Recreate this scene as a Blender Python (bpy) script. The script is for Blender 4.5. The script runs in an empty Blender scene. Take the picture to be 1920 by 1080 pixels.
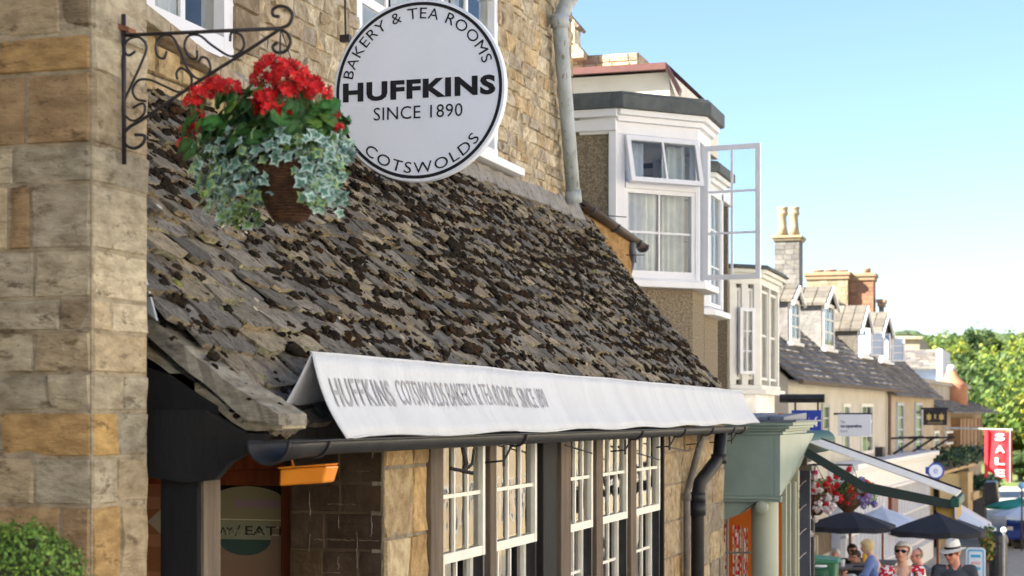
import bpy, math, random
from mathutils import Vector, Matrix, noise as mnoise
R = math.radians
SC = bpy.context.scene
COL = SC.collection
# ---- measuring: eye at the origin, street runs along +Y, X points to the road, z up (metres)
F_ = 3200.0
TH = math.atan(990/3200); S_ = math.sin(TH); C_ = math.cos(TH)
def ray(u, v):
    k = (u-960)/F_
    return Vector((k*C_-S_, C_+k*S_, (775-v)/F_))
def atX(u, v, X): r = ray(u, v); return r*(X/r.x)
def atY(u, v, Y): r = ray(u, v); return r*(Y/r.y)
def yX(u, X): return atX(u, 775, X).y          # Y of a point of facade X seen at column u
def xY(u, Y): return atY(u, 775, Y).x
def zX(u, v, X): return atX(u, v, X).z
def zY(u, v, Y): return atY(u, v, Y).z
def lerp(a, b, t): return a+(b-a)*t
def gz(y):                                      # ground height
    if y < 34: return -1.65-0.072*y
    if y < 44: t = (y-34)/10; return -4.098-0.072*10*(t-t*t/2)*0.98
    return -4.098-0.353-(y-44)*0.004
# ---- mesh builder
class Frame:
    "local frame: a along, n outward, z up"
    def __init__(s, o, ang=0.0, n=None):
        s.o = Vector(o); s.a = Vector((math.cos(ang), math.sin(ang), 0))
        s.n = n if n is not None else Vector((math.sin(ang), -math.cos(ang), 0))
    def p(s, a, n, z): return s.o+s.a*a+s.n*n+Vector((0, 0, z))
W = Frame((0, 0, 0), 0, Vector((0, 1, 0)))       # world: a=x n=y
def ST(X, Y=0, z=0): return Frame((X, Y, z), R(90), Vector((1, 0, 0)))   # street face: a=+Y, n=+X
def CF(X, Y, z=0): return Frame((X, Y, z), 0, Vector((0, -1, 0)))        # camera face: a=+X, n=-Y
class MB:
    def __init__(s): s.v = []; s.f = []; s.c = []; s.m = []; s.col = (1, 1, 1); s.mi = 0; s.uv = None
    def add(s, vs, fs, col=None, mi=None):
        b = len(s.v); s.v.extend([tuple(p) for p in vs])
        c = col or s.col; m = s.mi if mi is None else mi
        for f in fs: s.f.append(tuple(b+i for i in f)); s.c.append(c); s.m.append(m)
        return b
    def box(s, F, a0, a1, n0, n1, z0, z1, col=None, mi=None):
        vs = [F.p(a, n, z) for z in (z0, z1) for n in (n0, n1) for a in (a0, a1)]
        s.add(vs, [(0, 2, 3, 1), (4, 5, 7, 6), (0, 1, 5, 4), (2, 6, 7, 3), (0, 4, 6, 2), (1, 3, 7, 5)], col, mi)
    def hexa(s, vs, col=None, mi=None):   # 8 points: bottom 4 loop, top 4 loop
        s.add(vs, [(3, 2, 1, 0), (4, 5, 6, 7), (0, 1, 5, 4), (1, 2, 6, 5), (2, 3, 7, 6), (3, 0, 4, 7)], col, mi)
    def prism(s, pts, off, col=None, mi=None):
        n = len(pts); off = Vector(off); vs = [Vector(p) for p in pts]; vs += [p+off for p in vs]
        s.add(vs, [tuple(range(n))[::-1], tuple(range(n, 2*n))]+[(i, (i+1) % n, n+(i+1) % n, n+i) for i in range(n)], col, mi)
    def tube(s, pts, r, n=8, col=None, mi=None, caps=True):
        pts = [Vector(p) for p in pts]; k = len(pts)
        rs = r if isinstance(r, (list, tuple)) else [r]*k
        vs = []; up = None
        for i, p in enumerate(pts):
            t = (pts[min(i+1, k-1)]-pts[max(i-1, 0)]).normalized()
            if up is None:
                up = Vector((0, 0, 1)) if abs(t.z) < .9 else Vector((1, 0, 0))
            e1 = t.cross(up)
            if e1.length < 1e-4: e1 = t.orthogonal()
            e1.normalize(); e2 = e1.cross(t).normalized(); up = e2
            for j in range(n):
                a = 2*math.pi*j/n; vs.append(p+(e1*math.cos(a)+e2*math.sin(a))*rs[i])
        fs = [(i*n+j, i*n+(j+1) % n, (i+1)*n+(j+1) % n, (i+1)*n+j) for i in range(k-1) for j in range(n)]
        if caps: fs += [tuple(range(n))[::-1], tuple(range((k-1)*n, k*n))]
        s.add(vs, fs, col, mi)
    def lathe(s, o, prof, n=16, axis=Vector((0, 0, 1)), col=None, mi=None, arc=1.0, sx=1, sy=1):
        axis = axis.normalized(); e1 = axis.orthogonal().normalized(); e2 = axis.cross(e1); o = Vector(o)
        vs = [o+axis*h+(e1*math.cos(2*math.pi*j/n)*sx+e2*math.sin(2*math.pi*j/n)*sy)*r for r, h in prof for j in range(n)]
        k = len(prof); s.add(vs, [(i*n+j, i*n+(j+1) % n, (i+1)*n+(j+1) % n, (i+1)*n+j) for i in range(k-1) for j in range(n)]+[tuple(range(n))[::-1], tuple(range((k-1)*n, k*n))], col, mi)
    def blob(s, c, rx, ry, rz, rnd, jit=.25, sub=1, rot=None, col=None, mi=None):
        vs, fs = ICO[sub]; ph = Vector((rnd.random()*50, rnd.random()*50, rnd.random()*50)); c = Vector(c); out = []
        for p in vs:
            q = p*(1+jit*mnoise.noise(p*1.7+ph)*1.6)
            q = Vector((q.x*rx, q.y*ry, q.z*rz))
            if rot: q = rot @ q
            out.append(c+q)
        s.add(out, fs, col, mi)
    def build(s, name, mats, parent=None, smooth=False, bevel=0, label=None, cat=None, group=None, kind=None):
        me = bpy.data.meshes.new(name); me.from_pydata(s.v, [], s.f)
        mats = mats if isinstance(mats, (list, tuple)) else [mats]
        for m in mats: me.materials.append(m)
        if len(mats) > 1: me.polygons.foreach_set('material_index', s.m)
        at = me.attributes.new('Col', 'FLOAT_COLOR', 'FACE')
        buf = []
        for c in s.c: buf.extend((c[0], c[1], c[2], 1.0))
        at.data.foreach_set('color', buf)
        if smooth: me.polygons.foreach_set('use_smooth', [True]*len(s.f))
        me.update(); me.validate()
        o = bpy.data.objects.new(name, me); COL.objects.link(o)
        if parent is not None: setpar(o, parent)
        if bevel:
            b = o.modifiers.new('b', 'BEVEL'); b.width = bevel; b.segments = 2; b.limit_method = 'ANGLE'
        tag(o, label, cat, group, kind)
        return o
def wm(o):
    b = Matrix.Translation(o.location) @ o.rotation_euler.to_matrix().to_4x4() @ Matrix.Diagonal((*o.scale, 1))
    return b if o.parent is None else wm(o.parent) @ o.matrix_parent_inverse @ b
def setpar(o, parent):
    o.parent = parent; o.matrix_parent_inverse = wm(parent).inverted()
def tag(o, label=None, cat=None, group=None, kind=None):
    if label: o['label'] = label
    if cat: o['category'] = cat
    if group: o['group'] = group
    if kind: o['kind'] = kind
def empty(name, loc, label, cat, group=None):
    o = bpy.data.objects.new(name, None); COL.objects.link(o); o.location = loc; o.empty_display_size = .2
    tag(o, label, cat, group); return o
def copy_tree(o, parent=None):
    c = o.copy(); COL.objects.link(c)
    if parent is not None: c.parent = parent
    for ch in list(o.children): copy_tree(ch, c)
    return c
def _ico(sub):
    import bmesh
    bm = bmesh.new(); bmesh.ops.create_icosphere(bm, subdivisions=sub, radius=1)
    r = ([v.co.copy() for v in bm.verts], [tuple(v.index for v in f.verts) for f in bm.faces]); bm.free(); return r
ICO = {1: _ico(1), 2: _ico(2), 3: _ico(3)}
# ---- materials
def M(name, c1, c2=None, c3=None, scale=6, rough=.8, bump=.2, bscale=30, vcol=False, metal=0, spec=.4, st=(1, 1, 1), c3amt=.55, c3scale=None, bdist=.01, emit=None, coat=0, c4=None, c4amt=.55, c4scale=20):
    m = bpy.data.materials.new(name); m.use_nodes = True; nt = m.node_tree; N = nt.nodes; L = nt.links
    b = N['Principled BSDF']; b.inputs['Roughness'].default_value = rough; b.inputs['Metallic'].default_value = metal
    b.inputs['Specular IOR Level'].default_value = spec
    if coat: b.inputs['Coat Weight'].default_value = coat; b.inputs['Coat Roughness'].default_value = .1
    tc = N.new('ShaderNodeTexCoord'); mp = N.new('ShaderNodeMapping'); mp.inputs['Scale'].default_value = st
    L.new(tc.outputs['Object'], mp.inputs['Vector'])
    def nz(sc, det=6, ro=.6):
        n = N.new('ShaderNodeTexNoise'); n.inputs['Scale'].default_value = sc; n.inputs['Detail'].default_value = det; n.inputs['Roughness'].default_value = ro
        L.new(mp.outputs[0], n.inputs['Vector']); return n
    def mix(fac, A, B, mode='MIX'):
        x = N.new('ShaderNodeMix'); x.data_type = 'RGBA'; x.blend_type = mode
        for sock, val in ((x.inputs[0], fac), (x.inputs[6], A), (x.inputs[7], B)):
            if isinstance(val, (int, float)): sock.default_value = val
            elif isinstance(val, tuple): sock.default_value = (*val[:3], 1)
            else: L.new(val, sock)
        return x.outputs[2]
    def ramp(src, a, bb):
        r = N.new('ShaderNodeMapRange'); r.inputs[1].default_value = a; r.inputs[2].default_value = bb; L.new(src, r.inputs[0]); return r.outputs[0]
    col = c1
    if c2: col = mix(ramp(nz(scale).outputs[0], .38, .62), c1, c2)
    if c3: col = mix(ramp(nz(c3scale or scale*2.3, 8, .7).outputs[0], c3amt, c3amt+.08), col, c3)
    if c4: col = mix(ramp(nz(c4scale, 8, .75).outputs[0], c4amt, c4amt+.05), col, c4)
    if vcol:
        a = N.new('ShaderNodeAttribute'); a.attribute_name = 'Col'
        col = mix(1.0, col, a.outputs['Color'], 'MULTIPLY')
    if isinstance(col, tuple): b.inputs['Base Color'].default_value = (*col[:3], 1)
    else: L.new(col, b.inputs['Base Color'])
    if bump:
        bp = N.new('ShaderNodeBump'); bp.inputs['Strength'].default_value = bump; bp.inputs['Distance'].default_value = bdist
        L.new(nz(bscale, 8, .65).outputs[0], bp.inputs['Height']); L.new(bp.outputs[0], b.inputs['Normal'])
    if emit: b.inputs['Emission Color'].default_value = (*emit[:3], 1); b.inputs['Emission Strength'].default_value = emit[3]
    return m
def glass_mat(name, tint=(1, 1, 1), refl=1.0, wav=.15):
    m = bpy.data.materials.new(name); m.use_nodes = True; nt = m.node_tree; N = nt.nodes; L = nt.links; N.remove(N['Principled BSDF'])
    t = N.new('ShaderNodeBsdfTransparent'); t.inputs[0].default_value = (*tint, 1)
    g = N.new('ShaderNodeBsdfGlossy'); g.inputs['Roughness'].default_value = .02
    fr = N.new('ShaderNodeFresnel'); fr.inputs[0].default_value = 1.55
    mm = N.new('ShaderNodeMath'); mm.operation = 'MULTIPLY'; mm.inputs[1].default_value = refl; mm.use_clamp = True; L.new(fr.outputs[0], mm.inputs[0])
    mx = N.new('ShaderNodeMixShader'); L.new(mm.outputs[0], mx.inputs[0]); L.new(t.outputs[0], mx.inputs[1]); L.new(g.outputs[0], mx.inputs[2])
    nz = N.new('ShaderNodeTexNoise'); nz.inputs['Scale'].default_value = 3; bp = N.new('ShaderNodeBump'); bp.inputs['Strength'].default_value = wav; bp.inputs['Distance'].default_value = .02
    tc = N.new('ShaderNodeTexCoord'); L.new(tc.outputs['Object'], nz.inputs['Vector']); L.new(nz.outputs[0], bp.inputs['Height']); L.new(bp.outputs[0], g.inputs['Normal'])
    L.new(mx.outputs[0], N['Material Output'].inputs[0]); return m
# ---- text as flat geometry
_tc = {}
def text_geo(s, bold=0.0, track=1.0, res=3):
    key = (s, bold, track)
    if key in _tc: return _tc[key]
    cu = bpy.data.curves.new('t', 'FONT'); cu.body = s; cu.size = 1; cu.offset = bold; cu.space_character = track; cu.resolution_u = res
    o = bpy.data.objects.new('t', cu); COL.objects.link(o)
    dg = bpy.context.evaluated_depsgraph_get(); dg.update(); e = o.evaluated_get(dg); me = e.to_mesh()
    r = ([(v.co.x, v.co.y) for v in me.vertices], [tuple(p.vertices) for p in me.polygons])
    e.to_mesh_clear(); bpy.data.objects.remove(o); bpy.data.curves.remove(cu)
    _tc[key] = r; return r
def text_on(mb, s, fn, x0, x1, y0, y1, bold=0.0, track=1.0, col=None, mi=None):
    "fit text into the box x0..x1,y0..y1 of surface fn(x,y)->point"
    vs, fs = text_geo(s, bold, track)
    xa = min(p[0] for p in vs); xb = max(p[0] for p in vs); ya = 0.0; yb = max(p[1] for p in vs)
    mb.add([fn(lerp(x0, x1, (p[0]-xa)/(xb-xa)), y0+(y1-y0)*(p[1]-ya)/(yb-ya)) for p in vs], fs, col, mi)
# ---- stone block walls
def stone_wall(mb, F, a0, a1, z0, z1, rows, wr, pal, rnd, holes=(), n=0, joint=.006, dep=.012, thick=.06, rough=.006, jcol=(.3, .26, .2), rowcols=None, gx=.07):
    "rows: (hmin,hmax) or list of z boundaries from top down; wr: (wmin,wmax)"
    if isinstance(rows, list): zs = rows
    else:
        zs = [z1]
        while zs[-1] > z0: zs.append(zs[-1]-rnd.uniform(*rows))
        zs[-1] = z0
    hz = sorted({h[2] for h in holes} | {h[3] for h in holes}, reverse=True)
    for h in hz:
        if z0 < h < z1:
            i = min(range(1, len(zs)-1), key=lambda i: abs(zs[i]-h)) if len(zs) > 2 else None
            if i: zs[i] = h
    zs = sorted(set(zs), reverse=True)
    for r in range(len(zs)-1):
        zt, zb = zs[r], zs[r+1]
        if zt-zb < .015: continue
        iv = [(a0, a1)]
        for h in holes:
            if h[2] < (zt+zb)/2 < h[3]:
                nv = []
                for x, y in iv:
                    if h[0] > x and h[0] < y: nv.append((x, h[0]))
                    if h[1] > x and h[1] < y: nv.append((h[1], y))
                    if h[1] <= x or h[0] >= y: nv.append((x, y))
                iv = nv
        for x, y in iv:
            mb.box(F, x, y, n-thick, n-joint*.5-.0015, zb, zt, jcol)
            cuts = [x]; k = 0
            wl = rowcols[r] if rowcols and r < len(rowcols) else None
            while cuts[-1] < y-.01:
                w = wl[k][0] if wl and k < len(wl) else rnd.uniform(*wr)
                nx = cuts[-1]+w
                if y-nx < wr[0]*.5: nx = y
                cuts.append(min(nx, y)); k += 1
            for k in range(len(cuts)-1):
                c = wl[k][1] if wl and k < len(wl) else rnd.choice(pal)
                f = rnd.uniform(.85, 1.15); c = tuple(q*f for q in c)
                stone(mb, F, cuts[k]+joint/2, cuts[k+1]-joint/2, zb+joint/2, zt-joint/2, n, dep*rnd.uniform(.3, 1), rough, c, rnd, gx)
def stone(mb, F, a0, a1, z0, z1, n, dep, rough, c, rnd, g=.07):
    na = max(2, min(8, int((a1-a0)/g)+1)); nz = max(2, min(6, int((z1-z0)/g)+1))
    vs = []; ph = Vector((rnd.random()*90, rnd.random()*90, 0)); e = min(.012, (z1-z0)*.12)
    for j in range(nz+3):
        for i in range(na+3):
            ii = i-1; jj = j-1; back = i in (0, na+2) or j in (0, nz+2)
            ta = min(max(ii/na, 0), 1); tz = min(max(jj/nz, 0), 1)
            a = lerp(a0, a1, ta); z = lerp(z0, z1, tz)
            edge = ii in (0, na) or jj in (0, nz)
            if not back:
                if edge:
                    a += (e if ii == 0 else -e if ii == na else 0)*.6; z += (e if jj == 0 else -e if jj == nz else 0)*.6
                nn = n+dep-(.45*dep if edge else 0)+mnoise.noise(Vector((a*7, z*7, 0))+ph)*rough*1.6
                a += mnoise.noise(Vector((z*9, a*3, 5))+ph)*.004*(1 if edge else 0)
            else: nn = n-.012
            vs.append(F.p(a, nn, z))
    w = na+3
    mb.add(vs, [(j*w+i, j*w+i+1, (j+1)*w+i+1, (j+1)*w+i) for j in range(nz+2) for i in range(na+2)], c)
# ---- windows
def window(F, a0, a1, z0, z1, cols, rows, mat, glass, parent, fw=.05, mw=.018, n0=-.05, n1=0., name='window', label=None, back=None, bot=None, mdep=.6):
    mb = MB(); bot = bot or fw
    mb.box(F, a0, a0+fw, n0, n1, z0, z1); mb.box(F, a1-fw, a1, n0, n1, z0, z1)
    mb.box(F, a0+fw, a1-fw, n0, n1-.002, z1-fw, z1); mb.box(F, a0+fw, a1-fw, n0, n1-.002, z0, z0+bot)
    nm = lerp(n0, n1, mdep); ia, ib, ja, jb = a0+fw, a1-fw, z0+bot, z1-fw
    for i in range(1, cols): x = lerp(ia, ib, i/cols); mb.box(F, x-mw/2, x+mw/2, nm-.012, nm+.008, ja, jb)
    for j in range(1, rows): z = lerp(ja, jb, j/rows); mb.box(F, ia, ib, nm-.010, nm+.006, z-mw/2, z+mw/2)
    w = mb.build(name, mat, parent, label=label)
    g = MB(); g.add([F.p(ia, nm-.006, ja), F.p(ib, nm-.006, ja), F.p(ib, nm-.006, jb), F.p(ia, nm-.006, jb)], [(0, 1, 2, 3)])
    g.build('pane', glass, w)
    return w
m_stone = M('limestone', (1.15, 1.15, 1.15), (.72, .66, .58), (.40, .36, .32), 13, .92, 1, 34, vcol=True, c3amt=.60, c3scale=9, bdist=.03)
m_stone_far = M('far limestone', (1, 1, 1), (.75, .7, .62), None, 2, .9, .3, 8, vcol=True)
m_slate = M('stone slate', (1.10, 1.10, 1.09), (.66, .66, .65), (.28, .25, .22), 16, .9, 1, 38, vcol=True, c3amt=.545, c3scale=24, bdist=.05, c4=(1.75, 1.7, 1.55), c4amt=.625, c4scale=44)
m_pier = M('pier limestone', (1.27, 1.27, 1.25), (.82, .78, .73), (.46, .42, .37), 9, .92, 1, 22, vcol=True, c3amt=.56, c3scale=7, bdist=.03, st=(1, 1, 2.4), c4=(.42, .4, .38), c4amt=.62, c4scale=16)
m_moss = M('dry moss', (.045, .034, .022), (.02, .016, .012), (.075, .045, .02), 25, 1, 1, 160, c3amt=.6, bdist=.02, spec=.1)
m_canvas = M('canvas', (.62, .645, .675), (.57, .59, .615), (.50, .51, .52), 2.5, .8, .5, 5, bdist=.05, st=(1, 1.6, .5), c3amt=.64, c3scale=3)
m_sign = M('sign white', (.82, .87, .97), (.78, .83, .92), (.70, .74, .80), 2.2, .45, .04, 5, c3amt=.70, c3scale=5, st=(1, 1, .5))
m_black = M('black paint', (.014, .014, .017), (.022, .022, .026), None, 10, .4, .15, 40)
m_iron = M('wrought iron', (.02, .02, .024), (.035, .03, .03), None, 20, .5, .2, 90)
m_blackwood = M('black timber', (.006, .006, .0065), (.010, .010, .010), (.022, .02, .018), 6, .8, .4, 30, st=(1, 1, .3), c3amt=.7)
m_greywood = M('weathered brown timber', (.16, .12, .085), (.10, .075, .055), (.22, .18, .14), 8, .8, .5, 40, st=(3, 3, .25), c3amt=.6)
m_darkwood = M('rafter timber', (.04, .03, .024), (.02, .016, .014), None, 8, .9, .5, 30, st=(1, 3, 1))
m_redwood = M('varnished mahogany', (.24, .05, .015), (.16, .03, .01), (.3, .08, .02), 6, .35, .1, 30, st=(4, 4, .3), c3amt=.6, coat=.3)
m_white = M('white gloss paint', (.80, .81, .84), (.76, .77, .80), None, 4, .4, .06, 20)
m_cream = M('cream window paint', (.78, .77, .70), (.70, .69, .62), (.5, .47, .38), 8, .45, .1, 30, c3amt=.72)
m_glass = glass_mat('window glass', (.9, .93, .92), 1.0)
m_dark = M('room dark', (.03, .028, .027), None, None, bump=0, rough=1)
m_room = M('room plaster', (.3, .24, .16), (.2, .16, .12), None, 1.5, 1, 0)
m_lead = M('lead flashing', (.20, .21, .23), (.14, .15, .17), (.3, .3, .29), 9, .6, .5, 18, c3amt=.6)
m_zinc = M('painted iron pipe', (.42, .46, .48), (.30, .34, .33), (.16, .15, .11), 9, .5, .3, 30, st=(1, 1, .3), c3amt=.58)
m_gutter = M('black gutter', (.010, .010, .011), (.018, .018, .019), (.08, .075, .06), 8, .55, .2, 30, c3amt=.72)
m_brownplastic = M('brown gutter', (.10, .075, .06), (.075, .058, .05), None, 9, .4, .1, 30)
m_orange = M('orange plastic', (.85, .30, .02), (.75, .24, .015), None, 8, .35, .05, 20)
m_ink = M('sign ink', (.008, .008, .014), None, None, bump=0, rough=.5)
m_greyink = M('faded grey ink', (.31, .305, .325), (.38, .375, .39), None, 60, .8, 0)
m_wicker = M('wicker', (.10, .045, .018), (.05, .022, .01), (.28, .13, .04), 30, .7, .6, 90, c3amt=.62)
rnd = random.Random(7)
PAL = [(.50, .38, .22), (.44, .33, .19), (.38, .30, .19), (.55, .45, .30), (.46, .31, .15), (.40, .35, .26), (.52, .42, .25)]
XU = -4.14      # upper wall face
XF = -2.80      # shopfront face
# ============ stone pier at the left
pier = empty('stone_pier', (-3.2, 5.1, gz(5)), 'tall pier of large ochre and grey stone blocks beside the tea room roof', 'stone pier')
O_ = (.50, .33, .145); B_ = (.43, .30, .165); G_ = (.43, .385, .29); L_ = (.56, .49, .355); T_ = (.49, .40, .265); D_ = (.32, .255, .17)
zc = [4.5, 4.2, 3.95, 3.7, 3.5, 3.2, 3.0, 2.75, 2.5, 2.3, 2.1, 1.85, 1.6] + [zY(90, v, 4.99) for v in (66, 137, 272, 345, 468, 560, 622, 700, 772, 858, 948)]+[-.5-.18*i-.003*(i % 2) for i in range(1, 11)]
i0 = 13
cfr = {0: [(.30, T_), (.05, D_), (.3, G_)], 1: [(.06, B_), (.4, O_), (.2, B_)], 2: [(.17, B_), (.3, B_), (.2, B_)], 3: [(.12, L_), (.3, G_)], 4: [(.1, T_), (.09, B_), (.4, G_)], 5: [(.2, G_), (.3, L_)],
       6: [(.3, G_), (.3, D_)], 7: [(.2, L_), (.3, T_)], 8: [(.25, G_), (.3, L_)], 9: [(.07, T_), (.4, O_)], 10: [(.2, T_), (.4, G_)], 11: [(.3, B_), (.3, B_)]}
sfr = {0: [(.6, G_)], 1: [(.6, L_)], 2: [(.6, T_)], 3: [(.14, L_), (.3, G_)], 4: [(.6, L_)], 5: [(.6, L_)], 6: [(.12, T_), (.3, L_)], 7: [(.6, T_)], 8: [(.2, L_), (.3, G_)], 9: [(.17, (.55, .36, .14)), (.3, G_)], 10: [(.16, L_), (.3, T_)], 11: [(.18, O_), (.3, T_)]}
for x in range(12, 23): sfr[x] = [(.17, rnd.choice([T_, O_, L_])), (.3, rnd.choice([T_, L_]))]
FC = CF(0, 4.99); FS = ST(-3.0, 0)
cr = [cfr.get(i-i0+1, [(.35, rnd.choice(PAL)), (.3, rnd.choice(PAL))]) for i in range(len(zc))]
sr = [sfr.get(i-i0+1, [(.4, rnd.choice(PAL))]) for i in range(len(zc))]
# the camera face starts its blocks at x=-3.35 on so the courses match the photograph
mb = MB()
stone_wall(mb, FC, -3.42, -3.004, zc[-1], zc[0], list(zc), (.18, .3), PAL, rnd, rowcols=cr, joint=.006, dep=.009, rough=.011, gx=.04, jcol=(.42, .36, .26))
stone_wall(mb, FS, 4.994, 5.36, zc[-1], zc[0], list(zc), (.15, .3), PAL, rnd, rowcols=sr, joint=.006, dep=.009, rough=.011, gx=.04, jcol=(.42, .36, .26))
stone_wall(mb, FC, -7.0, -3.42, zc[-1], zc[0], (.16, .27), (.25, .5), PAL, rnd, gx=.25)
mb.box(W, -7.0, -3.06, 5.05, 5.36, zc[-1], zc[0], (.4, .34, .24))
mb.build('wall', m_pier, pier, smooth=False)
# ============ the tea room
tea = empty('tea_room', (-4, 10, gz(10)), 'old stone tea room with a mossy stone slate lean to roof over its shopfront', 'building')
ztop = lambda y: lerp(1.66, 1.88, (y-6)/10)
mb = MB(); FU = ST(XU)
wins = [(7.35, 8.27, 1.90, 3.3), (10.05, 12.95, 2.02, 3.35)]
UP = [(.57, .49, .34), (.52, .44, .31), (.62, .55, .41), (.47, .39, .27), (.55, .43, .26), (.54, .48, .36), (.60, .52, .37), (.45, .40, .32)]
stone_wall(mb, FU, 5.36, 15.25, 1.2, 7.2, (.08, .16), (.10, .34), UP, rnd, holes=wins, rough=.026, dep=.019, jcol=(.47, .41, .30), gx=.05)
mb.box(W, -9, XU-.06, 5.4, 15.2, -2.9, 7.2, (.4, .34, .24)) if False else None
mb.box(W, -9, XU-.3, 15.0, 15.24, -3, 7.2, (.42, .34, .22)); mb.box(W, -9, XU-.3, 5.4, 5.7, -3, 7.2, (.4, .33, .2))
mb.box(W, -9, XU-.07, 5.4, 15.2, 7.2, 7.4, (.3, .26, .2)); mb.box(W, -9, -8.8, 5.7, 15.0, -3, 7.2, (.4, .33, .2))
stone_wall(mb, Frame((XU, 15.25, 0), R(180), Vector((0, 1, 0))), .0, 2.5, 1.2, 7.2, (.12, .2), (.2, .42), UP, rnd, rough=.015, gx=.2)
# smooth dressed jambs beside first upper window
for z in [1.95+.24*i for i in range(6)]:
    stone(mb, FU, 8.28, 8.28+(.30 if int(z*100) % 2 else .18), z, z+.232, .02, .022, .004, (.30, .24, .17), rnd)
mb.build('upper_wall', m_stone, tea)
# raking stone coping with wall below it (in front of first window)
A = atX(262, 2, -3.9); B = atX(492, 182, -3.9)
mb = MB(); up = Vector((0, 0, 1)); d = (B-A)
nr = 5
for i in range(nr):
    p = A.lerp(B, i/nr+.004); q = A.lerp(B, (i+1)/nr-.004)
    mb.hexa([p+Vector((.02, 0, -.075)), q+Vector((.02, 0, -.075)), q+Vector((-.26, 0, -.075)), p+Vector((-.26, 0, -.075)), p+Vector((.02, 0, 0)), q+Vector((.02, 0, 0)), q+Vector((-.26, 0, .02)), p+Vector((-.26, 0, .02))], (.46*rnd.uniform(.9, 1.1), .40, .30))
mb.build('coping', m_stone, tea, bevel=.006)
mb = MB()
stone_wall(mb, ST(-3.96), A.y, B.y-.25, 1.50, B.z-.078, (.12, .17), (.18, .34), [(.58, .46, .28), (.55, .42, .22)], rnd, rough=.012)
for i in range(4):
    y0 = A.y+i*.25; zt = lerp(A.z, B.z, (i*.25)/(B.y-A.y))-.12
    if zt > B.z-.06: stone(mb, ST(-3.96), y0+.003, y0+.24, B.z-.07, zt+.02, 0, .015, .01, (.57, .45, .26), rnd)
mb.box(W, -4.13, -4.02, A.y, B.y-.3, 1.5, B.z-.05, (.5, .42, .28))
mb.build('parapet', m_stone, tea)
# upper windows
def curtain(mb, F, a0, a1, z0, z1, n, amp=.02, wave=.09, col=(1, 1, 1), flare=0, rnd=rnd):
    k = max(6, int((a1-a0)/wave*8)); ph = rnd.random()*6; vs = []
    for j in range(7):
        t = j/6
        for i in range(k+1):
            s = i/k; a = lerp(a0+flare*(1-t), a1-flare*(1-t)*.3, s)
            vs.append(F.p(a, n+amp*math.sin(s*(a1-a0)/wave*6.28+ph)+amp*.3*math.sin(s*31+t*2), lerp(z0, z1, t)))
    w = k+1; mb.add(vs, [(j*w+i, j*w+i+1, (j+1)*w+i+1, (j+1)*w+i) for j in range(6) for i in range(k)], col)
m_net = M('net curtain', (.78, .79, .80), (.66, .68, .70), None, 3, .95, 0)
F1 = ST(XU)
w1 = window(F1, 7.33, 8.29, 1.88, 3.32, 2, 2, m_white, m_glass, tea, fw=.11, mw=.05, n0=-.12, n1=.015)
w2 = window(F1, 10.03, 12.97, 2.0, 3.36, 5, 2, m_white, m_glass, tea, fw=.09, mw=.06, n0=-.12, n1=.01)
mb = MB(); mb.box(F1, 9.98, 13.32, -.05, .13, 1.93, 1.995); mb.build('sill', m_white, w2, bevel=.008)
mb = MB(); curtain(mb, F1, 7.4, 8.2, 1.9, 3.3, -.28); curtain(mb, F1, 10.1, 12.9, 2.0, 3.3, -.3); mb.build('curtain', m_net, w2)
mb = MB(); mb.box(F1, 7.0, 13.3, -1.2, -.9, 1.5, 3.6); mb.build('room', m_room, tea)
# ---- lean-to roof
EX, EZ = -2.66, .005
def slope(y):
    t = Vector((XU-EX, 0, ztop(y)-EZ)); return t
RL = slope(11).length
rn = Vector((-(slope(11).z), 0, slope(11).x)).normalized()*-1
if rn.z < 0: rn = -rn
def rp(y, s, h=0):
    "point of the roof: y along street, s metres up the slope, h above the boards"
    t = slope(y); L = t.length; f = s/L
    sag = -.030*math.sin(min(max(f, 0), 1)*3.1)+.02*mnoise.noise(Vector((y*.5, f*2, 3)))
    flare = -.085*max(0, 1-f/.30)**2*max(0, min(1, (6.6-y)/.6))
    return Vector((EX, y, EZ))+t*f+rn*(h+sag+flare)
def yL(s): return 5.72-.36*min(s/.55, 1) if s < .55 else 5.36
mb = MB()
for i in range(24):
    ya = lerp(5.4, 15.72, i/24); yb = lerp(5.4, 15.72, (i+1)/24)
    for j in range(8):
        sa, sb = RL*j/8, RL*(j+1)/8
        if ya < 5.8 and j < 2: ya2 = max(ya, yL(sa)+.05)
        else: ya2 = ya
        mb.hexa([rp(ya2, sa, -.05), rp(yb, sa, -.05), rp(yb, sb, -.05), rp(ya2, sb, -.05), rp(ya2, sa, -.006), rp(yb, sa, -.006), rp(yb, sb, -.006), rp(ya2, sb, -.006)], (1, 1, 1))
roof = mb.build('lean_to_roof', m_darkwood, tea)
mb = MB(); SL = [(.33, .31, .28), (.20, .19, .18), (.30, .28, .245), (.26, .245, .22), (.36, .33, .28), (.24, .235, .23), (.33, .29, .23), (.29, .28, .27), (.42, .37, .28), (.22, .21, .20)]
s = -.03; row = 0; tails = []
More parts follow.
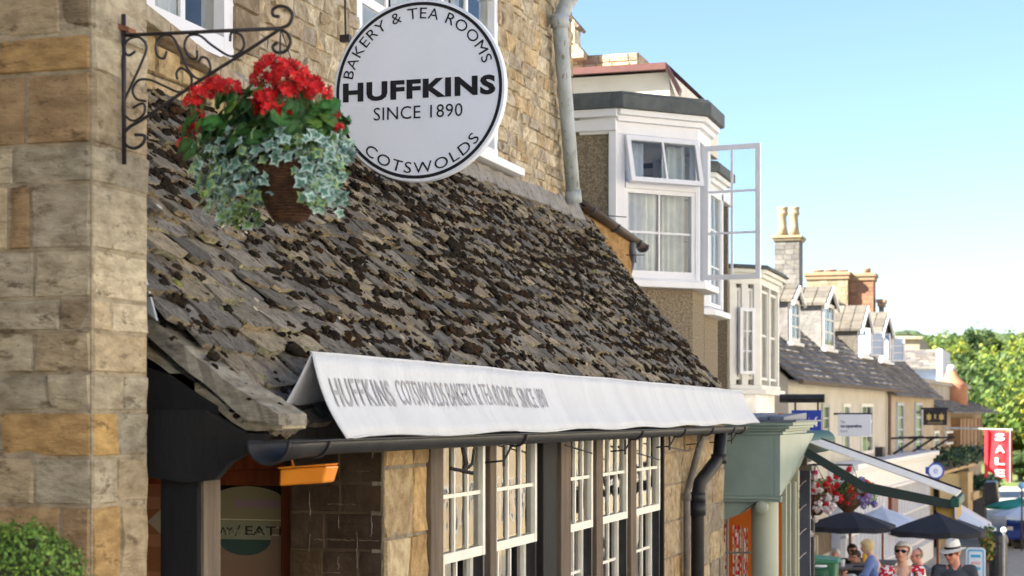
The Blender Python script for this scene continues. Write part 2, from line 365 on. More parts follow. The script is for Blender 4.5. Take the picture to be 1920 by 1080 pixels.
while s < RL+.02:
    ex = lerp(.150, .082, min(1, max(s, 0)/RL))*rnd.uniform(.9, 1.1)
    y = yL(max(s, 0))-rnd.random()*.02
    yend = 15.72+rnd.uniform(-.05, .06)
    while y < yend:
        w = rnd.uniform(.12, .32)*lerp(1.1, .7, max(s, 0)/RL)
        if yend-(y+w) < .1: w = yend-y
        g = rnd.uniform(.002, .012); th = rnd.uniform(.014, .034); ln = ex*1.75; dy = rnd.uniform(-.032, .030)
        c = rnd.choice(SL); f = rnd.uniform(.75, 1.3)
        if rnd.random() < .06: c = (.46, .40, .31)
        c = (c[0]*f*1.04, c[1]*f*.99, c[2]*f*.90)
        nb = rnd.choice([4, 5, 6]); h0 = rnd.uniform(.030, .066); tw = rnd.uniform(-.008, .008); cut0 = rnd.random()*.5; cut1 = rnd.random()*.5
        top = []; low = []
        for q in range(nb+1):
            t = q/nb; yy = lerp(y+g, y+w-g, t); e = rnd.uniform(-.016, .016)
            if q == 0: e += cut0*.05
            if q == nb: e += cut1*.05
            if rnd.random() < .12: e += rnd.uniform(.01, .035)
            ss = s+dy+e
            hh = h0+tw*(t-.5)*2+rnd.uniform(-.002, .003)
            top.append(rp(yy, ss, hh)); low.append(rp(yy, ss+rnd.uniform(0, .006), hh-th))
        m1 = [rp(lerp(y+g, y+w-g, q/nb)+rnd.uniform(-.003, .003), s+ln*.45, h0*.62+.004+rnd.uniform(-.003, .003)) for q in range(nb+1)]
        bk = [rp(lerp(y+g, y+w-g, q/nb), s+ln, .008) for q in range(nb+1)]
        k = nb+1; vs = top+low+m1+bk+[low[0]*.5+bk[0]*.5-rn*.02, low[-1]*.5+bk[-1]*.5-rn*.02]
        fs = []
        for q in range(nb):
            fs += [(q, q+1, 2*k+q+1, 2*k+q), (2*k+q, 2*k+q+1, 3*k+q+1, 3*k+q)]
        fs += [(0, 2*k, 3*k, k), (nb, k+nb, 3*k+nb, 2*k+nb)]
        mb.add(vs, fs, c)
        ce = (min(.6, c[0]*1.55+.06), min(.56, c[1]*1.42+.05), min(.5, c[2]*1.15+.03))        # broken edges are paler
        mb.add(vs, [(q, k+q, k+q+1, q+1) for q in range(nb)], ce)
        tails.append((y+w/2, s+dy, w, h0))
        y += w
    s += ex; row += 1
mb.build('stone_slates', m_slate, roof)
# moss cushions lie in the steps between the slates
mb = MB(); rr = random.Random(11)
def dens(y, s):
    n = mnoise.noise(Vector((y*.9, s*2.0, 1.3)))+.55*mnoise.noise(Vector((y*2.9, s*5, 7)))
    f = s/RL
    return max(0.0, min(1, .56+.9*n-(.45 if f > .86 else 0)-(.25 if y < 6.6 and f < .3 else 0)))
MC = [(1, 1, 1), (1.3, 1.2, 1.1), (.7, .68, .66), (1.6, 1.15, .8), (1.1, 1.15, .9), (.85, .85, .85)]
cnt = 0
while cnt < 9500:
    yy, ss, w, h0 = rr.choice(tails)
    yy += rr.uniform(-.6, .6)*w; s1 = ss+rr.choice([rr.uniform(-.03, .03), rr.uniform(-.05, .12)])
    if s1 < (.0 if yy < 5.9 else .05) or s1 > RL or yy < yL(max(s1, 0))+.03 or yy > 15.68: continue
    if rr.random() > dens(yy, s1): continue
    cnt += 1
    rad = rr.uniform(.007, .027)*(1.5 if rr.random() < .15 else .9); el = rr.uniform(1, 1.7)
    c = rp(yy, s1, h0*.75)
    t = slope(yy).normalized(); rot = Matrix((Vector((0, 1, 0)), t, rn)).transposed()
    if rr.random() < .5: rot = rot @ Matrix.Rotation(rr.uniform(-.9, .9), 3, 'Z')
    mc = rr.choice(MC); mb.blob(c, rad*el, rad*.8, rad*rr.uniform(.45, .75), rr, .45, 2 if rad > .020 else 1, rot, mc)
    for _ in range(rr.choice((2, 3, 4))):
        q = rad*rr.uniform(.35, .7); c2_ = c+rot @ Vector((rr.uniform(-1.3, 1.3)*rad*el, rr.uniform(-1, 1)*rad, 0)); mb.blob(c2_, q*rr.uniform(1, 1.5), q, q*.7, rr, .45, 1, rot, rr.choice(MC))
m_mossv = M('dry moss cushions', (.050, .038, .029), (.022, .018, .014), (.085, .060, .040), 30, 1, 1, 150, c3amt=.62, bdist=.02, spec=.1, vcol=True)
mb.build('moss', m_mossv, roof, smooth=True, kind='stuff')
# green-yellow moss dots, pale lichen
mb = MB()
for i in range(260):
    yy = rr.uniform(5.6, 15.8); s1 = rr.uniform(0, RL*.95)
    if yy > 7.5 and rr.random() < .6: continue
    c = rp(yy, s1, .035); t = slope(yy).normalized(); rot = Matrix((Vector((0, 1, 0)), t, rn)).transposed()
    q = rr.random(); colr = (.20, .22, .04) if q < .35 else (.55, .55, .5) if q < .7 else (.42, .36, .26)
    rad = rr.uniform(.006, .02); mb.blob(c, rad*1.4, rad, rad*.5, rr, .6, 1, rot, colr)
mb.build('lichen', M('lichen', (1, 1, 1), None, None, vcol=True, bump=.3), roof, kind='stuff')
# verge slabs at the near end, two thick layers
def edge_line(pts, n, amp):
    out = []
    for a, b in zip(pts[:-1], pts[1:]):
        for k in range(n): out.append((lerp(a[0], b[0], k/n), lerp(a[1], b[1], k/n)+rr.uniform(-amp, amp)))
    return out+[pts[-1]]
for yv, dep_, top_, bot_, c in ((5.47, .24, [(258, 575), (273, 590), (440, 728), (522, 776)], [(523, 796), (465, 789), (273, 628), (258, 614)], (.34, .32, .27)),
                                (5.52, .20, [(258, 640), (380, 728), (460, 786), (529, 792)], [(530, 803), (462, 809), (273, 667), (258, 655)], (.50, .45, .34))):
    mb = MB(); poly = [atY(u, v, yv) for u, v in edge_line(top_, 7, 3.5)+edge_line(bot_, 7, 3)]
    n = len(poly); h = n//2; ft = poly[:h]; fb = poly[h:][::-1]; m_ = min(len(ft), len(fb))
    for q in range(m_-1):
        off = Vector((0, dep_, 0)); fq = rr.uniform(.7, 1.12); cc_ = tuple(x*fq for x in c)
        mb.hexa([fb[q], fb[q+1], fb[q+1]+off, fb[q]+off, ft[q], ft[q+1], ft[q+1]+off, ft[q]+off], cc_)
    vs_ = mb.build('verge_slab', m_pier, roof); mb = MB()
    for q in range(26 if yv < 5.5 else 8):
        k_ = rr.randint(1, m_-2); p_ = ft[k_].lerp(fb[k_], rr.random()*.5)+Vector((0, rr.uniform(-.004, .18), 0)); mb.blob(p_+Vector((0, 0, .004)), rr.uniform(.008, .022), rr.uniform(.008, .02), rr.uniform(.006, .012), rr, .5, 2, None, rr.choice(MC))
    mb.build('moss', m_mossv, vs_, smooth=True, kind='stuff')
# lead flashing / cement fillet where the roof meets the wall
mb = MB(); n = 60
for i in range(n):
    ya = lerp(5.4, 15.3, i/n); yb = lerp(5.4, 15.3, (i+1)/n); e = rr.uniform(-.02, .02)
    mb.hexa([rp(ya, RL-.07+e, .045), rp(yb, RL-.07+e, .045), Vector((XU+.03, yb, ztop(yb)+.0)), Vector((XU+.03, ya, ztop(ya)+.0)),
             rp(ya, RL-.07+e, .06), rp(yb, RL-.07+e, .06), Vector((XU+.045, yb, ztop(yb)+.10+e*.6)), Vector((XU+.045, ya, ztop(ya)+.10+e*.6))])
mb.build('flashing', M('old cement fillet', (.30, .29, .27), (.22, .21, .19), (.12, .10, .08), 8, .9, .9, 25, c3amt=.55), roof)
# lead scrap sticking out by the pier
P = atY(275, 570, 5.42)
mb = MB(); mb.prism([P+Vector((-.01, 0, -.02)), P+Vector((.045, -.01, -.06)), P+Vector((.0, -.01, .09))], (.0, .012, 0)); mb.build('lead_soaker', M('bare lead', (.42, .45, .52), None, None, rough=.5, bump=0), roof)
# ---- lower walls and shopfront
mb = MB(); ZB = -3.05
LP = [(.52, .36, .17), (.48, .37, .22), (.55, .45, .28), (.44, .30, .14)]
stone_wall(mb, ST(XF), 7.12, 7.68, ZB, .0, (.24, .34), (.3, .6), LP, rnd, rough=.012, joint=.008, gx=.05)
stone_wall(mb, ST(XF), 13.0, 14.25, ZB, .0, (.24, .34), (.3, .5), [(.42, .33, .21), (.40, .28, .15), (.46, .38, .26)], rnd, rough=.012, gx=.06)
stone_wall(mb, ST(XF), 14.25, 15.7, ZB, .05, (.2, .3), (.3, .5), [(.42, .34, .22), (.36, .28, .17), (.3, .26, .2)], rnd, rough=.014, gx=.08)
mb.box(W, XF-.3, XF-.05, 7.2, 15.7, -3.1, -1.42, (.4, .33, .2))
stone_wall(mb, ST(XF), 7.70, 13.0, -3.05, -1.47, (.2, .3), (.3, .5), LP, rnd, gx=.2)
mb.box(W, XF-.3, XF-.052, 7.2, 7.70, -1.42, .02, (.4, .33, .2)); mb.box(W, XF-.3, XF-.052, 13.0, 15.65, -1.42, .1, (.4, .33, .2))
mb.hexa([(XF-.06, 15.6, -3.2), (XU-.3, 15.6, -3.2), (XU-.3, 15.7, -3.2), (XF-.06, 15.7, -3.2), (XF-.06, 15.6, .1), (XU-.3, 15.6, 1.75), (XU-.3, 15.7, 1.75), (XF-.06, 15.7, .1)], (.42, .34, .22))
mb.build('shop_wall', m_stone, tea)
# painted brown return wall facing up the street
m_brownpaint = M('flaking brown paint', (1, 1, 1), (.65, .6, .55), (2.6, 2.1, 1.5), 7, .55, .6, 20, vcol=True, c3amt=.68, c3scale=9, bdist=.015)
mb = MB()
stone_wall(mb, CF(0, 7.12), -3.26, XF-.004, ZB, .0, (.13, .19), (.16, .26), [(.085, .055, .032), (.07, .045, .028), (.10, .065, .035)], rnd, rough=.006, dep=.006, joint=.006, jcol=(.12, .085, .05), gx=.05)
rz = random.Random(3)
for i in range(22):   # paint lost along joints: pale crumbly mortar
    hz_ = rz.random() < .55; x = rz.choice([-3.16, -3.02, -2.93, -2.86]) if not hz_ else rz.uniform(-3.24, -2.9); z = rz.uniform(-.95, -.12) if not hz_ else rz.choice([-.26, -.41, -.57, -.72, -.86]); pts = []
    for k in range(rz.randint(3, 9)):
        pts.append((x+rz.uniform(-.004, .004), 7.113, z+rz.uniform(-.004, .004)))
        if hz_: x += .014
        else: z -= .014
    mb.tube(pts, [rz.uniform(.001, .0035) for _ in pts], 5, (.21, .17, .12))
mb.build('painted_return_wall', m_brownpaint, tea)
# porch: back wall, doors, posts
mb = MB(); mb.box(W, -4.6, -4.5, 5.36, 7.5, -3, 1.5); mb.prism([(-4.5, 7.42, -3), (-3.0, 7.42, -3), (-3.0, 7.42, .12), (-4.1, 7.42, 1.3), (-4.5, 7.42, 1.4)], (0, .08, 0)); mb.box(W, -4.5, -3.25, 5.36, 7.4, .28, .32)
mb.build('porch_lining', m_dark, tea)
def door(x0, x1, label):
    F = CF(0, 7.30); mb = MB(); t = zY(450, 880, 7.3)
    mb.box(F, x0, x0+.09, -.06, .0, -2.15, t); mb.box(F, x1-.09, x1, -.06, .0, -2.15, t); mb.box(F, x0+.09, x1-.09, -.06, -.002, t-.075, t)
    mb.box(F, x0+.09, x1-.09, -.06, -.002, -2.15, -1.6)
    mb.box(F, x0+.03, x0+.045, 0, .008, -2.1, t-.02); mb.box(F, x1-.045, x1-.03, 0, .008, -2.1, t-.02)
    d = mb.build('door', m_redwood, tea, bevel=.004, label=label)
    g = MB(); g.box(F, x0+.08, x1-.08, -.05, -.046, -1.62, t-.07); g.build('door_glass', M('dark door glass', (.03, .025, .02), None, None, bump=0, rough=.08), d)
    return d, F, t
d1, FD, dt = door(-3.86, -3.30, 'varnished brown door with a hanging menu poster behind its glass')
mb = MB(); mb.box(FD, -3.30, -3.235, -.06, .04, -2.15, dt+.04); mb.box(FD, -4.5, -3.30, -.05, .045, dt+.002, dt+.11); mb.build('door_frame', m_redwood, tea, bevel=.004)
d2, FD2, _ = door(-4.46, -3.88, 'second varnished door leaf with a colourful poster')
# poster with rounded top
px = lambda u, v: atY(u, v, 7.29)
m_paper = M('poster colours', (1, 1, 1), None, None, vcol=True, bump=0, rough=.5)
mb = MB(); y0 = 7.325
def pq(a0, a1, z0, z1, col, k=0):
    mb.add([Vector((a0, y0-.002*k, z0)), Vector((a1, y0-.002*k, z0)), Vector((a1, y0-.002*k, z1)), Vector((a0, y0-.002*k, z1))], [(0, 1, 2, 3)], col)
za = zY(450, 912, 7.3); xa, xb = -3.76, -3.385
n = 14; arc = [Vector((lerp(xa, xb, i/n), y0, za-.06+.06*math.sin(math.pi*i/n)**.5)) for i in range(n+1)]
mb.add([Vector((xa, y0, za-.19)), Vector((xb, y0, za-.19))]+arc[::-1], [tuple(range(n+3))], (.30, .26, .15))
for k in range(12):
    z1 = za-.19-k*.05; t = k/11
    pq(xa, xb, z1-.05, z1, (lerp(.26, .30, t), lerp(.20, .11, t), lerp(.13, .09, t)))
pq(xa+.12, xb-.02, za-.10, za-.065, (.33, .22, .24), 1)
for j in range(3): pq(xa+.01, xb-.01, za-.16-j*.035, za-.155-j*.035, (.66, .58, .38), 1)
# cup
cz = zY(450, 1012, 7.3); cc = [Vector((-3.585+.135*math.cos(a), y0-.004, cz-.0+.075*math.sin(a))) for a in [math.pi+i*math.pi/12 for i in range(13)]]
mb.add(cc, [tuple(range(13))], (.05, .09, .08)); pq(-3.72, -3.45, cz, cz+.085, (.30, .30, .20), 2)
fnp = lambda x, z: Vector((x, y0-.008, z))
tz = zY(450, 1003, 7.3)
text_on(mb, 'AY', fnp, -3.715, -3.645, tz, tz+.034, .01, col=(.03, .03, .02)); text_on(mb, '/', fnp, -3.635, -3.605, tz-.005, tz+.045, .0, col=(.03, .03, .02))
text_on(mb, 'EAT', fnp, -3.58, -3.42, tz, tz+.042, .01, col=(.03, .03, .02)); text_on(mb, 'IN', fnp, -3.405, -3.345, tz, tz+.042, .01, col=(.03, .03, .02)); text_on(mb, 'TAKEAW', fnp, -3.98, -3.74, tz, tz+.042, .01, col=(.03, .03, .02)) if False else None
text_on(mb, 'HUFFKINS', fnp, -3.70, -3.47, cz+.02, cz+.045, .02, col=(.45, .42, .3))
mb.build('poster', m_paper, d1)
mb = MB(); xq = -4.12
for k in range(10): pq(-4.33, -3.98, -.28-k*.06, -.22-k*.06, (.30, .12, .05) if k % 3 else (.42, .18, .09))
mb.add([Vector((-4.10, y0-.004, -.52)), Vector((-3.98, y0-.004, -.62)), Vector((-3.98, y0-.004, -.42))], [(0, 1, 2)], (.45, .36, .25))
mb.build('poster', m_paper, d2)
# posts and bracket
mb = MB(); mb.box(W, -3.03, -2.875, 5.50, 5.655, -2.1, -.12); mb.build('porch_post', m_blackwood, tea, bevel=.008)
mb = MB(); mb.box(W, -2.874, -2.862, 5.515, 5.645, -2.1, -.22); mb.build('post_cladding', m_greywood, tea)
mb = MB()     # deep black fascia across the porch mouth with a swept bracket
zz = lambda u, v: atY(u, v, 5.46)
pts = [zz(262, 768), zz(385, 770), zz(455, 812), zz(505, 815), zz(482, 838), zz(430, 868), zz(402, 900), zz(350, 905), zz(262, 893)]
mb.prism(pts, (0, .04, 0)); 
pts = [zz(262, 690), zz(300, 700), zz(395, 762), zz(395, 776), zz(262, 776)]; mb.prism([p+Vector((0, .05, 0)) for p in pts], (0, .03, 0))
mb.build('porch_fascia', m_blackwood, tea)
mb = MB()
mb.box(W, -3.9, -2.9, 5.52, 5.62, zY(300, 760, 5.5), zY(300, 700, 5.5), (1, 1, 1)); mb.box(W, -2.87, -2.70, 5.9, 15.65, -.10, .03)
mb.box(W, -2.84, -2.78, 7.68, 13.0, -.17, -.09); mb.build('wall_plate', m_darkwood, tea)
# rafters under the eaves
mb = MB()
for i in range(26):
    y = 5.85+i*.38; mb.hexa([rp(y, -.02, -.13), rp(y+.07, -.02, -.13), rp(y+.07, .5, -.13), rp(y, .5, -.13), rp(y, -.02, -.052), rp(y+.07, -.02, -.052), rp(y+.07, .5, -.052), rp(y, .5, -.052)])
mb.build('rafters', m_darkwood, roof)
# shop windows
WN = [(825, 910), (927, 1007), (1065, 1112), (1127, 1177), (1190, 1238)]
ZS, ZM, ZT = -1.36, -.745, -.09
for i, (ua, ub) in enumerate(WN):
    ya, yb = yX(ua, XF), yX(ub, XF)
    w = window(ST(XF+.0), ya+.005, yb, ZM, ZT, 3, 2, m_cream, m_glass, tea, fw=.042, mw=.020, n0=-.05, n1=0, name='upper_sash', bot=.05)
    w = window(ST(XF-.058), ya+.005, yb-.03, ZS, ZM+.05, 3, 2, m_cream, m_glass, tea, fw=.045, mw=.020, n0=-.04, n1=0, name='lower_sash')
    mb = MB(); mb.box(W, XF-.20, XF-.004, yb-.028, yb-.002, ZS, ZM-.006); mb.box(W, XF-.22, XF-.01, yb+.004, yb+.03, ZS, ZT)
    mb.build('sash_box', m_black, tea)
mb = MB()
ys = [(yX(a, XF), yX(b, XF)) for a, b in WN]
def post(a, b, x1): mb = MB(); mb.box(W, XF-.2, x1, a, b, -1.42, -.09); mb.build('window_post', m_greywood, tea, bevel=.005)
post(7.68, ys[0][0]-.002, XF+.02); post(ys[0][1]+.045, ys[1][0]-.002, XF+.015)
post(ys[1][1]+.46, ys[2][0]-.002, XF+.02); post(ys[2][1]+.04, ys[3][0]-.002, XF+.015); post(ys[3][1]+.04, ys[4][0]-.002, XF+.015)
for x1_, a_, b_ in ((.03, ys[1][1]+.03, ys[1][1]+.10), (.0, ys[1][1]+.11, ys[1][1]+.44), (.02, ys[4][1]+.03, 12.99)):
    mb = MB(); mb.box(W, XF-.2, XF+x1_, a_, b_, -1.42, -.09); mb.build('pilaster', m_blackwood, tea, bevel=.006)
mb = MB(); mb.box(W, XF-.25, XF+.07, 7.66, 13.02, -1.47, -1.41); mb.build('sill', m_stone, tea, bevel=.01)
mb = MB(); mb.box(W, -4.0, -3.9, 7.5, 13.2, -2.4, .3); mb.box(W, -3.9, -3.1, 13.2, 13.25, -2.4, .3); mb.box(W, -3.9, -3.1, 7.46, 7.5, -2.4, .3); mb.box(W, -3.9, -2.95, 7.5, 13.2, .0, .04); mb.box(W, -3.9, -3.1, 7.5, 13.2, -2.45, -2.4)
mb.build('room', m_room, tea)
mb = MB()
for i, (a, b) in enumerate(ys):
    if i in (0, 2, 4): curtain(mb, ST(-3.12), a+.0, a+.22, -1.35, -.1, 0, .015, .06, (1, .8, .55))
    curtain(mb, ST(-3.12), b-.2, b-.02, -1.35, -.1, 0, .015, .06, (1, .8, .55))
mb.build('curtain', M('shop curtain', (.6, .5, .36), None, None, vcol=True, rough=.95, bump=0), tea)
# ---- awning over the gutter
AY0, AY1 = 5.88, 15.52
def aw(y, t, part):
    "cross-section: part 0 back leg, 1 front leg; t 0 at apex, 1 at hem"
    r_ = mnoise.noise(Vector((y*1.1, 4, 0)))*.012
    ap = Vector((-2.605, y, .228-.0026*(y-6)+r_)); bk = Vector((-2.745, y, -.02)); fr = Vector((-2.47, y, -.092))
    q = ap.lerp(fr if part else bk, t)
    wv = .003*math.sin(y*9+2*mnoise.noise(Vector((y, 2, 0))))*t+.014*mnoise.noise(Vector((y*1.2, t*1.5, part*5)))*t
    fold = .010*abs(math.sin(y*3.1))**8
    return q+Vector((wv+(.022*math.sin(math.pi*t)*-1 if part else 0)+fold*t, 0, (.007*math.sin(y*4.2)*t if part else 0)))
mb = MB(); n = 220; m_ = 7
for part in (1, 0):
    vs = []; 
    for i in range(n+1):
        y = lerp(AY0, AY1, i/n)
        for j in range(m_+1):
            t = j/m_; e = 0
            if part and i < 14: e = -.035*(1-i/14)*(t**2)*-1
            if i == n: e = .0
            p = aw(y+(.10*math.sin(t*1.57)*(i-n+8)/8 if i > n-8 and part else 0), t, part); vs.append(p)
    mb.add(vs, [(i*(m_+1)+j, (i+1)*(m_+1)+j, (i+1)*(m_+1)+j+1, i*(m_+1)+j+1) for i in range(n) for j in range(m_)])
# closed far end
aE = [aw(AY1, 0, 1)]+[aw(AY1+.10*math.sin(j/m_*1.57), j/m_, 1) for j in range(1, m_+1)]+[aw(AY1, 1, 0)]
mb.add(aE, [tuple(range(len(aE)))])
awn = mb.build('awning', m_canvas, tea, smooth=True)
sm = awn.modifiers.new('s', 'SOLIDIFY'); sm.thickness = .004
mb = MB(); mb.tube([aw(lerp(AY0, AY1, i/40), 1, 1)+Vector((-.004, .08 if i == 0 else 0, .004)) for i in range(41)], .006, 6); mb.tube([aw(lerp(AY0, AY1, i/40), 0, 1) for i in range(41)], .007, 6)
mb.build('hem', m_canvas, awn, smooth=True)
for yy in (7.9, 9.75, 11.6, 13.5):
    mb = MB(); mb.tube([aw(yy+.03*math.sin(q), q/8, 1)+Vector((.003, 0, 0)) for q in range(9)], .0025, 5); mb.build('seam', m_canvas, awn, smooth=True)
# lettering follows the cloth
def awf(y, z):
    t = (z0a-z)/(z0a-z1a); return aw(y, t, 1)+Vector((.0075, 0, .001))
z0a, z1a = 1.0, 0.0
YT = lambda u: yX(u, -2.55)
mb = MB()
text_on(mb, 'HUFFKINS', awf, YT(627), YT(736), .37, .71, .012, 1.15)
text_on(mb, 'COTSWOLDS BAKERY & TEA ROOMS  SINCE 1890', awf, YT(749), YT(1026), .40, .73, 0)
mb.build('lettering', m_greyink, awn)
for yy in (6.3, 8.4, 10.6, 12.8, 15.0): mb = MB(); mb.tube([aw(yy, .3, 0)+Vector((.02, 0, -.03)), Vector((-2.60, yy, -.02)), Vector((-2.56, yy, -.10))], .008, 6); mb.build('support', m_iron, awn)
# ---- gutter
GX = -2.535; GY0, GY1 = 5.36, 15.1; gzf = lambda y: lerp(-.098, -.118, (y-GY0)/(GY1-GY0))
mb = MB(); n = 50; k = 12; vs = []
for i in range(n+1):
    y = lerp(GY0, GY1, i/n); w_ = 1+max(0, 1-(y-GY0)/.6)**2*.45
    for j in range(k+1): a = math.pi+math.pi*j/k; vs.append(Vector((GX+.054*w_*math.cos(a), y, gzf(y)+.054*w_*math.sin(a))))
mb.add(vs, [(i*(k+1)+j, (i+1)*(k+1)+j, (i+1)*(k+1)+j+1, i*(k+1)+j+1) for i in range(n) for j in range(k)])
gut = mb.build('gutter', m_gutter, tea, smooth=True); sm = gut.modifiers.new('s', 'SOLIDIFY'); sm.thickness = .006
mb = MB()
for sx in (-1, 1): mb.tube([(GX+sx*.078, GY0, gzf(GY0)), (GX+sx*.058, GY0+.5, gzf(GY0)), (GX+sx*.054, GY1, gzf(GY1))], .005, 6)
a = [(.078*math.cos(math.pi+math.pi*j/12), .078*math.sin(math.pi+math.pi*j/12)) for j in range(13)]
mb.tube([(GX+p[0], GY0, gzf(GY0)+p[1]) for p in a], .006, 6)
mb.build('gutter_rim', m_gutter, gut, smooth=True)
for yy in (5.75, 8.25, 10.9, 12.3, 13.4, 14.4, 14.95):
    mb = MB(); mb.tube([(GX+.062*math.cos(math.pi+math.pi*j/8), yy, gzf(yy)+.062*math.sin(math.pi+math.pi*j/8)) for j in range(9)], .007, 6)
    if yy > 8: mb.tube([(GX-.02, yy, gzf(yy)-.06), (GX-.06, yy, -.24), (GX-.16, yy, -.25)], .006, 6); mb.tube([(GX-.06, yy, -.17), (GX-.06, yy, -.27)], .008, 6)
    mb.build('gutter_bracket', m_iron, gut)
mb = MB()
for (u1, v1, u2, v2) in ((1060, 835, 1110, 850), (1195, 850, 1236, 862), (1250, 838, 1292, 846)):
    mb.tube([atX(u1, v1, -2.62), atX(u2, v2, -2.62)], .005, 5)
b = atX(868, 838, -2.6); mb.tube([b, b+Vector((.01, .02, -.08)), b+Vector((.0, .0, -.12))], .012, 6); mb.tube([b+Vector((.04, .05, -.01)), b+Vector((.03, .05, -.08)), b+Vector((.0, .0, -.12))], .008, 6); mb.tube([b+Vector((-.05, -.04, -.10)), b+Vector((.04, .03, -.125))], .01, 6)
mb.build('iron_rod', m_iron, gut)
# downpipes
mb = MB(); e = atX(1352, 812, -2.56); f = atX(1348, 858, -2.56); g = atX(1312, 905, -2.66); h = atX(1308, 930, -2.68); q = Vector((h.x, h.y, -3.1))
mb.tube([e, f, f.lerp(g, .5), g, h, q], .055, 14); 
for p, d_ in ((f, .0), (h, .03)): mb.tube([p+Vector((0, 0, .03)), p+Vector((0, 0, -.05))], .066, 14)
mb.tube([h+Vector((0, 0, -.05)), h+Vector((0, 0, -.16))], .068, 14)
mb.build('downpipe', m_gutter, tea, smooth=True)
mb = MB(); p = atX(1288, 925, -2.74); mb.tube([atX(1318, 812, -2.6), atX(1300, 880, -2.7), p, Vector((p.x, p.y, -3.1))], .028, 10); mb.tube([p+Vector((0, 0, .0)), p+Vector((0, 0, -.06))], .036, 10)
mb.build('downpipe', M('grey pipe', (.16, .15, .13), (.1, .09, .08), None, 12, .6, .3), tea, smooth=True, label='thin grey waste pipe')
# tall pipe at the corner of the upper wall
a = atX(1049, 38, -4.02); b = atX(1076, 380, -4.02); c0 = atX(1062, 8, -4.0); d0 = atX(1080, -20, -3.9)
mb = MB(); mb.tube([d0+Vector((.1, 0, .3)), d0, c0, a, a.lerp(b, .33), a.lerp(b, .66), b], [.068, .068, .072, .066, .064, .064, .064], 14); mb.tube([a+Vector((0, 0, .05)), a+(b-a)*.04], .082, 14); mb.tube([b-(b-a)*.07, b], .074, 14)
mb.build('rain_pipe', m_zinc, tea, smooth=True)
mb = MB(); p = atX(647, -10, -3.95); q = atX(648, 66, -3.95); mb.tube([p, q], .006, 6); mb.box(W, -3.98, -3.92, q.y-.02, q.y+.02, q.z-.04, q.z); mb.build('cable', m_iron, tea)
# ---- orange lamp
FL = Frame(atX(532, 880, -2.62), R(0), Vector((0, -1, 0)))
lamp = empty('orange_lamp', FL.o, 'small orange box lamp hung beneath the near end of the gutter', 'lamp')
c0 = atX(578, 892, -2.62); mb = MB()
ax = Vector((.165, .03, .012)); ay = Vector((0, .11, 0)); az = Vector((.012, 0, .062))
def bx(c, ax, ay, az): return [c-ax/2-ay/2-az/2, c+ax/2-ay/2-az/2, c+ax/2+ay/2-az/2, c-ax/2+ay/2-az/2, c-ax/2*1.08-ay/2*1.08+az/2, c+ax/2*1.08-ay/2*1.08+az/2, c+ax/2*1.08+ay/2*1.08+az/2, c-ax/2*1.08+ay/2*1.08+az/2]
mb.hexa(bx(c0, ax, ay, az)); mb.build('lamp_box', m_orange, lamp, bevel=.008)
mb = MB(); mb.hexa(bx(c0+Vector((0, 0, .036)), ax*1.04, ay*1.04, az*.12)); mb.tube([c0+Vector((-.06, 0, .03)), c0+Vector((-.07, 0, .07)), c0+Vector((.0, 0, .08))], .006, 6); mb.build('lamp_rim', m_orange, lamp, bevel=.003)
# ============ round hanging sign
SY = 8.5; SCn = atY(784, 169.5, SY); SR = 171.5/(F_)*(SCn.x*-S_+SCn.y*C_)
def spl(pts, n=6):
    out = []; P = [pts[0]]+list(pts)+[pts[-1]]
    for i in range(1, len(P)-2):
        p0, p1, p2, p3 = [Vector(q) for q in P[i-1:i+3]]
        for k in range(n):
            t = k/n; out.append(.5*((2*p1)+(p2-p0)*t+(2*p0-5*p1+4*p2-p3)*t*t+(3*p1-p0-3*p2+p3)*t**3))
    out.append(Vector(pts[-1])); return out
sign = empty('hanging_sign', SCn, 'large round white sign lettered HUFFKINS hanging over the mossy roof', 'sign')
SFR = lambda x, y, h=0: Vector((SCn.x+x*SR, SY-h, SCn.z+y*SR))
mb = MB(); mb.lathe(Vector((SCn.x, SY+.035, SCn.z)), [(SR*.985, -.012), (SR, -.004), (SR, .029), (SR*.99, .035)], 96, Vector((0, -1, 0)))
mb.build('board', m_sign, sign)
def ring(mb, r0, r1, h, n=96):
    vs = [SFR(r*math.cos(2*math.pi*i/n), r*math.sin(2*math.pi*i/n), h) for r in (r0, r1) for i in range(n)]
    mb.add(vs, [(i, (i+1) % n, n+(i+1) % n, n+i) for i in range(n)])
mb = MB(); ring(mb, .930, .965, .003); mb.build('black_ring', m_ink, sign)
mb = MB(); fl = lambda x, y: SFR(x, y, .003)
text_on(mb, 'HUFFKINS', fl, -.885, .89, -.075, .125, .045, 1.1); mb.build('shop_name', m_ink, sign); mb = MB()
text_on(mb, 'SINCE 1890', fl, -.52, .515, -.305, -.165, .0, 1.05); mb.build('founding_date', m_ink, sign); mb = MB()
def pol(a0, a1, r0, r1):
    def f(x, y):
        a = R(lerp(a0, a1, x)); r = lerp(r0, r1, y); return SFR(r*math.cos(a), r*math.sin(a), .003)
    return f
text_on(mb, 'BAKERY & TEA ROOMS', pol(168, 18.5, .785, .905), 0, 1, 0, 1, .0, 1.12); mb.build('upper_lettering', m_ink, sign); mb = MB()
text_on(mb, 'COTSWOLDS', pol(225, 322, .905, .785), 0, 1, 0, 1, .0, 1.12)
mb.build('lower_lettering', m_ink, sign)
mb = MB(); tz_ = SCn.z+SR
mb.tube([(XU-.02, SY+.018, tz_+.16), (SCn.x+SR*.6, SY+.018, tz_+.16)], .014, 8); mb.tube([(XU, SY+.018, tz_+.75), (SCn.x+SR*.5, SY+.018, tz_+.17)], .008, 6)
for sx in (-.35, .35): mb.tube([(SCn.x+sx*SR, SY+.018, tz_+.16), (SCn.x+sx*SR, SY+.018, SCn.z+SR*.92)], .006, 6)
mb.build('bracket', m_iron, sign)
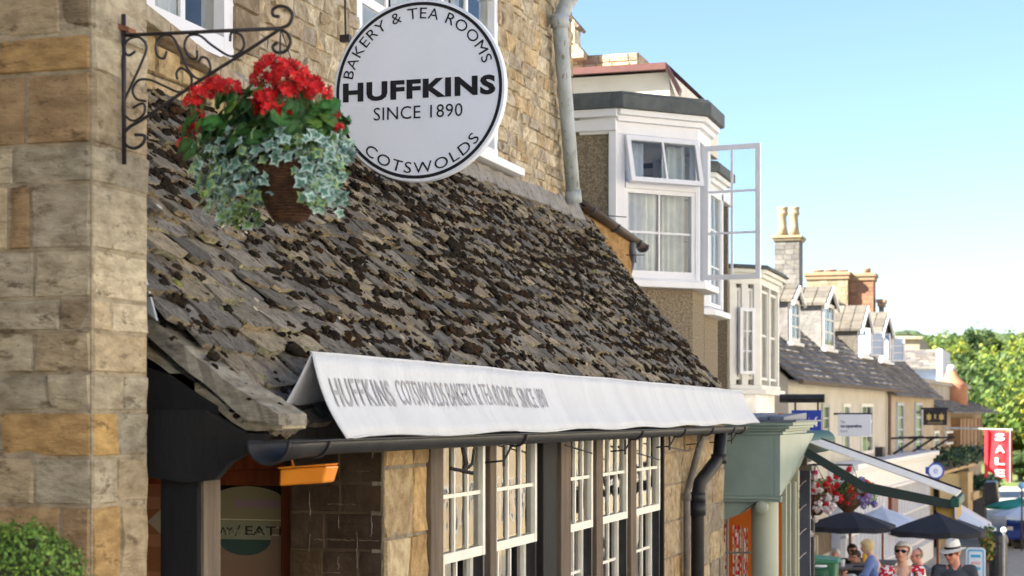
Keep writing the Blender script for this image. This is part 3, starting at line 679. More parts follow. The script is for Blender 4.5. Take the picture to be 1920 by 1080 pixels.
# ============ wrought iron bracket on the pier
BY = 5.17
br = empty('iron_bracket', atY(228, 180, BY), 'black wrought iron scroll bracket fixed to the stone pier', 'bracket')
cp = lambda x, y, dy=0: atY(200+x/2.454, y/2.454, BY)+Vector((0, dy, 0))
mb = MB()
mb.tube([cp(61, 68)+Vector((.014, 0, 0)), cp(64, 757)+Vector((.014, 0, 0))], .008, 6); mb.tube([cp(70, 163), cp(805, 130)], .0065, 6)
P = lambda *a: [cp(a[i], a[i+1]) for i in range(0, len(a), 2)]
mb.tube(spl(P(800, 130, 838, 112, 855, 72, 835, 38, 795, 28, 765, 45, 768, 72, 795, 76)), .0058, 6)
mb.tube(spl(P(795, 136, 640, 238, 430, 370, 180, 540, 105, 585, 76, 625, 90, 668, 130, 682, 168, 658, 174, 625, 130, 620)), .0058, 6)
mb.tube(spl(P(800, 135, 832, 155, 846, 195, 822, 236, 780, 240, 764, 215, 786, 195)), .0055, 6)
mb.build('frame', m_iron, br, smooth=True)
for pp in (P(132, 236, 100, 255, 80, 225, 100, 182, 150, 172, 183, 215, 160, 290, 80, 470, 84, 528, 125, 556, 168, 528, 176, 488, 160, 476, 122, 496),
           P(182, 466, 138, 455, 120, 415, 146, 370, 200, 368, 270, 398, 335, 424, 384, 400, 388, 350, 345, 313, 322, 335, 326, 365),
           P(276, 235, 264, 268, 236, 258, 226, 212, 252, 166, 300, 168, 332, 222, 370, 312, 410, 358, 452, 360, 477, 320, 466, 274, 436, 264, 424, 292),
           P(416, 232, 414, 268, 384, 266, 358, 216, 376, 166, 428, 164, 480, 205, 560, 256, 602, 250, 632, 212, 620, 164, 576, 150, 568, 190)):
    mb = MB(); mb.tube(spl(pp), .0045, 6); mb.build('scroll', m_iron, br, smooth=True)
mb = MB(); mb.hexa([cp(8, 118, .04), cp(108, 150, .04), cp(108, 150, -.01), cp(8, 118, -.01), cp(8, 95, .04), cp(108, 126, .04), cp(108, 126, -.01), cp(8, 95, -.01)])
mb.build('wall_plate', M('rust', (.28, .11, .06), (.18, .08, .05), None, 30, .9, .4), br)
# ============ hanging basket
KY = 5.12; KC = atY(552, 340, KY); r5 = random.Random(21)
bask = empty('hanging_basket', KC, 'wicker hanging basket of red geraniums and variegated ivy', 'flower basket')
pm = 1/560.0
top = atY(552, 312, KY); bh = 100*pm
mb = MB(); ax_ = Vector((.10, 0, 1)).normalized()
prof = lambda t: (.125*math.sin(min(1, .30+t*.95)*math.pi/2)**.9)*(1-.0*t)
bot = top-ax_*bh
for k in range(20):
    t = k/19; rr0 = .035+.085*t**.55; c = bot.lerp(top, t)
    mb.tube([c+Vector((math.cos(a)*(rr0+.003*(1 if (j+k) % 2 else -1)), math.sin(a)*(rr0+.003*(1 if (j+k) % 2 else -1)), 0)) for j, a in enumerate([2*math.pi*i/36 for i in range(37)])], .0055, 5, (r5.uniform(.7, 1.3),)*3)
for i in range(18):
    a = 2*math.pi*i/18; mb.tube([bot.lerp(top, t)+Vector((math.cos(a), math.sin(a), 0))*(.035+.085*t**.55) for t in (0, .2, .5, .8, 1)], .004, 5)
mb.lathe(bot-ax_*.005, [(.002, 0), (.05, .004), (.12, bh)], 20)
mb.build('basket', m_wicker, bask, smooth=True)
mb = MB(); hook = cp(800, 130)
for a in (.3, 2.4, 4.5): mb.tube([top+Vector((.11*math.cos(a), .11*math.sin(a), 0)), hook], .002, 4)
mb.build('chain', m_iron, bask)
def gleaf(mb, c, n, r, rnd, col, kind=0):
    n = n.normalized(); e1 = n.orthogonal().normalized(); e2 = n.cross(e1); ph = rnd.random()*6.28
    if kind == 0:    # round scalloped leaf
        k = 14; vs = [c-n*r*.15]
        for i in range(k):
            a = ph+2*math.pi*(i/k*.92+.04); q = r*(1+.10*math.sin(i*math.pi))*(1 if i % 2 else .88)
            vs.append(c+(e1*math.cos(a)+e2*math.sin(a))*q+n*(r*.12*math.sin(a*2)))
        for i in range(k):
            a = ph+2*math.pi*(i/k*.92+.04); vs.append(c+(e1*math.cos(a)+e2*math.sin(a))*r*.6+n*r*.04*math.sin(a*3))
        f = [(0, 1+k+i, 1+k+i+1) for i in range(k-1)]+[(1+k+i, 1+i, 2+i, 2+k+i) for i in range(k-1)]
        b = mb.add(vs, f, col)
        for q in range(k-1): mb.c[-1-q] = tuple(x*.8 for x in col)
    else:            # ivy: five points with a pale margin
        R5 = [1.15, .55, .85, .5, .75, .25, .75, .5, .85, .55]
        def rg(s): return [c+(e1*math.cos(ph+i*.628)+e2*math.sin(ph+i*.628))*r*R5[i]*s+n*(r*.18*math.cos(i*1.3)*s) for i in range(10)]
        pw = rnd.uniform(.5, 1); pale = (.50*pw, .66*pw, .62*pw)
        if rnd.random() < .25: pale = (.35, .48, .18)
        vs = [c-n*r*.06]+rg(.62)+rg(1)
        mb.add(vs, [(0, 1+i, 1+(i+1) % 10) for i in range(10)], col)
        mb.add(vs, [(1+i, 11+i, 11+(i+1) % 10, 1+(i+1) % 10) for i in range(10)], pale)
m_leaf = M('leaf', (1, 1, 1), (.8, .85, .8), None, 60, .5, .15, 80, vcol=True, spec=.3)
m_petal = M('geranium petal', (1, 1, 1), (.8, .6, .6), None, 90, .6, 0, vcol=True)
def inreg(u, v, regs): return any(((u-a)/p)**2+((v-b)/q)**2 < 1 for a, b, p, q in regs)
mb = MB(); cnt = 0
while cnt < 330:
    u, v = r5.uniform(360, 640), r5.uniform(175, 345)
    if not inreg(u, v, [(500, 240, 105, 58), (440, 250, 75, 55), (590, 225, 48, 38), (400, 270, 35, 42), (470, 200, 45, 30), (560, 250, 70, 45)]): continue
    cnt += 1; dy = r5.uniform(-.13, .13)
    p = atY(u, v, KY)+Vector((0, dy, 0)); nn = Vector((r5.gauss(0, .5)+(p.x-KC.x)*4, -.5+r5.gauss(0, .4)+dy*3, .7+r5.gauss(0, .35)))
    g = r5.uniform(.75, 1.3); gleaf(mb, p, nn, r5.uniform(.022, .042), r5, (.055*g, .15*g, .04*g) if r5.random() < .8 else (.14*g, .26*g, .05*g))
for u, v in ((608, 200), (618, 195), (600, 208), (395, 228), (405, 236)):
    gleaf(mb, atY(u, v, KY-.1), Vector((.1, -.6, .7)), .04, r5, (.07, .24, .05))
mb.build('geranium_leaves', m_leaf, bask)
mb = MB(); cnt = 0
while cnt < 580:
    u, v = r5.uniform(380, 665), r5.uniform(255, 425)
    if not inreg(u, v, [(455, 305, 68, 45), (500, 290, 60, 38), (430, 350, 45, 45), (490, 345, 50, 40), (612, 300, 40, 55), (615, 355, 30, 46), (575, 280, 60, 26), (445, 395, 22, 28)]): continue
    if inreg(u, v, [(574, 376, 26, 36)]): continue
    cnt += 1; dy = r5.uniform(-.16, .10)
    p = atY(u, v, KY)+Vector((0, dy, 0)); nn = Vector((r5.gauss(0, .45)+(p.x-KC.x)*3, -.9+r5.gauss(0, .3), .35+r5.gauss(0, .35)))
    lo = v > 375 and u < 480; g = r5.uniform(.8, 1.3)
    gleaf(mb, p, nn, r5.uniform(.020, .036), r5, (.16*g, .28*g, .07*g) if lo else (.12*g, .25*g, .19*g), 1)
mb.build('ivy', m_leaf, bask)
def petal(mb, c, n, r, rnd, col):
    e1 = n.orthogonal().normalized(); e2 = n.cross(e1); ph = rnd.random()*6.28
    for k in range(5):
        a = ph+k*1.257; d = e1*math.cos(a)+e2*math.sin(a); s = n.cross(d)
        g = rnd.uniform(.75, 1.2); q = rnd.uniform(.1, .45)
        mb.add([c, c+d*r*.5+s*r*.32+n*r*q*.5, c+d*r+s*r*.26+n*r*q, c+d*r-s*r*.26+n*r*q, c+d*r*.5-s*r*.32+n*r*q*.5], [(0, 1, 2, 3, 4)], tuple(x*g for x in col))
for (u, v, rad) in ((512, 128, 34), (545, 140, 34), (490, 150, 22), (575, 160, 30), (598, 172, 24), (535, 170, 26), (500, 182, 22), (505, 205, 26), (480, 195, 16), (535, 205, 14), (405, 160, 24), (430, 165, 22), (378, 172, 22), (362, 190, 17), (372, 215, 9), (352, 243, 15), (345, 268, 13), (366, 235, 10), (635, 238, 7), (631, 216, 6)):
    mb = MB(); c = atY(u, v+rad*.15, KY+r5.uniform(-.13, .0)); rr_ = rad*pm*1.02; n = max(6, int(rad*rad*.085))
    for i in range(n):
        dz = r5.uniform(-.35, 1); th = r5.random()*6.28; q = math.sqrt(max(0, 1-dz*dz))
        d = Vector((q*math.cos(th), q*math.sin(th), dz*.8)); nn = (d+Vector((r5.gauss(0, .3), -.35+r5.gauss(0, .3), r5.gauss(0, .3)))).normalized()
        petal(mb, c+d*rr_*r5.uniform(.75, 1), nn, r5.uniform(.010, .0145), r5, (.72, .012, .016) if r5.random() < .75 else (.45, .006, .010))
    if rad > 12:
        for i in range(10): mb.tube([c+Vector((r5.gauss(0, .3), r5.gauss(0, .3), -.1))*rr_, c-Vector((0, 0, rr_*1.2+.02))], .0015, 4, (.12, .2, .04))
    mb.build('geranium_flower', m_petal, bask)
# ============ clipped box bush, bottom left
KB = atY(45, 1050, 4.3); bush = empty('box_bush', (KB.x, KB.y, gz(4.3)), 'rounded clipped green box bush at the foot of the stone pier', 'bush')
mb = MB(); cb = KB+Vector((-.01, 0, -.045)); RB = .175
for i in range(5200):
    th = r5.random()*6.28; cz = r5.uniform(-.6, 1); q = math.sqrt(1-cz*cz); d = Vector((q*math.cos(th), q*math.sin(th), cz*.85))
    bumpy = 1+.16*mnoise.noise(d*3.3+Vector((5, 1, 2)))+.12*mnoise.noise(d*9)
    p = cb+d*RB*bumpy*(r5.uniform(.86, 1.03)); n = (d+Vector((r5.gauss(0, .5), r5.gauss(0, .5), r5.gauss(0, .5)))).normalized()
    e1 = n.orthogonal().normalized(); e2 = n.cross(e1); a = r5.random()*6.28; u_ = e1*math.cos(a)+e2*math.sin(a); v_ = n.cross(u_); l = r5.uniform(.006, .0095)
    g = r5.uniform(.4, 1.5); col = (.10*g, .20*g, .03*g) if r5.random() < .6 else (.20*g, .32*g, .05*g)
    mb.add([p-u_*l, p+v_*l*.55-u_*l*.2, p+u_*l, p-v_*l*.55-u_*l*.2, ], [(0, 1, 2, 3)], col)
mb.build('foliage', m_leaf, bush)
mb = MB(); mb.tube([(cb.x, cb.y, gz(4.3)), (cb.x, cb.y, cb.z-.05)], [.03, .02], 8); mb.blob(cb, RB*.84, RB*.84, RB*.7, r5, .1, 2, None, (.3, .3, .3)); mb.build('stem', M('bark', (.03, .04, .015), (.05, .05, .02), None, 20), bush)
mb = MB(); zg = gz(4.3); mb.lathe((cb.x, cb.y, zg), [(.12, 0), (.16, .3), (.17, .3), (.175, .33), (.14, .33), (.13, .25)], 24); mb.build('pot', M('clay', (.2, .16, .12), (.15, .12, .09), None, 9), bush)
rb = random.Random(5)
m_peb = M('pebble dash', (.34, .28, .19), (.16, .125, .085), (.62, .56, .45), 45, .95, 1, 70, c3amt=.60, c3scale=75, bdist=.02)
m_peb2 = m_peb
m_roofdark = M('felt roof edge', (.10, .115, .115), (.07, .08, .085), (.16, .16, .15), 8, .7, .3, 20, c3amt=.66)
m_curt = M('bedroom curtain', (.62, .68, .78), (.50, .57, .70), None, 6, .9, 0, vcol=True)
bay = empty('white_bay_house', (-4.3, 20, gz(20)), 'house with white painted upstairs bay windows over pebble dashed piers', 'house')
def V2(x, y, z): return Vector((x, y, z))
def pplan(mb, pts, z0, z1, col=(1, 1, 1)): mb.prism([Vector((x, y, z0)) for x, y in pts], (0, 0, z1-z0), col)
def grow(pts, d):   # offset an open bay plan outward
    out = []
    for i, p in enumerate(pts):
        p = Vector((*p, 0)); ns = []
        for j in (i-1, i):
            if 0 <= j < len(pts)-1:
                e = Vector((*pts[j+1], 0))-Vector((*pts[j], 0)); ns.append(Vector((e.y, -e.x, 0)).normalized())
        n = sum(ns, Vector()).normalized(); k = 1/max(.5, n.dot(ns[0])); q = p+n*d*k; out.append((q.x, q.y))
    return out
A_, B_2, C_2, D_2 = (-4.27, 17.5), (-3.53, 18.24), (-3.53, 18.95), (-4.27, 19.69)
zs_ = 1.36; zw0 = 1.44; zw1 = 2.95; zc1 = 3.20; zr = 3.38
def make_bay(P, zs, zw0, zw1, zc1, zr, parent, wmat, edge, body, wins):
    back = [(P[-1][0]-.4, P[-1][1]), (P[0][0]-.4, P[0][1])]
    mb = MB(); pplan(mb, grow(P, -.07)+back, -3.4, zs-.02); mb.build('pier', body, parent)
    mb = MB(); pplan(mb, grow(P, .09)+back, zs-.02, zs+.055); pplan(mb, grow(P, .02)+back, zs+.055, zw0)
    pplan(mb, grow(P, .0)+back, zw1, zc1-.12); pplan(mb, grow(P, .05)+back, zc1-.12, zc1-.06); pplan(mb, grow(P, .10)+back, zc1-.06, zc1)
    mb.build('cornice', wmat, parent, bevel=.008)
    mb = MB(); pplan(mb, grow(P, .15)+[(P[-1][0]-1.5, P[-1][1]+.1), (P[0][0]-2.5, P[0][1]-.12)], zc1, zr-.03); pplan(mb, grow(P, .12)+[(P[-1][0]-1.5, P[-1][1]), (P[0][0]-2.5, P[0][1]-.09)], zr-.03, zr)
    mb.build('roof_edge', edge, parent, bevel=.01)
    fr = []
    for i in range(len(P)-1):
        a = Vector((*P[i], 0)); b = Vector((*P[i+1], 0)); e = b-a; L = e.length; e.normalize()
        F = Frame(a, 0, Vector((e.y, -e.x, 0))); F.a = e; fr.append((F, L))
    return fr
fr = make_bay([A_, B_2, C_2, D_2], zs_, zw0, zw1, zc1, zr, bay, m_white, m_roofdark, m_peb, None)
F0, L0 = fr[0]; F1_, L1_ = fr[1]; F2_, L2_ = fr[2]
pu = lambda u, v: F0  # canted face coordinates by column
def onface(F, u, v):
    r = ray(u, v); t = (F.o.dot(F.n))/(r.dot(F.n)); p = r*t; return (p-F.o).dot(F.a), p.z
a0, _ = onface(F0, 1172, 400); a1, _ = onface(F0, 1304, 400)
zt = onface(F0, 1230, 262)[1]; zm = onface(F0, 1230, 350)[1]; zb = onface(F0, 1230, 516)[1]
mb = MB()   # corner posts and sheet around the lights
mb.box(F0, 0, a0-.0, -.10, .0, zw0, zw1); mb.box(F0, a1, L0, -.10, .0, zw0, zw1); mb.box(F0, a0, a1, -.10, -.002, zt, zw1); mb.box(F0, a0, a1, -.1, -.002, zw0, zb); mb.box(F0, a0, a1, -.1, .012, zm-.035, zm+.03)
mb.box(F1_, 0, .09, -.1, 0, zw0, zw1); mb.box(F1_, L1_-.09, L1_, -.1, 0, zw0, zw1); mb.box(F1_, L1_/2-.03, L1_/2+.03, -.1, 0, zw0, zw1); mb.box(F2_, 0, .1, -.1, 0, zw0, zw1); mb.box(F2_, L2_-.1, L2_, -.1, 0, zw0, zw1)
mb.build('bay_frame', m_white, bay, bevel=.005)
wf = window(F0, a0, a1, zb, zm-.035, 2, 2, m_white, m_glass, bay, fw=.045, mw=.022, n0=-.07, n1=-.01, name='fixed_window')
# top light tilted open
HF = Frame(F0.p(a0-.01, .02, zm+.03), 0); HF.a = F0.a; HF.n = F0.n; th = R(13); Hh = zt-zm
class Tilt:
    def __init__(s, F, piv, th): s.F = F; s.piv = piv; s.th = th
    def p(s, a, n, z):
        dz = z-s.piv; return s.F.p(a, n*math.cos(s.th)-dz*math.sin(s.th), s.piv+dz*math.cos(s.th)+n*math.sin(s.th))
TF = Tilt(F0, zt, th)
window(TF, a0-.01, a1+.01, zm-.0, zt+.01, 2, 1, m_white, m_glass, bay, fw=.05, mw=.024, n0=.0, n1=.045, name='top_hung_window', label='top hung light propped open')
window(F1_, L1_/2+.03, L1_-.09, zw0, zw1, 2, 3, m_white, m_glass, bay, fw=.04, mw=.022, n0=-.07, n1=-.01, name='fixed_window')
window(F2_, .1, L2_-.1, zw0, zw1, 2, 3, m_white, m_glass, bay, fw=.04, mw=.022, n0=-.07, n1=-.01, name='fixed_window')
# open casement standing out towards the street
q0 = atY(1320, 275, 18.27); q1 = atY(1426, 522, 18.19)
FCm = Frame((q0.x, 18.27, 0), 0); e = Vector((q1.x-q0.x, q1.y-q0.y, 0)); Lc = e.length; FCm.a = e.normalized(); FCm.n = Vector((FCm.a.y, -FCm.a.x, 0))
window(FCm, 0, Lc, q1.z, q0.z, 2, 3, m_white, m_glass, bay, fw=.052, mw=.024, n0=-.02, n1=.02, name='open_casement', label='casement window swung open over the street')
mb = MB(); curtain(mb, F0, a0-.02, a0+.36, zw0, zw1-.05, -.2, .02, .09, (1, 1, 1)); curtain(mb, F0, a1-.30, a1, zw0, zw1-.05, -.2, .02, .09, (1.15, 1.1, .95)); curtain(mb, F0, a0+.3, a0+.55, zw0, zm, -.24, .02, .1, (1.3, 1.25, 1.1), flare=.06)
curtain(mb, F1_, .1, .4, zw0, zw1-.05, -.25, .02, .09); mb.build('curtain', m_curt, bay)
mb = MB(); pplan(mb, [(-5.6, 17.8), (-5.5, 17.8), (-5.5, 21), (-5.6, 21)], 1.3, 3.1); mb.build('room', M('bedroom wall', (.45, .5, .6), None, None, bump=0), bay)
# main body: pebble dashed side wall, flat roof, second storey set back
mb = MB(); mb.box(W, -9, -4.27, 17.52, 17.62, -3.4, 2.98); mb.box(W, -9, -8.9, 17.6, 24.5, -3.4, 3.1); mb.box(W, -4.38, -4.28, 20.3, 21.1, -3.4, 3.1); mb.box(W, -9, -4.3, 24.4, 24.5, -3.4, 3.1)
mb.build('wall', m_peb, bay)
mb = MB(); mb.box(W, -9, -4.26, 17.46, 17.6, 2.98, 3.10); mb.box(W, -9, -4.24, 17.41, 17.6, 3.12, 3.20); mb.box(W, -4.36, -4.24, 20.3, 24.5, 2.98, 3.2); mb.box(W, -4.345, -4.262, 17.485, 17.56, 1.4, 2.98)
mb.build('fascia', m_white, bay, bevel=.006)
mb = MB(); mb.box(W, -9, -4.3, 17.38, 24.5, 3.205, 3.37); mb.build('roof', m_roofdark, bay)
m_brownpaint2 = M('dark red brown paint', (.13, .055, .05), (.10, .045, .045), None, 5, .5, .1)
m_creamr = M('cream render', (.72, .69, .61), (.66, .63, .55), (.60, .56, .48), 3, .85, .15, 20, c3amt=.65)
c1 = atY(1262, 133, 18.9); mb = MB(); mb.box(W, -9, c1.x-.05, 18.95, 22, 3.3, c1.z); mb.build('attic_wall', m_creamr, bay)
f0 = atY(1250, 118, 18.85); f1 = atY(1274, 180, 19.0); zt2 = f0.z; th_ = .075
mb = MB(); mb.box(W, -9, f0.x, 18.80, 18.86, zt2-th_, zt2)
mb.hexa([f0+V2(0, -.06, -th_), f1+V2(0, -.06, -.0), f1+V2(0, .05, -.0), f0+V2(0, .05, -th_), f0+V2(0, -.06, 0), f1+V2(.02, -.06, th_*.9), f1+V2(.02, .05, th_*.9), f0+V2(0, .05, 0)])
mb.add([f0+V2(0, 0, 0), V2(-9, 18.86, zt2-.01), V2(-9, 22, zt2-.01), V2(f0.x, 22, zt2-.01)], [(0, 1, 2, 3)])
mb.build('attic_fascia', m_brownpaint2, bay)
mb = MB(); w0 = f0+V2(-.03, .03, -.02); w1 = f1+V2(-.05, .03, .0); mb.add([w0, w1, V2(c1.x-.1, 18.96, w1.z), V2(c1.x-.1, 18.96, w0.z)], [(0, 1, 2, 3)]); mb.build('attic_cheek', m_creamr, bay)
# second bay farther on
P2 = [(-4.62, 20.9), (-4.02, 21.5), (-4.02, 22.5), (-4.62, 23.1)]
fr2 = make_bay(P2, 1.27, 1.35, 2.8, 3.06, 3.2, bay, m_white, m_roofdark, m_peb, None)
for F, L in fr2:
    mb = MB(); mb.box(F, 0, .1, -.1, 0, 1.36, 2.9); mb.box(F, L-.1, L, -.1, 0, 1.36, 2.9); mb.build('bay_frame', m_white, bay)
    window(F, .1, L-.1, 1.37, 2.9, 2, 3, m_white, m_glass, bay, fw=.05, mw=.022, n0=-.08, n1=-.01, name='fixed_window')
mb = MB()
for F, L in fr2: curtain(mb, F, .1, L-.1, 1.37, 2.85, -.2, .02, .1)
mb.build('curtain', m_curt, bay)
# rubble chimney stump and coping behind
mb = MB(); p = atY(1196, 98, 20.5); stone_wall(mb, CF(0, 20.5), -9, p.x, p.z-.5, p.z, (.07, .12), (.12, .3), [(.45, .38, .28), (.36, .31, .26), (.55, .46, .3)], rb, gx=.2)
mb.box(W, -9, p.x, 20.55, 21.3, p.z-.5, p.z, (.45, .38, .28)); mb.build('chimney', m_stone, bay)
mb = MB(); p = atY(1077, 30, 20.3); mb.box(W, p.x-.35, p.x, 20.3, 20.6, p.z-.35, p.z-.05, (.62, .6, .5)); mb.prism([p+V2(-.4, 0, -.02), p+V2(-.13, 0, .10), p+V2(.06, 0, -.12), p+V2(.03, 0, -.15), p+V2(-.13, 0, .05), p+V2(-.4, 0, -.06)], (0, .35, 0), (.2, .17, .14))
q = atY(1094, 100, 20.3); mb.prism([q+V2(-.4, 0, -.05), q+V2(0, 0, -.05), q+V2(0, 0, .02), q+V2(-.08, 0, .12), q+V2(-.4, 0, .2)], (0, .3, 0), (.5, .42, .3)); mb.build('chimney', m_stone, bay)
# ============ neighbour lean-to with brown gutter (between roof and bay)
lean = empty('corner_lean_to', (-4.1, 16.6, gz(16.6)), 'small lean to with brown gutter tucked between mossy roof and white bay', 'lean to')
ga = atY(1092, 378, 16.25); gb = atY(1208, 462, 17.35)
mb = MB(); e = (gb-ga); en = e.normalized(); side = Vector((-en.y, en.x, 0)).normalized()
n = 10; vs = []
for i in range(2):
    for j in range(n+1):
        a = math.pi+math.pi*j/n; c = ga.lerp(gb, i); vs.append(c+side*.062*math.cos(a)+Vector((0, 0, .062*math.sin(a))))
mb.add(vs, [(j, j+1, n+2+j, n+1+j) for j in range(n)]); g_ = mb.build('gutter', m_brownplastic, lean, smooth=True); sm = g_.modifiers.new('s', 'SOLIDIFY'); sm.thickness = .006
mb = MB()
for t in (.12, .50, .86, .97):
    c = ga.lerp(gb, t); mb.tube([c+side*.068*math.cos(math.pi+math.pi*j/8)+Vector((0, 0, .068*math.sin(math.pi+math.pi*j/8))) for j in range(9)], .012, 6)
c = ga.lerp(gb, .80)+V2(0, 0, -.05); d1_ = atY(1176, 516, c.y+.1)
mb.tube(spl([c, c+V2(-.005, 0, -.10), atY(1183, 490, c.y+.05), d1_, d1_+V2(-.05, .05, -.12)], 5), .042, 12); mb.build('downpipe', M('grey plastic pipe', (.07, .08, .10), None, None, rough=.4, bump=0), lean, smooth=True)
mb = MB(); mb.hexa([ga+V2(-.03, .02, .0), gb+V2(-.03, .02, .0), gb+V2(-1.3, .02, .25), ga+V2(-1.3, .02, .35), ga+V2(-.03, .02, .05), gb+V2(-.03, .02, .05), gb+V2(-1.3, .02, .31), ga+V2(-1.3, .02, .4)], (.14, .12, .10)); mb.build('roof', m_darkwood, lean)
WFr = Frame((ga.x-.13, ga.y+.05, 0), 0, Vector((0, 0, 0))); WFr.a = Vector((e.x, e.y, 0)).normalized(); WFr.n = Vector((WFr.a.y, -WFr.a.x, 0)); mb = MB()
stone_wall(mb, WFr, 0, 1.0, -3.2, gb.z-.06, (.12, .2), (.2, .4), [(.42, .27, .12), (.38, .25, .12), (.28, .20, .13)], rb, gx=.1)
mb.hexa([V2(ga.x-.09, ga.y+.02, .6), V2(gb.x-.09, gb.y, .6), V2(gb.x-.5, gb.y, .6), V2(ga.x-.5, ga.y+.02, .6), V2(ga.x-.09, ga.y+.02, ga.z-.03), V2(gb.x-.09, gb.y-.25, gb.z+.02), V2(gb.x-.5, gb.y-.25, gb.z+.02), V2(ga.x-.5, ga.y+.02, ga.z-.03)], (.42, .26, .11))
stone_wall(mb, CF(0, ga.y+.05), -6, ga.x-.12, -3.2, ga.z-.1, (.12, .2), (.2, .4), [(.42, .27, .12), (.38, .25, .12)], rb, gx=.2); mb.build('wall', m_stone, lean)
mb = MB(); w_ = atY(1080, 400, 16.6); mb.tube([w_, w_+V2(.45, .3, -.02)], .005, 4); w_ = atY(1150, 478, 17.0); mb.tube([w_, w_+V2(.3, .1, 0)], .005, 4)
for uu in (1100, 1160, 1192): p = atY(uu, 430+(uu-1100)*.45, 16.6+(uu-1100)*.008); mb.tube([p, p+V2(0, 0, -.12)], .007, 4)
mb.build('wire', m_iron, lean)
# ============ cream bay house
m_creamp = M('cream painted timber', (.74, .73, .68), (.68, .67, .62), None, 4, .55, .1, 20)
crm = empty('cream_bay_house', (-4.2, 26, gz(26)), 'cream painted house whose tall bay stands behind the open casement', 'house')
yb = 25.0; pA = (xY(1368, yb), yb); k_ = None
def cant(u, y0, x0):       # 45 degree cant from (x0,y0) until column u
    r = ray(u, 775); m = r.x/r.y; t = (m*y0-x0)/(1-m); return (x0+t, y0+t)
pB = cant(1426, yb, pA[0]); pC = (pB[0], yX(1461, pB[0])); pD = (pC[0]-.7, pC[1]+.7)
z0c = zX(1440, 738, pB[0]); z1c = zX(1440, 540, pB[0]); z2c = zX(1440, 513, pB[0])
fc = make_bay([pA, pB, pC, pD], z0c, z0c+.12, z1c, z2c, z2c+.06, crm, m_creamp, m_roofdark, m_stone_far, None)
for F, L in fc[:2]:
    n = 2; mb = MB()
    for i in range(n+1): x = lerp(.06, L-.06, i/n); mb.box(F, x-.06, x+.06, -.1, 0, z0c+.12, z1c)
    mb.build('bay_frame', m_creamp, crm, bevel=.006)
    for i in range(n): window(F, lerp(.06, L-.06, i/n)+.06, lerp(.06, L-.06, (i+1)/n)-.06, z0c+.2, z1c-.06, 1, 2, m_creamp, m_glass, crm, fw=.04, mw=.03, n0=-.09, n1=-.03, name='sash_window')
q_, zt_w = onface(fc[0][0], 1383, 577); q2_, zb_w = onface(fc[0][0], 1411, 702)
window(fc[0][0], q_, q2_, zb_w, zt_w, 2, 3, m_white, m_glass, crm, fw=.05, mw=.02, n0=.01, n1=.07, name='white_casement', label='white casement with small panes standing proud of the cream bay')
mb = MB()
for F, L in fc[:2]: mb.box(F, .1, L-.1, -.22, -.18, z0c+.1, z1c, (.38, .36, .28))
mb.build('blind', M('blind', (1, 1, 1), None, None, vcol=True, bump=0, rough=.9), crm)
mb = MB(); mb.box(W, -9, pA[0]-.02, yb+.05, 27.6, -4.2, z1c+.1, (.6, .58, .5)); mb.build('wall', m_creamr, crm)
# ============ green shop
m_green = M('sage green paint', (.245, .315, .275), (.20, .27, .24), (.30, .36, .30), 2.2, .45, .08, 14, c3amt=.66)
m_green2 = M('pale sage paint', (.38, .41, .32), (.33, .36, .28), None, 3, .45, .08)
m_dgreen = M('dark green canvas', (.012, .085, .06), (.01, .065, .05), None, 8, .6, .1)
grn = empty('green_shop', (-2.8, 16.6, gz(16.6)), 'sage green shopfront with a boxed fascia and round column', 'shop')
GY = 16.2; X0 = xY(1318, GY); X1 = xY(1463, GY); ZT_ = zY(1400, 815, GY); ZB_ = zY(1400, 930, GY)
mb = MB(); mb.box(W, X0-.4, X1-.062, GY, GY+.03, ZB_, ZT_); mb.hexa([(X1-.06, GY, ZB_), (X1, GY, ZB_), (X1-.02, GY+1.6, ZB_+.25), (X1-.3, GY+1.6, ZB_+.25), (X1-.06, GY, ZT_), (X1, GY, ZT_), (X1+.12, GY+1.6, ZT_), (X1-.3, GY+1.6, ZT_)])
mb.box(W, X0-.4, X1-.08, GY+.04, 20.5, ZT_-.05, ZT_)
fas = mb.build('fascia', m_green, grn, bevel=.004)
mb = MB()
for i, (o_, h0, h1) in enumerate([(.03, 0, .03), (.06, .032, .055), (.10, .057, .085), (.14, .087, .12)]): mb.box(W, X0-.45, X1+o_, GY-o_, 17.9, ZT_+h0, ZT_+h1)
for i, (o_, h0, h1) in enumerate([(.03, -.03, 0.0), (.015, -.055, -.032)]): mb.box(W, X0-.4, X1+o_*.5, GY-o_, GY+.04, ZB_+h0-.0, ZB_+h1)
mb.build('cornice', m_green, grn, bevel=.004)
mb = MB(); pplan(mb, [(X0-.5, GY-.16), (X1+.17, GY-.16), (X1+.17, 18.0), (X0-.5, 18.0)], ZT_+.122, ZT_+.135); zl = ZT_+.14
for i in range(8):
    x = X0-.4+i*.15; mb.hexa([(x, GY-.1, zl), (x+.14, GY-.1, zl), (x+.13, 17.8, zl), (x, 17.8, zl), (x, GY-.1, zl+.02+.02*(i % 3)), (x+.14, GY-.1, zl+.03), (x+.13, 17.8, zl+.07), (x, 17.8, zl+.05)])
mb.build('lead_roof', M('blue grey lead', (.16, .19, .25), (.11, .13, .19), (.3, .32, .36), 6, .5, .5, 12, c3amt=.62, st=(1, 4, 1)), grn)
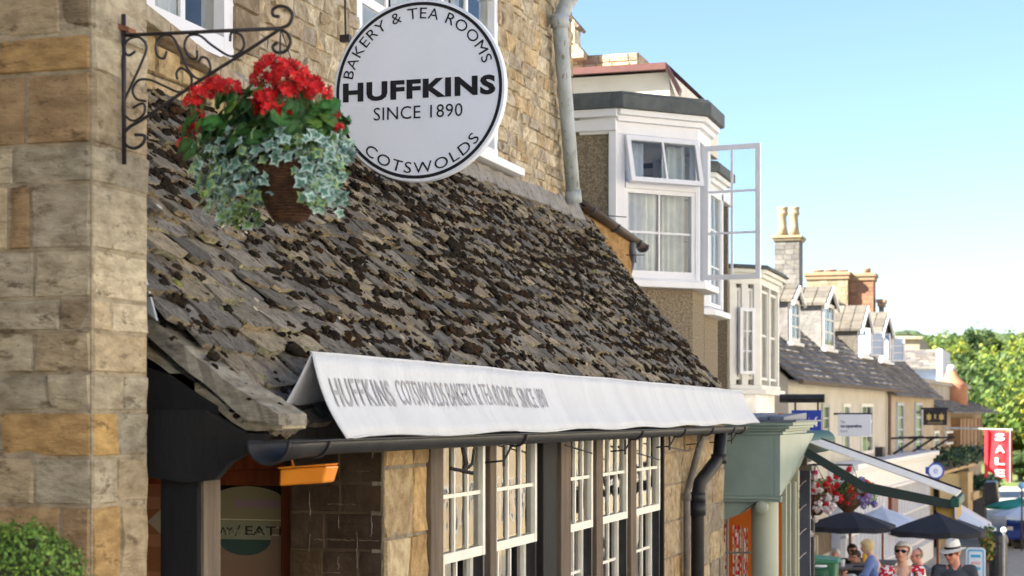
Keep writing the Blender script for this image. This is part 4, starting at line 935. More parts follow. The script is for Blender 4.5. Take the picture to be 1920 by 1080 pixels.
# arched spandrel below the fascia
mb = MB(); arc = []
for (u, v) in ((1318, 1022), (1330, 1000), (1350, 978), (1379, 967), (1404, 950), (1425, 937)): arc.append(atY(u, v, GY+.05))
mb.prism([atY(1318, 934, GY+.05)]+arc+[atY(1425, 934, GY+.05)], (0, .45, 0)); mb.build('spandrel', m_green, grn)
mb = MB(); uc = atY(1434, 935, GY+.25); rc = .135
mb.lathe((uc.x, uc.y, -3.0), [(rc*1.1, 0), (rc*1.1, .2), (rc, .25), (rc*.97, uc.z+3.0-.12), (rc*.97, uc.z+3.0-.02), (rc*.8, uc.z+3)], 24); mb.build('column', m_green2, grn, smooth=True)
mb = MB(); cA = atY(1428, 951, GY-.01); mb.lathe(cA, [(.055, -.03), (.06, -.02), (.055, .12)], 18, Vector((0, 1, 0))); cA = atY(1321, 1036, GY-.01); mb.lathe(cA, [(.05, -.03), (.055, -.02), (.05, .12)], 18, Vector((0, 1, 0)))
mb.build('roundel', m_green2, grn, smooth=True)
mb = MB()
for (ua, ub, y, c) in ((1466, 1474, 16.75, 1), (1476, 1482, 16.9, 1), (1486, 1492, 17.2, 1)): mb = MB(); mb.box(W, xY(ua, y), xY(ub, y), y, y+.05, -3.1, ZB_+.1); mb.build('door_post', m_green2, grn)
mb = MB(); mb.box(W, xY(1482, 17.3), xY(1496, 17.3), 17.3, 17.36, -3.1, .0, (.32, .34, .22)); mb.build('door_reveal', M('olive paint', (.34, .36, .20), (.28, .30, .18), None, 4), grn)
# recess with glazed goods
gy = 17.4; mb = MB(); mb.box(W, -3.6, X1-.25, gy+.8, gy+.85, -3.1, 0, (.62, .17, .02)); mb.box(W, -3.65, -3.6, GY+.1, gy+.8, -3.1, 0, (.55, .16, .03)); mb.build('display_back', M('orange wall', (1, 1, 1), None, None, vcol=True, bump=0, rough=.8), grn)
m_goods = M('patterned cloth', (1, 1, 1), None, None, vcol=True, bump=0, rough=.9)
for i, (u0, u1, v0) in enumerate(((1346, 1362, 975), (1374, 1390, 985), (1392, 1402, 990))):
    mb = MB(); p0, p1 = atY(u0, v0, gy+.55), atY(u1, v0, gy+.55)
    for a in range(6):
        for b in range(30):
            if rb.random() < .35: col = (.6, .05, .05)
            else: col = rb.choice([(.75, .7, .6), (.6, .35, .25), (.7, .75, .75), (.8, .78, .72)])
            x0 = lerp(p0.x, p1.x, a/6); x1 = lerp(p0.x, p1.x, (a+1)/6); z = p0.z-b*.04
            mb.add([V2(x0, p0.y+.01*math.sin(a*2), z), V2(x1, p0.y+.01*math.sin(a*2+2), z), V2(x1, p0.y+.01*math.sin(a*2+2), z-.04), V2(x0, p0.y+.01*math.sin(a*2), z-.04)], [(0, 1, 2, 3)], col)
    mb.build('display_cloth', m_goods, grn)
mb = MB(); p = atY(1364, 940, gy+.1); q = atY(1364, 1090, gy+.1); mb.tube([p, V2(p.x, p.y, -3)], .014, 6); p = atY(1318, 1036, gy+.1); q = atY(1408, 1036, gy+.1); mb.tube([p, q], .012, 6)
mb.build('glazing_bars', m_green, grn)
# retractable awning, arms out over the pavement
AYw = 17.6; az0 = atY(1508, 833, AYw); az1 = atY(1793, 938, AYw)
mb = MB(); mb.lathe(V2(az0.x-.08, AYw-.0, az0.z), [(.10, -.03), (.125, -.02), (.125, 2.4), (.1, 2.4)], 20, Vector((0, 1, 0))); ab = mb.build('awning_case', m_dgreen, grn, smooth=False)
mb = MB(); e = az1-az0; mb.hexa([az0+V2(0, .05, .03), az1+V2(0, .05, .035), az1+V2(0, 1.15, .035), az0+V2(0, 1.15, .03), az0+V2(0, .05, .045), az1+V2(0, .05, .05), az1+V2(0, 1.15, .05), az0+V2(0, 1.15, .045)]); mb.tube([az0+V2(0, 1.16, .05), az1+V2(0, 1.16, .06)], .014, 6, (.03, .03, .03))
mb.build('awning_canvas', M('striped canvas', (.74, .72, .66), (.66, .64, .58), None, 3, .8, .1, vcol=True), grn)
mb = MB(); mid = atY(1620, 905, AYw)
mb.hexa([az0+V2(0, 0, -.115), mid+V2(0, 0, -.10), mid+V2(0, .03, -.10), az0+V2(0, .03, -.115), az0+V2(0, 0, -.02), mid+V2(0, 0, .01), mid+V2(0, .03, .01), az0+V2(0, .03, -.02)])
mb.hexa([mid+V2(0, 0, -.10), az1+V2(-.05, 0, -.09), az1+V2(-.05, .03, -.09), mid+V2(0, .03, -.10), mid+V2(0, 0, .01), az1+V2(-.05, 0, .0), az1+V2(-.05, .03, .0), mid+V2(0, .03, .01)])
mb.build('awning_arm', M('dark arm', (.02, .035, .03), None, None, bump=0, rough=.4), grn)
mb = MB(); mb.box(W, az1.x-.06, az1.x+.03, AYw-.02, AYw+1.2, az1.z-.07, az1.z+.02); mb.build('awning_rail', m_dgreen, grn, bevel=.01)
mb = MB(); p = atY(1752, 938, AYw+.1); q = atY(1790, 975, AYw+.1); mb.add([V2(az1.x-.0, AYw+.02, az1.z-.06), V2(az1.x, AYw+1.15, az1.z-.06), V2(az1.x, AYw+1.15, q.z), V2(az1.x, AYw+.02, q.z)], [(0, 1, 2, 3)]); mb.add([V2(p.x, p.y, p.z), V2(q.x, q.y, p.z-.01), V2(q.x, q.y, q.z), V2(p.x+.02, p.y, q.z+.08)], [(0, 1, 2, 3)])
mb.build('awning_valance', M('ochre canvas', (.42, .28, .07), (.3, .2, .05), None, 5), grn)
# slatted blue frame and column beyond the shop
blu = empty('slate_blue_doorcase', (-2.2, 18.6, gz(18.6)), 'narrow slate blue door frame with hooks beyond the green shop', 'door frame')
yb_ = 18.8; mb = MB(); mb.box(W, xY(1499, yb_), xY(1519, yb_), yb_, yb_+.06, -3.3, zY(1510, 880, yb_)); mb.build('frame', M('slate blue paint', (.10, .14, .20), (.08, .11, .16), None, 5, .5), blu)
mb = MB()
for v in (905, 950, 995, 1040): mb.tube([atY(1499, v+8, yb_-.02), atY(1506, v, yb_-.04), atY(1512, v-4, yb_-.03)], .006, 5)
mb.build('hook', m_white, blu)
mb = MB(); mb.box(W, xY(1494, yb_), xY(1514, yb_), yb_-.05, yb_+.08, zY(1510, 872, yb_), zY(1510, 838, yb_)); mb.box(W, xY(1492, yb_), xY(1524, yb_), yb_-.1, yb_+.08, zY(1510, 882, yb_), zY(1510, 873, yb_)); mb.build('capital', M('grey stone', (.3, .29, .25), None, None), blu)
mb = MB(); mb.box(W, xY(1514, yb_), xY(1522, yb_), yb_-.03, yb_, zY(1510, 866, yb_), zY(1510, 848, yb_)); mb.build('alarm_box', m_white, blu)
mb = MB(); text_on(mb, '6', lambda x, z: V2(x, yb_-.053, z), xY(1498, yb_), xY(1502, yb_), zY(1510, 860, yb_), zY(1510, 848, yb_), .02); mb.build('number', m_ink, blu)
rf = random.Random(9)
# ============ ground
def strip(x0, x1, ys, dz, name, mat, kind='structure', xf=None, thick=0):
    mb = MB(); k = 1 if thick == 0 else 1
    for i in range(len(ys)-1):
        a, b = ys[i], ys[i+1]; za, zb = gz(a)+dz, gz(b)+dz
        mb.add([(x0, a, za), (x1, a, za), (x1, b, zb), (x0, b, zb)], [(0, 1, 2, 3)])
        if thick: mb.add([(x1, a, za), (x1, b, zb), (x1, b, zb-thick), (x1, a, za-thick)], [(0, 1, 2, 3)]); mb.add([(x0, b, zb), (x0, a, za), (x0, a, za-thick), (x0, b, zb-thick)], [(0, 1, 2, 3)])
    return mb.build(name, mat, kind=kind)
YS = [-30]+[-25+5*i for i in range(12)]+[34+i for i in range(0, 12)]+[48+8*i for i in range(14)]
m_pave = M('paving stone', (.38, .36, .32), (.31, .30, .27), (.24, .22, .19), 3, .85, .3, 30)
m_asph = M('asphalt', (.12, .118, .112), (.09, .09, .088), None, 8, .9, .5, 120)
m_grass = M('grass', (.09, .13, .03), (.07, .10, .025), (.14, .14, .05), .2, 1, .2, 5)
mb = MB(); g = 46
XS = [-900+1800*i/g for i in range(g+1)]; YG = [-150+(i/g)**1.6*1700 for i in range(g+1)]
YG = sorted(set([-60, -30]+YS+[180+20*i for i in range(14)]+[480+60*i for i in range(24)]))
def terr(x, y):
    z = gz(y)-.16
    if y > 110: z += (y-110)*.035+6*mnoise.noise(Vector((x*.006, y*.006, 0)))*min(1, max(0, (y-450)/300))+max(0, (y-450))*.02
    if abs(x) > 30: z += max(0, (abs(x)-30))*.02
    return min(z, 62)
XS = [-900, -500, -300, -200, -130, -90, -60, -40, -25, -12, 0, 12, 25, 40, 70, 110, 160, 250, 400, 700]
vs = [(x, y, terr(x, y)) for y in YG for x in XS]; w_ = len(XS)
mb.add(vs, [(j*w_+i, j*w_+i+1, (j+1)*w_+i+1, (j+1)*w_+i) for j in range(len(YG)-1) for i in range(w_-1)])
mb.build('ground', m_grass, smooth=True, kind='structure')
strip(-6.5, 1.4, YS, 0, 'pavement', m_pave, thick=.3); strip(1.4, 8.2, YS, -.12, 'road', m_asph); strip(8.2, 12, YS, 0, 'far_pavement', m_pave, thick=.3)
m_kerb = M('kerb stone', (.34, .33, .30), (.28, .27, .25), None, 4, .85, .2)
strip(1.4, 1.55, YS, .004, 'kerb', m_kerb, thick=.3)
# ============ terrace behind the camera and opposite (outside the picture: shading, reflected, pale fronts opposite bounce sunlight)
def plain_house(x0, x1, y0, y1, h, col, face, label, name='town_house', floors=2):
    mat = M('facade '+name, col, tuple(c*.8 for c in col), tuple(c*.65 for c in col), 2, .9, .3, 12, c3amt=.6); zb = gz(y1)-.3; zt = gz((y0+y1)/2)+h
    t = empty(name, ((x0+x1)/2, (y0+y1)/2, zb), label, 'house')
    mb = MB(); mb.box(W, x0, x1, y0, y1, zb, zt); mb.build('wall', mat, t)
    xm = (x0+x1)/2; rh = (x1-x0)*.42; mb = MB()
    mb.prism([(x0-.25, y0, zt-.1), (x1+.25, y0, zt-.1), (xm, y0, zt+rh)], (0, y1-y0, 0)); mb.build('roof', M('roof '+name, (.14, .12, .10), (.2, .17, .13), None, 4, .9, .5, 20), t)
    X = x0 if face < 0 else x1; F = Frame((X, 0, 0), R(90), Vector((face, 0, 0)))
    n = max(2, int((y1-y0)/2.3))
    for f in range(floors):
        for i in range(n):
            a = lerp(y0, y1, (i+.5)/n); z = gz(a)+.95+f*2.75
            window(F, a-.5, a+.5, z, z+1.4, 2, 2, m_white, M_farglass, t, fw=.07, mw=.03, n0=-.02, n1=.05)
    return t
M_farglass = M('far window glass', (.05, .06, .075), None, None, rough=.06, bump=0, spec=.8)
plain_house(-14, -3.62, -24, -4, 9, (.45, .37, .25), 1, 'tall stone terrace house uphill behind the viewer')
plain_house(-14, -3.55, -4, 4.95, 8.6, (.42, .34, .22), 1, 'stone house built against the tall pier')
plain_house(10.5, 21, -26, -9, 8.5, (.76, .74, .70), -1, 'unseen cream house across the road, farthest uphill, added to bounce sunlight')  # added out of view so its sunlit pale front lightens the shaded side
plain_house(10.5, 21, -8.9, 5.9, 7.8, (.80, .80, .78), -1, 'unseen whitewashed house across the road, opposite the viewer, added to bounce sunlight')  # second added bounce front, also out of view
plain_house(10.5, 21, 6, 24, 7.5, (.74, .70, .62), -1, 'honey stone house across the road with the widest front')
plain_house(10.5, 21, 24.1, 40, 8.2, (.74, .69, .58), -1, 'pale cream house across the road, second downhill')
plain_house(11, 21, 40.1, 58, 7.2, (.64, .53, .36), -1, 'ochre stone house across the road, third downhill')
plain_house(12, 21, 58.1, 84, 8.0, (.60, .52, .38), -1, 'light stone house across the road, farthest downhill')
# ============ far row of shops
Pa = Vector((-4.8, 36, 0)); tdir = Vector((.72, 12, 0)).normalized(); nrm = Vector((tdir.y, -tdir.x, 0))
RF = Frame(Pa, 0, nrm); RF.a = tdir
def rw(u, v, n=0):
    r = ray(u, v); t = (Pa.dot(nrm)+n)/r.dot(nrm); p = r*t; return (p-Pa).dot(tdir), p.z
def rbox(mb, u0, u1, v0, v1, n0, n1, col=(1, 1, 1)):
    a0, zt = rw(u0, v0, n1); a1, _ = rw(u1, v0, n1); um = (u0+u1)/2; zt = rw(um, v0, n1)[1]; zb = rw(um, v1, n1)[1]
    mb.box(RF, a0, a1, n0, n1, zb, zt, col); return a0, a1, zb, zt
def rwin(u0, u1, v0, v1, parent, mat=None, cols=2, rows=3, n=.02, glass=None, fw=.08, name='window'):
    a0 = rw(u0, 700, n)[0]; a1 = rw(u1, 700, n)[0]; um = (u0+u1)/2
    return window(RF, a0, a1, rw(um, v1, n)[1], rw(um, v0, n)[1], cols, rows, mat or m_white, glass or M_farglass, parent, fw=fw, mw=.04, n0=n-.06, n1=n+.03, name=name)
m_row_slate = M('far stone slate', (.21, .205, .20), (.14, .137, .135), (.30, .28, .25), 1.6, .9, .8, 5, c3amt=.60, c3scale=5, bdist=.06, vcol=True)
def slate_roof(mb, F, a0, a1, n0, z0, n1, z1, rnd, course=.22, over=.15, cols=((1, 1, 1), (.75, .75, .8), (1.25, 1.2, 1.1), (.9, .85, .8))):
    "courses of slates from eave (n0,z0) to ridge (n1,z1)"
    L = math.hypot(n1-n0, z1-z0); k = int(L/course); sl = Vector((n1-n0, z1-z0))/L; up = Vector((-sl.y, sl.x)) if sl.x < 0 else Vector((sl.y, -sl.x))
    up = Vector((sl.y, -sl.x)); up = up if up.y > 0 else -up
    for j in range(k+1):
        s0 = L*j/(k+1)-.03; s1 = L*(j+1)/(k+1)+.02; a = a0-over
        while a < a1+over:
            b = min(a1+over, a+rnd.uniform(.25, .5)); h = .07+rnd.uniform(-.012, .012); c = rnd.choice(cols); fq = rnd.uniform(.8, 1.2); c = tuple(q*fq for q in c)
            def q(aa, s, hh): return F.p(aa, n0+sl.x*s+up.x*hh, z0+sl.y*s+up.y*hh)
            mb.add([q(a+.01, s0, h), q(b-.01, s0, h), q(b-.01, s1, .02), q(a+.01, s1, .02), q(a+.01, s0, 0), q(b-.01, s0, 0)], [(0, 1, 2, 3), (4, 5, 1, 0), (4, 0, 3), (5, 2, 1)], c); a = b
# house 1: slate house
m_crw = M('cream facade', (.54, .52, .45), (.47, .45, .38), (.40, .37, .30), 1.2, .9, .25, 6, c3amt=.62)
h1 = empty('slate_roofed_house', Pa+Vector((0, 0, gz(36))), 'cream fronted house under a grey slate roof with two tall white dormers', 'house')
a0 = rw(1478, 715)[0]; a1 = rw(1664, 725)[0]; ze = rw(1560, 719)[1]; D1 = 2.9; zr1 = ze+2.75
mb = MB(); mb.box(RF, a0, a1, -6, 0, -5, ze)
for aa, bb in ((a0, a0+.2), (a1-.2, a1)): mb.prism([RF.p(aa, 0, ze), RF.p(aa, -D1, zr1-.1), RF.p(aa, -D1*2, ze)], tuple(RF.a*(bb-aa)))
mb.build('wall', m_crw, h1)
mb = MB(); slate_roof(mb, RF, a0, a1, .22, ze-.06, -D1, zr1, rf); mb.add([RF.p(a0-.1, -D1, zr1), RF.p(a1+.1, -D1, zr1), RF.p(a1+.1, -6, ze), RF.p(a0-.1, -6, ze)], [(0, 1, 2, 3)])
r1 = mb.build('roof', m_row_slate, h1)
mb = MB(); mb.tube([RF.p(a0-.2, .3, ze-.05), RF.p(a1+.1, .3, ze-.05)], .06, 6, (1, 1, 1)); mb.tube([RF.p(a1-.25, .1, ze-.1), RF.p(a1-.25, .06, -5)], .05, 6); mb.build('gutter', m_greywood, h1)
def roofhit(u, v, n0, z0, n1, z1):
    # intersection of the viewing ray with a row roof plane -> (a, n, z)
    p0 = RF.p(0, n0, z0); d1 = RF.a; d2 = RF.p(0, n1, z1)-p0; N = d1.cross(d2); r = ray(u, v); t = p0.dot(N)/r.dot(N); p = r*t; q = p-Pa
    return q.dot(tdir), q.dot(nrm), p.z
def dormer(u0, u1, vt, vp, vb, roofp, parent, mat, casement=False, wall=None):
    a, n, z = roofhit((u0+u1)/2, vb, *roofp); n += .15
    A0 = rw(u0, 700, n)[0]; A1 = rw(u1, 700, n)[0]; um = (u0+u1)/2; zb = rw(um, vb, n)[1]; zt = rw(um, vt, n)[1]; zp = rw(um, vp, n)[1]
    mb = MB(); back = n-(zp-zb)*1.2-.4; w = A1-A0
    mb.prism([RF.p(A0, n, zb), RF.p(A1, n, zb), RF.p(A1, n, zt), RF.p((A0+A1)/2, n, zp-.05), RF.p(A0, n, zt)], tuple(nrm*(back-n)), (1, 1, 1))
    d = mb.build('dormer', wall or m_row_slate, parent)
    mb = MB(); am = (A0+A1)/2; o = .10
    for sgn in (-1, 1):
        ae = am+sgn*(w/2+o); zt_ = zt-.08
        k = 3
        for j in range(k):
            aa, za = lerp(ae, am, j/k), lerp(zt_, zp+.04, j/k); ab_, zb_ = lerp(ae, am, (j+1)/k), lerp(zt_, zp+.04, (j+1)/k)
            nseg = 7
            for i in range(nseg):
                na, nb2 = lerp(n+.12, back, i/nseg), lerp(n+.12, back, (i+1)/nseg-.01); c = (rf.uniform(.8, 1.3),)*3
                mb.hexa([RF.p(aa, na, za), RF.p(ab_, na, zb_), RF.p(ab_, nb2, zb_), RF.p(aa, nb2, za), RF.p(aa, na, za+.07), RF.p(ab_, na, zb_+.05), RF.p(ab_, nb2, zb_+.05), RF.p(aa, nb2, za+.07)], c)
    mb.build('dormer_roof', m_lich_roof, d)
    mb = MB()
    for sgn in (-1, 1): mb.hexa([RF.p(am+sgn*(w/2+.1), n+.12, zt-.16), RF.p(am, n+.12, zp-.07), RF.p(am, n+.18, zp-.07), RF.p(am+sgn*(w/2+.1), n+.18, zt-.16), RF.p(am+sgn*(w/2+.1), n+.12, zt-.06), RF.p(am, n+.12, zp+.06), RF.p(am, n+.18, zp+.06), RF.p(am+sgn*(w/2+.1), n+.18, zt-.06)])
    mb.build('barge_board', mat, d)
    if not casement: window(RF, A0+.03, A1-.03, zb+.02, zt, 2, 3, mat, M_farglass, d, fw=.09, mw=.04, n0=n, n1=n+.06)
    else:
        window(RF, A0+.03, A1-.03, zb+.02, zt, 2, 3, mat, M_farglass, d, fw=.07, mw=.04, n0=n, n1=n+.05)
        for aa, ang in ((A0+.03, 115), (A1-.03, 62)):
            G = Frame(RF.p(aa, n+.07, 0), 0, nrm); G.a = (tdir*math.cos(R(ang))+nrm*math.sin(R(ang))).normalized(); G.n = Vector((G.a.y, -G.a.x, 0))
            window(G, 0, .34 if ang > 90 else .42, zb+.04, zt-.02, 1 if aa < am else 1, 3, mat, M_pane, d, fw=.05, mw=.03, n0=-.02, n1=.02, name='open_casement')
    mb = MB(); mb.box(RF, A0-.05, A1+.05, n, n+.14, zb-.07, zb); mb.build('sill', mat, d)
m_lich_roof = M('lichened stone roof', (.115, .105, .09), (.08, .075, .065), (.16, .145, .10), 2, .9, .6, 8, c3amt=.58, vcol=True, bdist=.05)
M_pane = M('bluish pane', (.35, .45, .60), None, None, rough=.1, bump=0)
RP1 = (.22, ze-.06, -D1, zr1)
dormer(1477, 1496, 562, 541, 643, RP1, r1, m_creamp); dormer(1540, 1561, 570, 543, 655, RP1, r1, m_creamp)
for (u0, u1, v0, v1) in ((1541, 1554, 757, 832), (1580, 1593, 757, 846), (1614, 1636, 757, 851)): rwin(u0, u1, v0, v1, h1, M('putty paint', (.42, .42, .36), None, None) if u0 == 1541 else m_creamp, cols=1 if u0 < 1600 else 2)
mb = MB()
for i in range(9): a = lerp(a0+1, a1-1, i/8); mb.box(RF, a, a+.5, -.05, .015, rw(1560, 900)[1]-.5, rw(1560, 870)[1], (1, 1, 1)) if i < 0 else None
rbox(mb, 1524, 1562, 985, 1040, -.1, .05); rbox(mb, 1530, 1556, 900, 950, -.1, .04); mb.build('shutter', M('brown shutters', (.16, .11, .06), (.10, .07, .04), None, 8, .7, .3), h1)
# white shopfront, ground floor
mb = MB(); n_ = .5
aa0, aa1, zb_, zt_ = rbox(mb, 1596, 1750, 868, 905, 0, n_)
a_s0 = rw(1596, 900, n_)[0]; a_s1 = rw(1750, 900, n_)[0]; zf = rw(1680, 866, n_)[1]; zg_ = rw(1680, 908, n_)[1]
mb = MB(); mb.box(RF, a_s0, a_s1, 0, n_, zg_, zf); mb.box(RF, a_s0-.1, a_s1+.1, 0, n_+.18, zf, zf+.14); mb.box(RF, a_s0-.05, a_s1+.05, 0, n_+.08, zf-.1, zf-.004); mb.box(RF, a_s0, a_s1, 0, n_+.06, zg_-.08, zg_)
shp = mb.build('shopfront_fascia', m_white, h1, bevel=.02)
mb = MB(); text_on(mb, 'The', lambda x, z: RF.p(x, n_+.01, z), rw(1688, 880, n_)[0], rw(1698, 880, n_)[0], rw(1690, 887, n_)[1], rw(1690, 878, n_)[1]); mb.build('lettering', m_greyink, shp)
mb = MB(); mb.box(RF, a_s0, a_s1, -.2, n_-.25, -5, zg_); mb.build('shop_interior', M('pale blind', (.58, .62, .70), (.5, .55, .64), None, 2, .8, 0), h1)
mb = MB(); k = 26
for i in range(k+1): a = lerp(a_s0, a_s1-.06, i/k); mb.box(RF, a, a+.06, n_-.25, n_-.12, -5, zg_)
for z in (zg_-.9, zg_-1.9): mb.box(RF, a_s0, a_s1, n_-.25, n_-.10, z-.06, z)
mb.box(RF, a_s0, a_s1, n_-.25, n_, -5, -3.95); mb.build('shopfront_bars', m_white, h1)
mb = MB()
for ub, ue in ((1672, 1684),): rbox(mb, ub, ue, 915, 1000, n_-.2, n_-.05)
mb.build('door_opening', m_redwood, h1)
# house 2
m_ochre = M('ochre stone facade', (.46, .39, .29), (.39, .33, .24), (.52, .46, .37), 1.6, .9, .4, 8, c3amt=.55)
h2 = empty('ochre_stone_house', RF.p(rw(1700, 800)[0], 0, gz(52)), 'ochre stone house with two small gabled dormers and open white casements', 'house')
b0 = a1+.02; b1 = rw(1752, 745)[0]; ze2 = rw(1705, 741)[1]; D2_ = 3.2; zr2 = ze2+3.3
mb = MB(); mb.box(RF, b0, b1, -6, -.02, -5, ze2)
for aa in (b0, b1-.2): mb.prism([RF.p(aa, 0, ze2), RF.p(aa, -D2_, zr2-.1), RF.p(aa, -D2_*2, ze2)], tuple(RF.a*.2))
mb.build('wall', m_ochre, h2)
mb = MB(); slate_roof(mb, RF, b0, b1, .22, ze2-.06, -D2_, zr2, rf, cols=((1.2, 1.1, 1), (.9, .85, .8), (1.5, 1.4, 1.2), (1, .95, .85))); mb.add([RF.p(b0, -D2_, zr2), RF.p(b1, -D2_, zr2), RF.p(b1, -6.4, ze2), RF.p(b0, -6.4, ze2)], [(0, 1, 2, 3)]); r2 = mb.build('roof', m_row_slate, h2)
RP2 = (.22, ze2-.06, -D2_, zr2)
dormer(1607, 1628, 618, 578, 668, RP2, r2, m_white, True, m_lich_roof); dormer(1646, 1668, 628, 590, 678, RP2, r2, m_white, True, m_lich_roof)
for (u0, u1) in ((1682, 1694), (1716, 1728)): rwin(u0, u1, 755, 856, h2, M('blue grey paint', (.5, .55, .62), None, None), cols=1, rows=4)
mb = MB(); rbox(mb, 1668, 1750, 855, 862, 0, .55); mb.build('ledge', m_lead, h2)
for u in (1671, 1704, 1737):
    mb = MB(); a, z = rw(u, 822); mb.tube([RF.p(a, 0, z), RF.p(a, .9, z+.05)], .03, 5); mb.tube([RF.p(a, .05, z-.45), RF.p(a, .75, z+.03)], .035, 5); mb.build('wall_bracket', m_iron, h2)
mb = MB(); a, z = rw(1652, 1000); rbox(mb, 1655, 1660, 838, 866, 0, .2); mb.build('vent', m_iron, h1)
# house 3
m_grender = M('grey streaked render', (.40, .37, .32), (.30, .28, .25), (.48, .44, .38), 1.5, .95, .3, 8, st=(1, 1, .3), c3amt=.6)
h3 = empty('parapet_house', RF.p(rw(1800, 800)[0], 0, gz(66)), 'low brown stone house with a grey parapet and timber boarded corner', 'house')
c0 = b1+.02; c1_ = rw(1842, 760)[0]; zp = rw(1790, 722)[1]; zq = rw(1790, 758)[1]; zq2 = rw(1790, 772)[1]
mb = MB(); mb.box(RF, c0, c1_, -8, -.6, zq-.3, zp); mb.box(RF, c0, c1_+.2, -8, -.5, zp, zp+.15); mb.build('parapet', m_grender, h3)
mb = MB(); slate_roof(mb, RF, c0, c1_+.5, .6, zq2-.05, -.6, zq+.15, rf, course=.3); mb.build('pent_roof', m_row_slate, h3)
m_brst = M('brown stone', (.36, .29, .21), (.27, .21, .15), (.46, .39, .29), 2, .9, .4, 8, c3amt=.56)
mb = MB(); mb.box(RF, c0, c1_, -8, -.05, -5, zq2); mb.build('wall', m_brst, h3)
rwin(1774, 1789, 808, 833, h3, cols=1, rows=1, n=.02); rwin(1751, 1760, 808, 842, h3, cols=1, rows=2, n=.0)
mb = MB(); u = 1801
aj0, aj1 = rw(1801, 820, .3)[0], rw(1842, 820, .3)[0]; zj0, zj1 = rw(1820, 850, .3)[1], rw(1820, 784, .3)[1]
for i in range(12):
    x0 = lerp(aj0, aj1, i/12); x1 = lerp(aj0, aj1, (i+.9)/12); mb.box(RF, x0, x1, -.05, .3+.02*(i % 2), zj0, zj1, (rf.uniform(.7, 1.2),)*3)
mb.build('boarding', M('brown boards', (.28, .17, .09), (.2, .12, .06), None, 4, .8, .3, vcol=True), h3)
mb = MB(); rbox(mb, 1746, 1832, 866, 884, 0, .6); rbox(mb, 1815, 1824, 884, 1060, .2, .6); rbox(mb, 1826, 1852, 918, 932, .2, .7); mb.build('stone_lintel', M('tan stone', (.55, .42, .24), (.48, .36, .2), None, 3), h3)
mb = MB()
for i in range(13): rbox(mb, 1764+i*3, 1765.5+i*3, 888, 1040, .25, .3)
mb.build('railing', M('gilt railing', (.50, .40, .20), None, None, rough=.5), h3)
mb = MB(); rbox(mb, 1760, 1816, 884, 1060, .0, .15); rbox(mb, 1826, 1850, 934, 1060, 0, .4); mb.build('shop_opening', m_dark, h3)
def foliage(mb, c, rx, ry, rz, n, rnd, leaf, cols, shell=.55):
    c = Vector(c)
    for i in range(n):
        d = Vector((rnd.gauss(0, 1), rnd.gauss(0, 1), rnd.gauss(0, 1))).normalized(); q = rnd.uniform(shell, 1)*(1+.25*mnoise.noise(d*2.2+c))
        p = c+Vector((d.x*rx, d.y*ry, d.z*rz))*q; nn = (d+Vector((rnd.gauss(0, .6), rnd.gauss(0, .6), rnd.gauss(0, .6)))).normalized()
        e1 = nn.orthogonal().normalized(); e2 = nn.cross(e1); l = leaf*rnd.uniform(.6, 1.3); g = rnd.uniform(.7, 1.3); co = tuple(x*g for x in rnd.choice(cols))
        mb.add([p-e1*l, p+e2*l*.6, p+e1*l, p-e2*l*.6], [(0, 1, 2, 3)], co)
for (u0, u1, v, lab) in ((1748, 1832, 856, 'long trough of dark green shrubs on the tan shop lintel'), (1826, 1858, 908, 'small box of trailing green plants above the dark doorway')):
    a, z = rw((u0+u1)/2, v, .5); e0, e1_ = rw(u0, v, .5)[0], rw(u1, v, .5)[0]
    t = empty('planter', RF.p(a, .5, z), lab, 'planter'); mb = MB(); k = 9
    for i in range(k): foliage(mb, RF.p(lerp(e0, e1_, (i+.5)/k), .45, z+.05), .75*(e1_-e0)/k+.1, .3, .34*rf.uniform(.8, 1.2), 170, rf, .07, [(.03, .08, .04), (.05, .12, .05), (.02, .05, .03)])
    mb.build('foliage', m_leaf, t); mb = MB(); mb.box(RF, e0, e1_, .15, .7, z-.35, z-.05); mb.build('trough', m_darkwood, t)
# houses and roofs beyond
bh_ = empty('blue_walled_house', atY(1730, 705, 75), 'pale blue walled house with a mossy slate roof behind the row', 'house')
YB = 75; X_ = lambda u: xY(u, YB); Z_ = lambda v: zY(1730, v, YB)
mb = MB(); mb.box(W, X_(1700), X_(1757), YB, YB+8, -3, Z_(690)); mb.build('wall', M('pale blue render', (.26, .32, .42), (.23, .29, .39), None, .8, .9, .1), bh_)
mb = MB(); GB = CF(0, YB); slate_roof(mb, GB, X_(1676), X_(1756), .3, Z_(692), -3, Z_(652), rf, course=.3, over=0); mb.build('roof', m_row_slate, bh_)
mb = MB(); mb.box(W, X_(1757), X_(1768), YB-.5, YB+6, -3, Z_(655)); mb.build('gable_parapet', M('white render', (.5, .52, .56), None, None), bh_)
t = empty('tan_wall_house', atY(1700, 650, 95), 'distant tan stone gable seen above the mossy roof', 'house'); mb = MB(); mb.box(W, xY(1655, 95), xY(1724, 95), 95, 103, -4, zY(1700, 634, 95)); mb.build('wall', m_brst, t); mb = MB(); mb.prism([(xY(1650, 95), 94.8, zY(1700, 636, 95)), (xY(1730, 95), 94.8, zY(1700, 636, 95)), (xY(1730, 95)-1, 99, zY(1700, 628, 95)), (xY(1650, 95), 99, zY(1700, 628, 95))], (0, 0, .12)); mb.build('coping', m_brst, t)
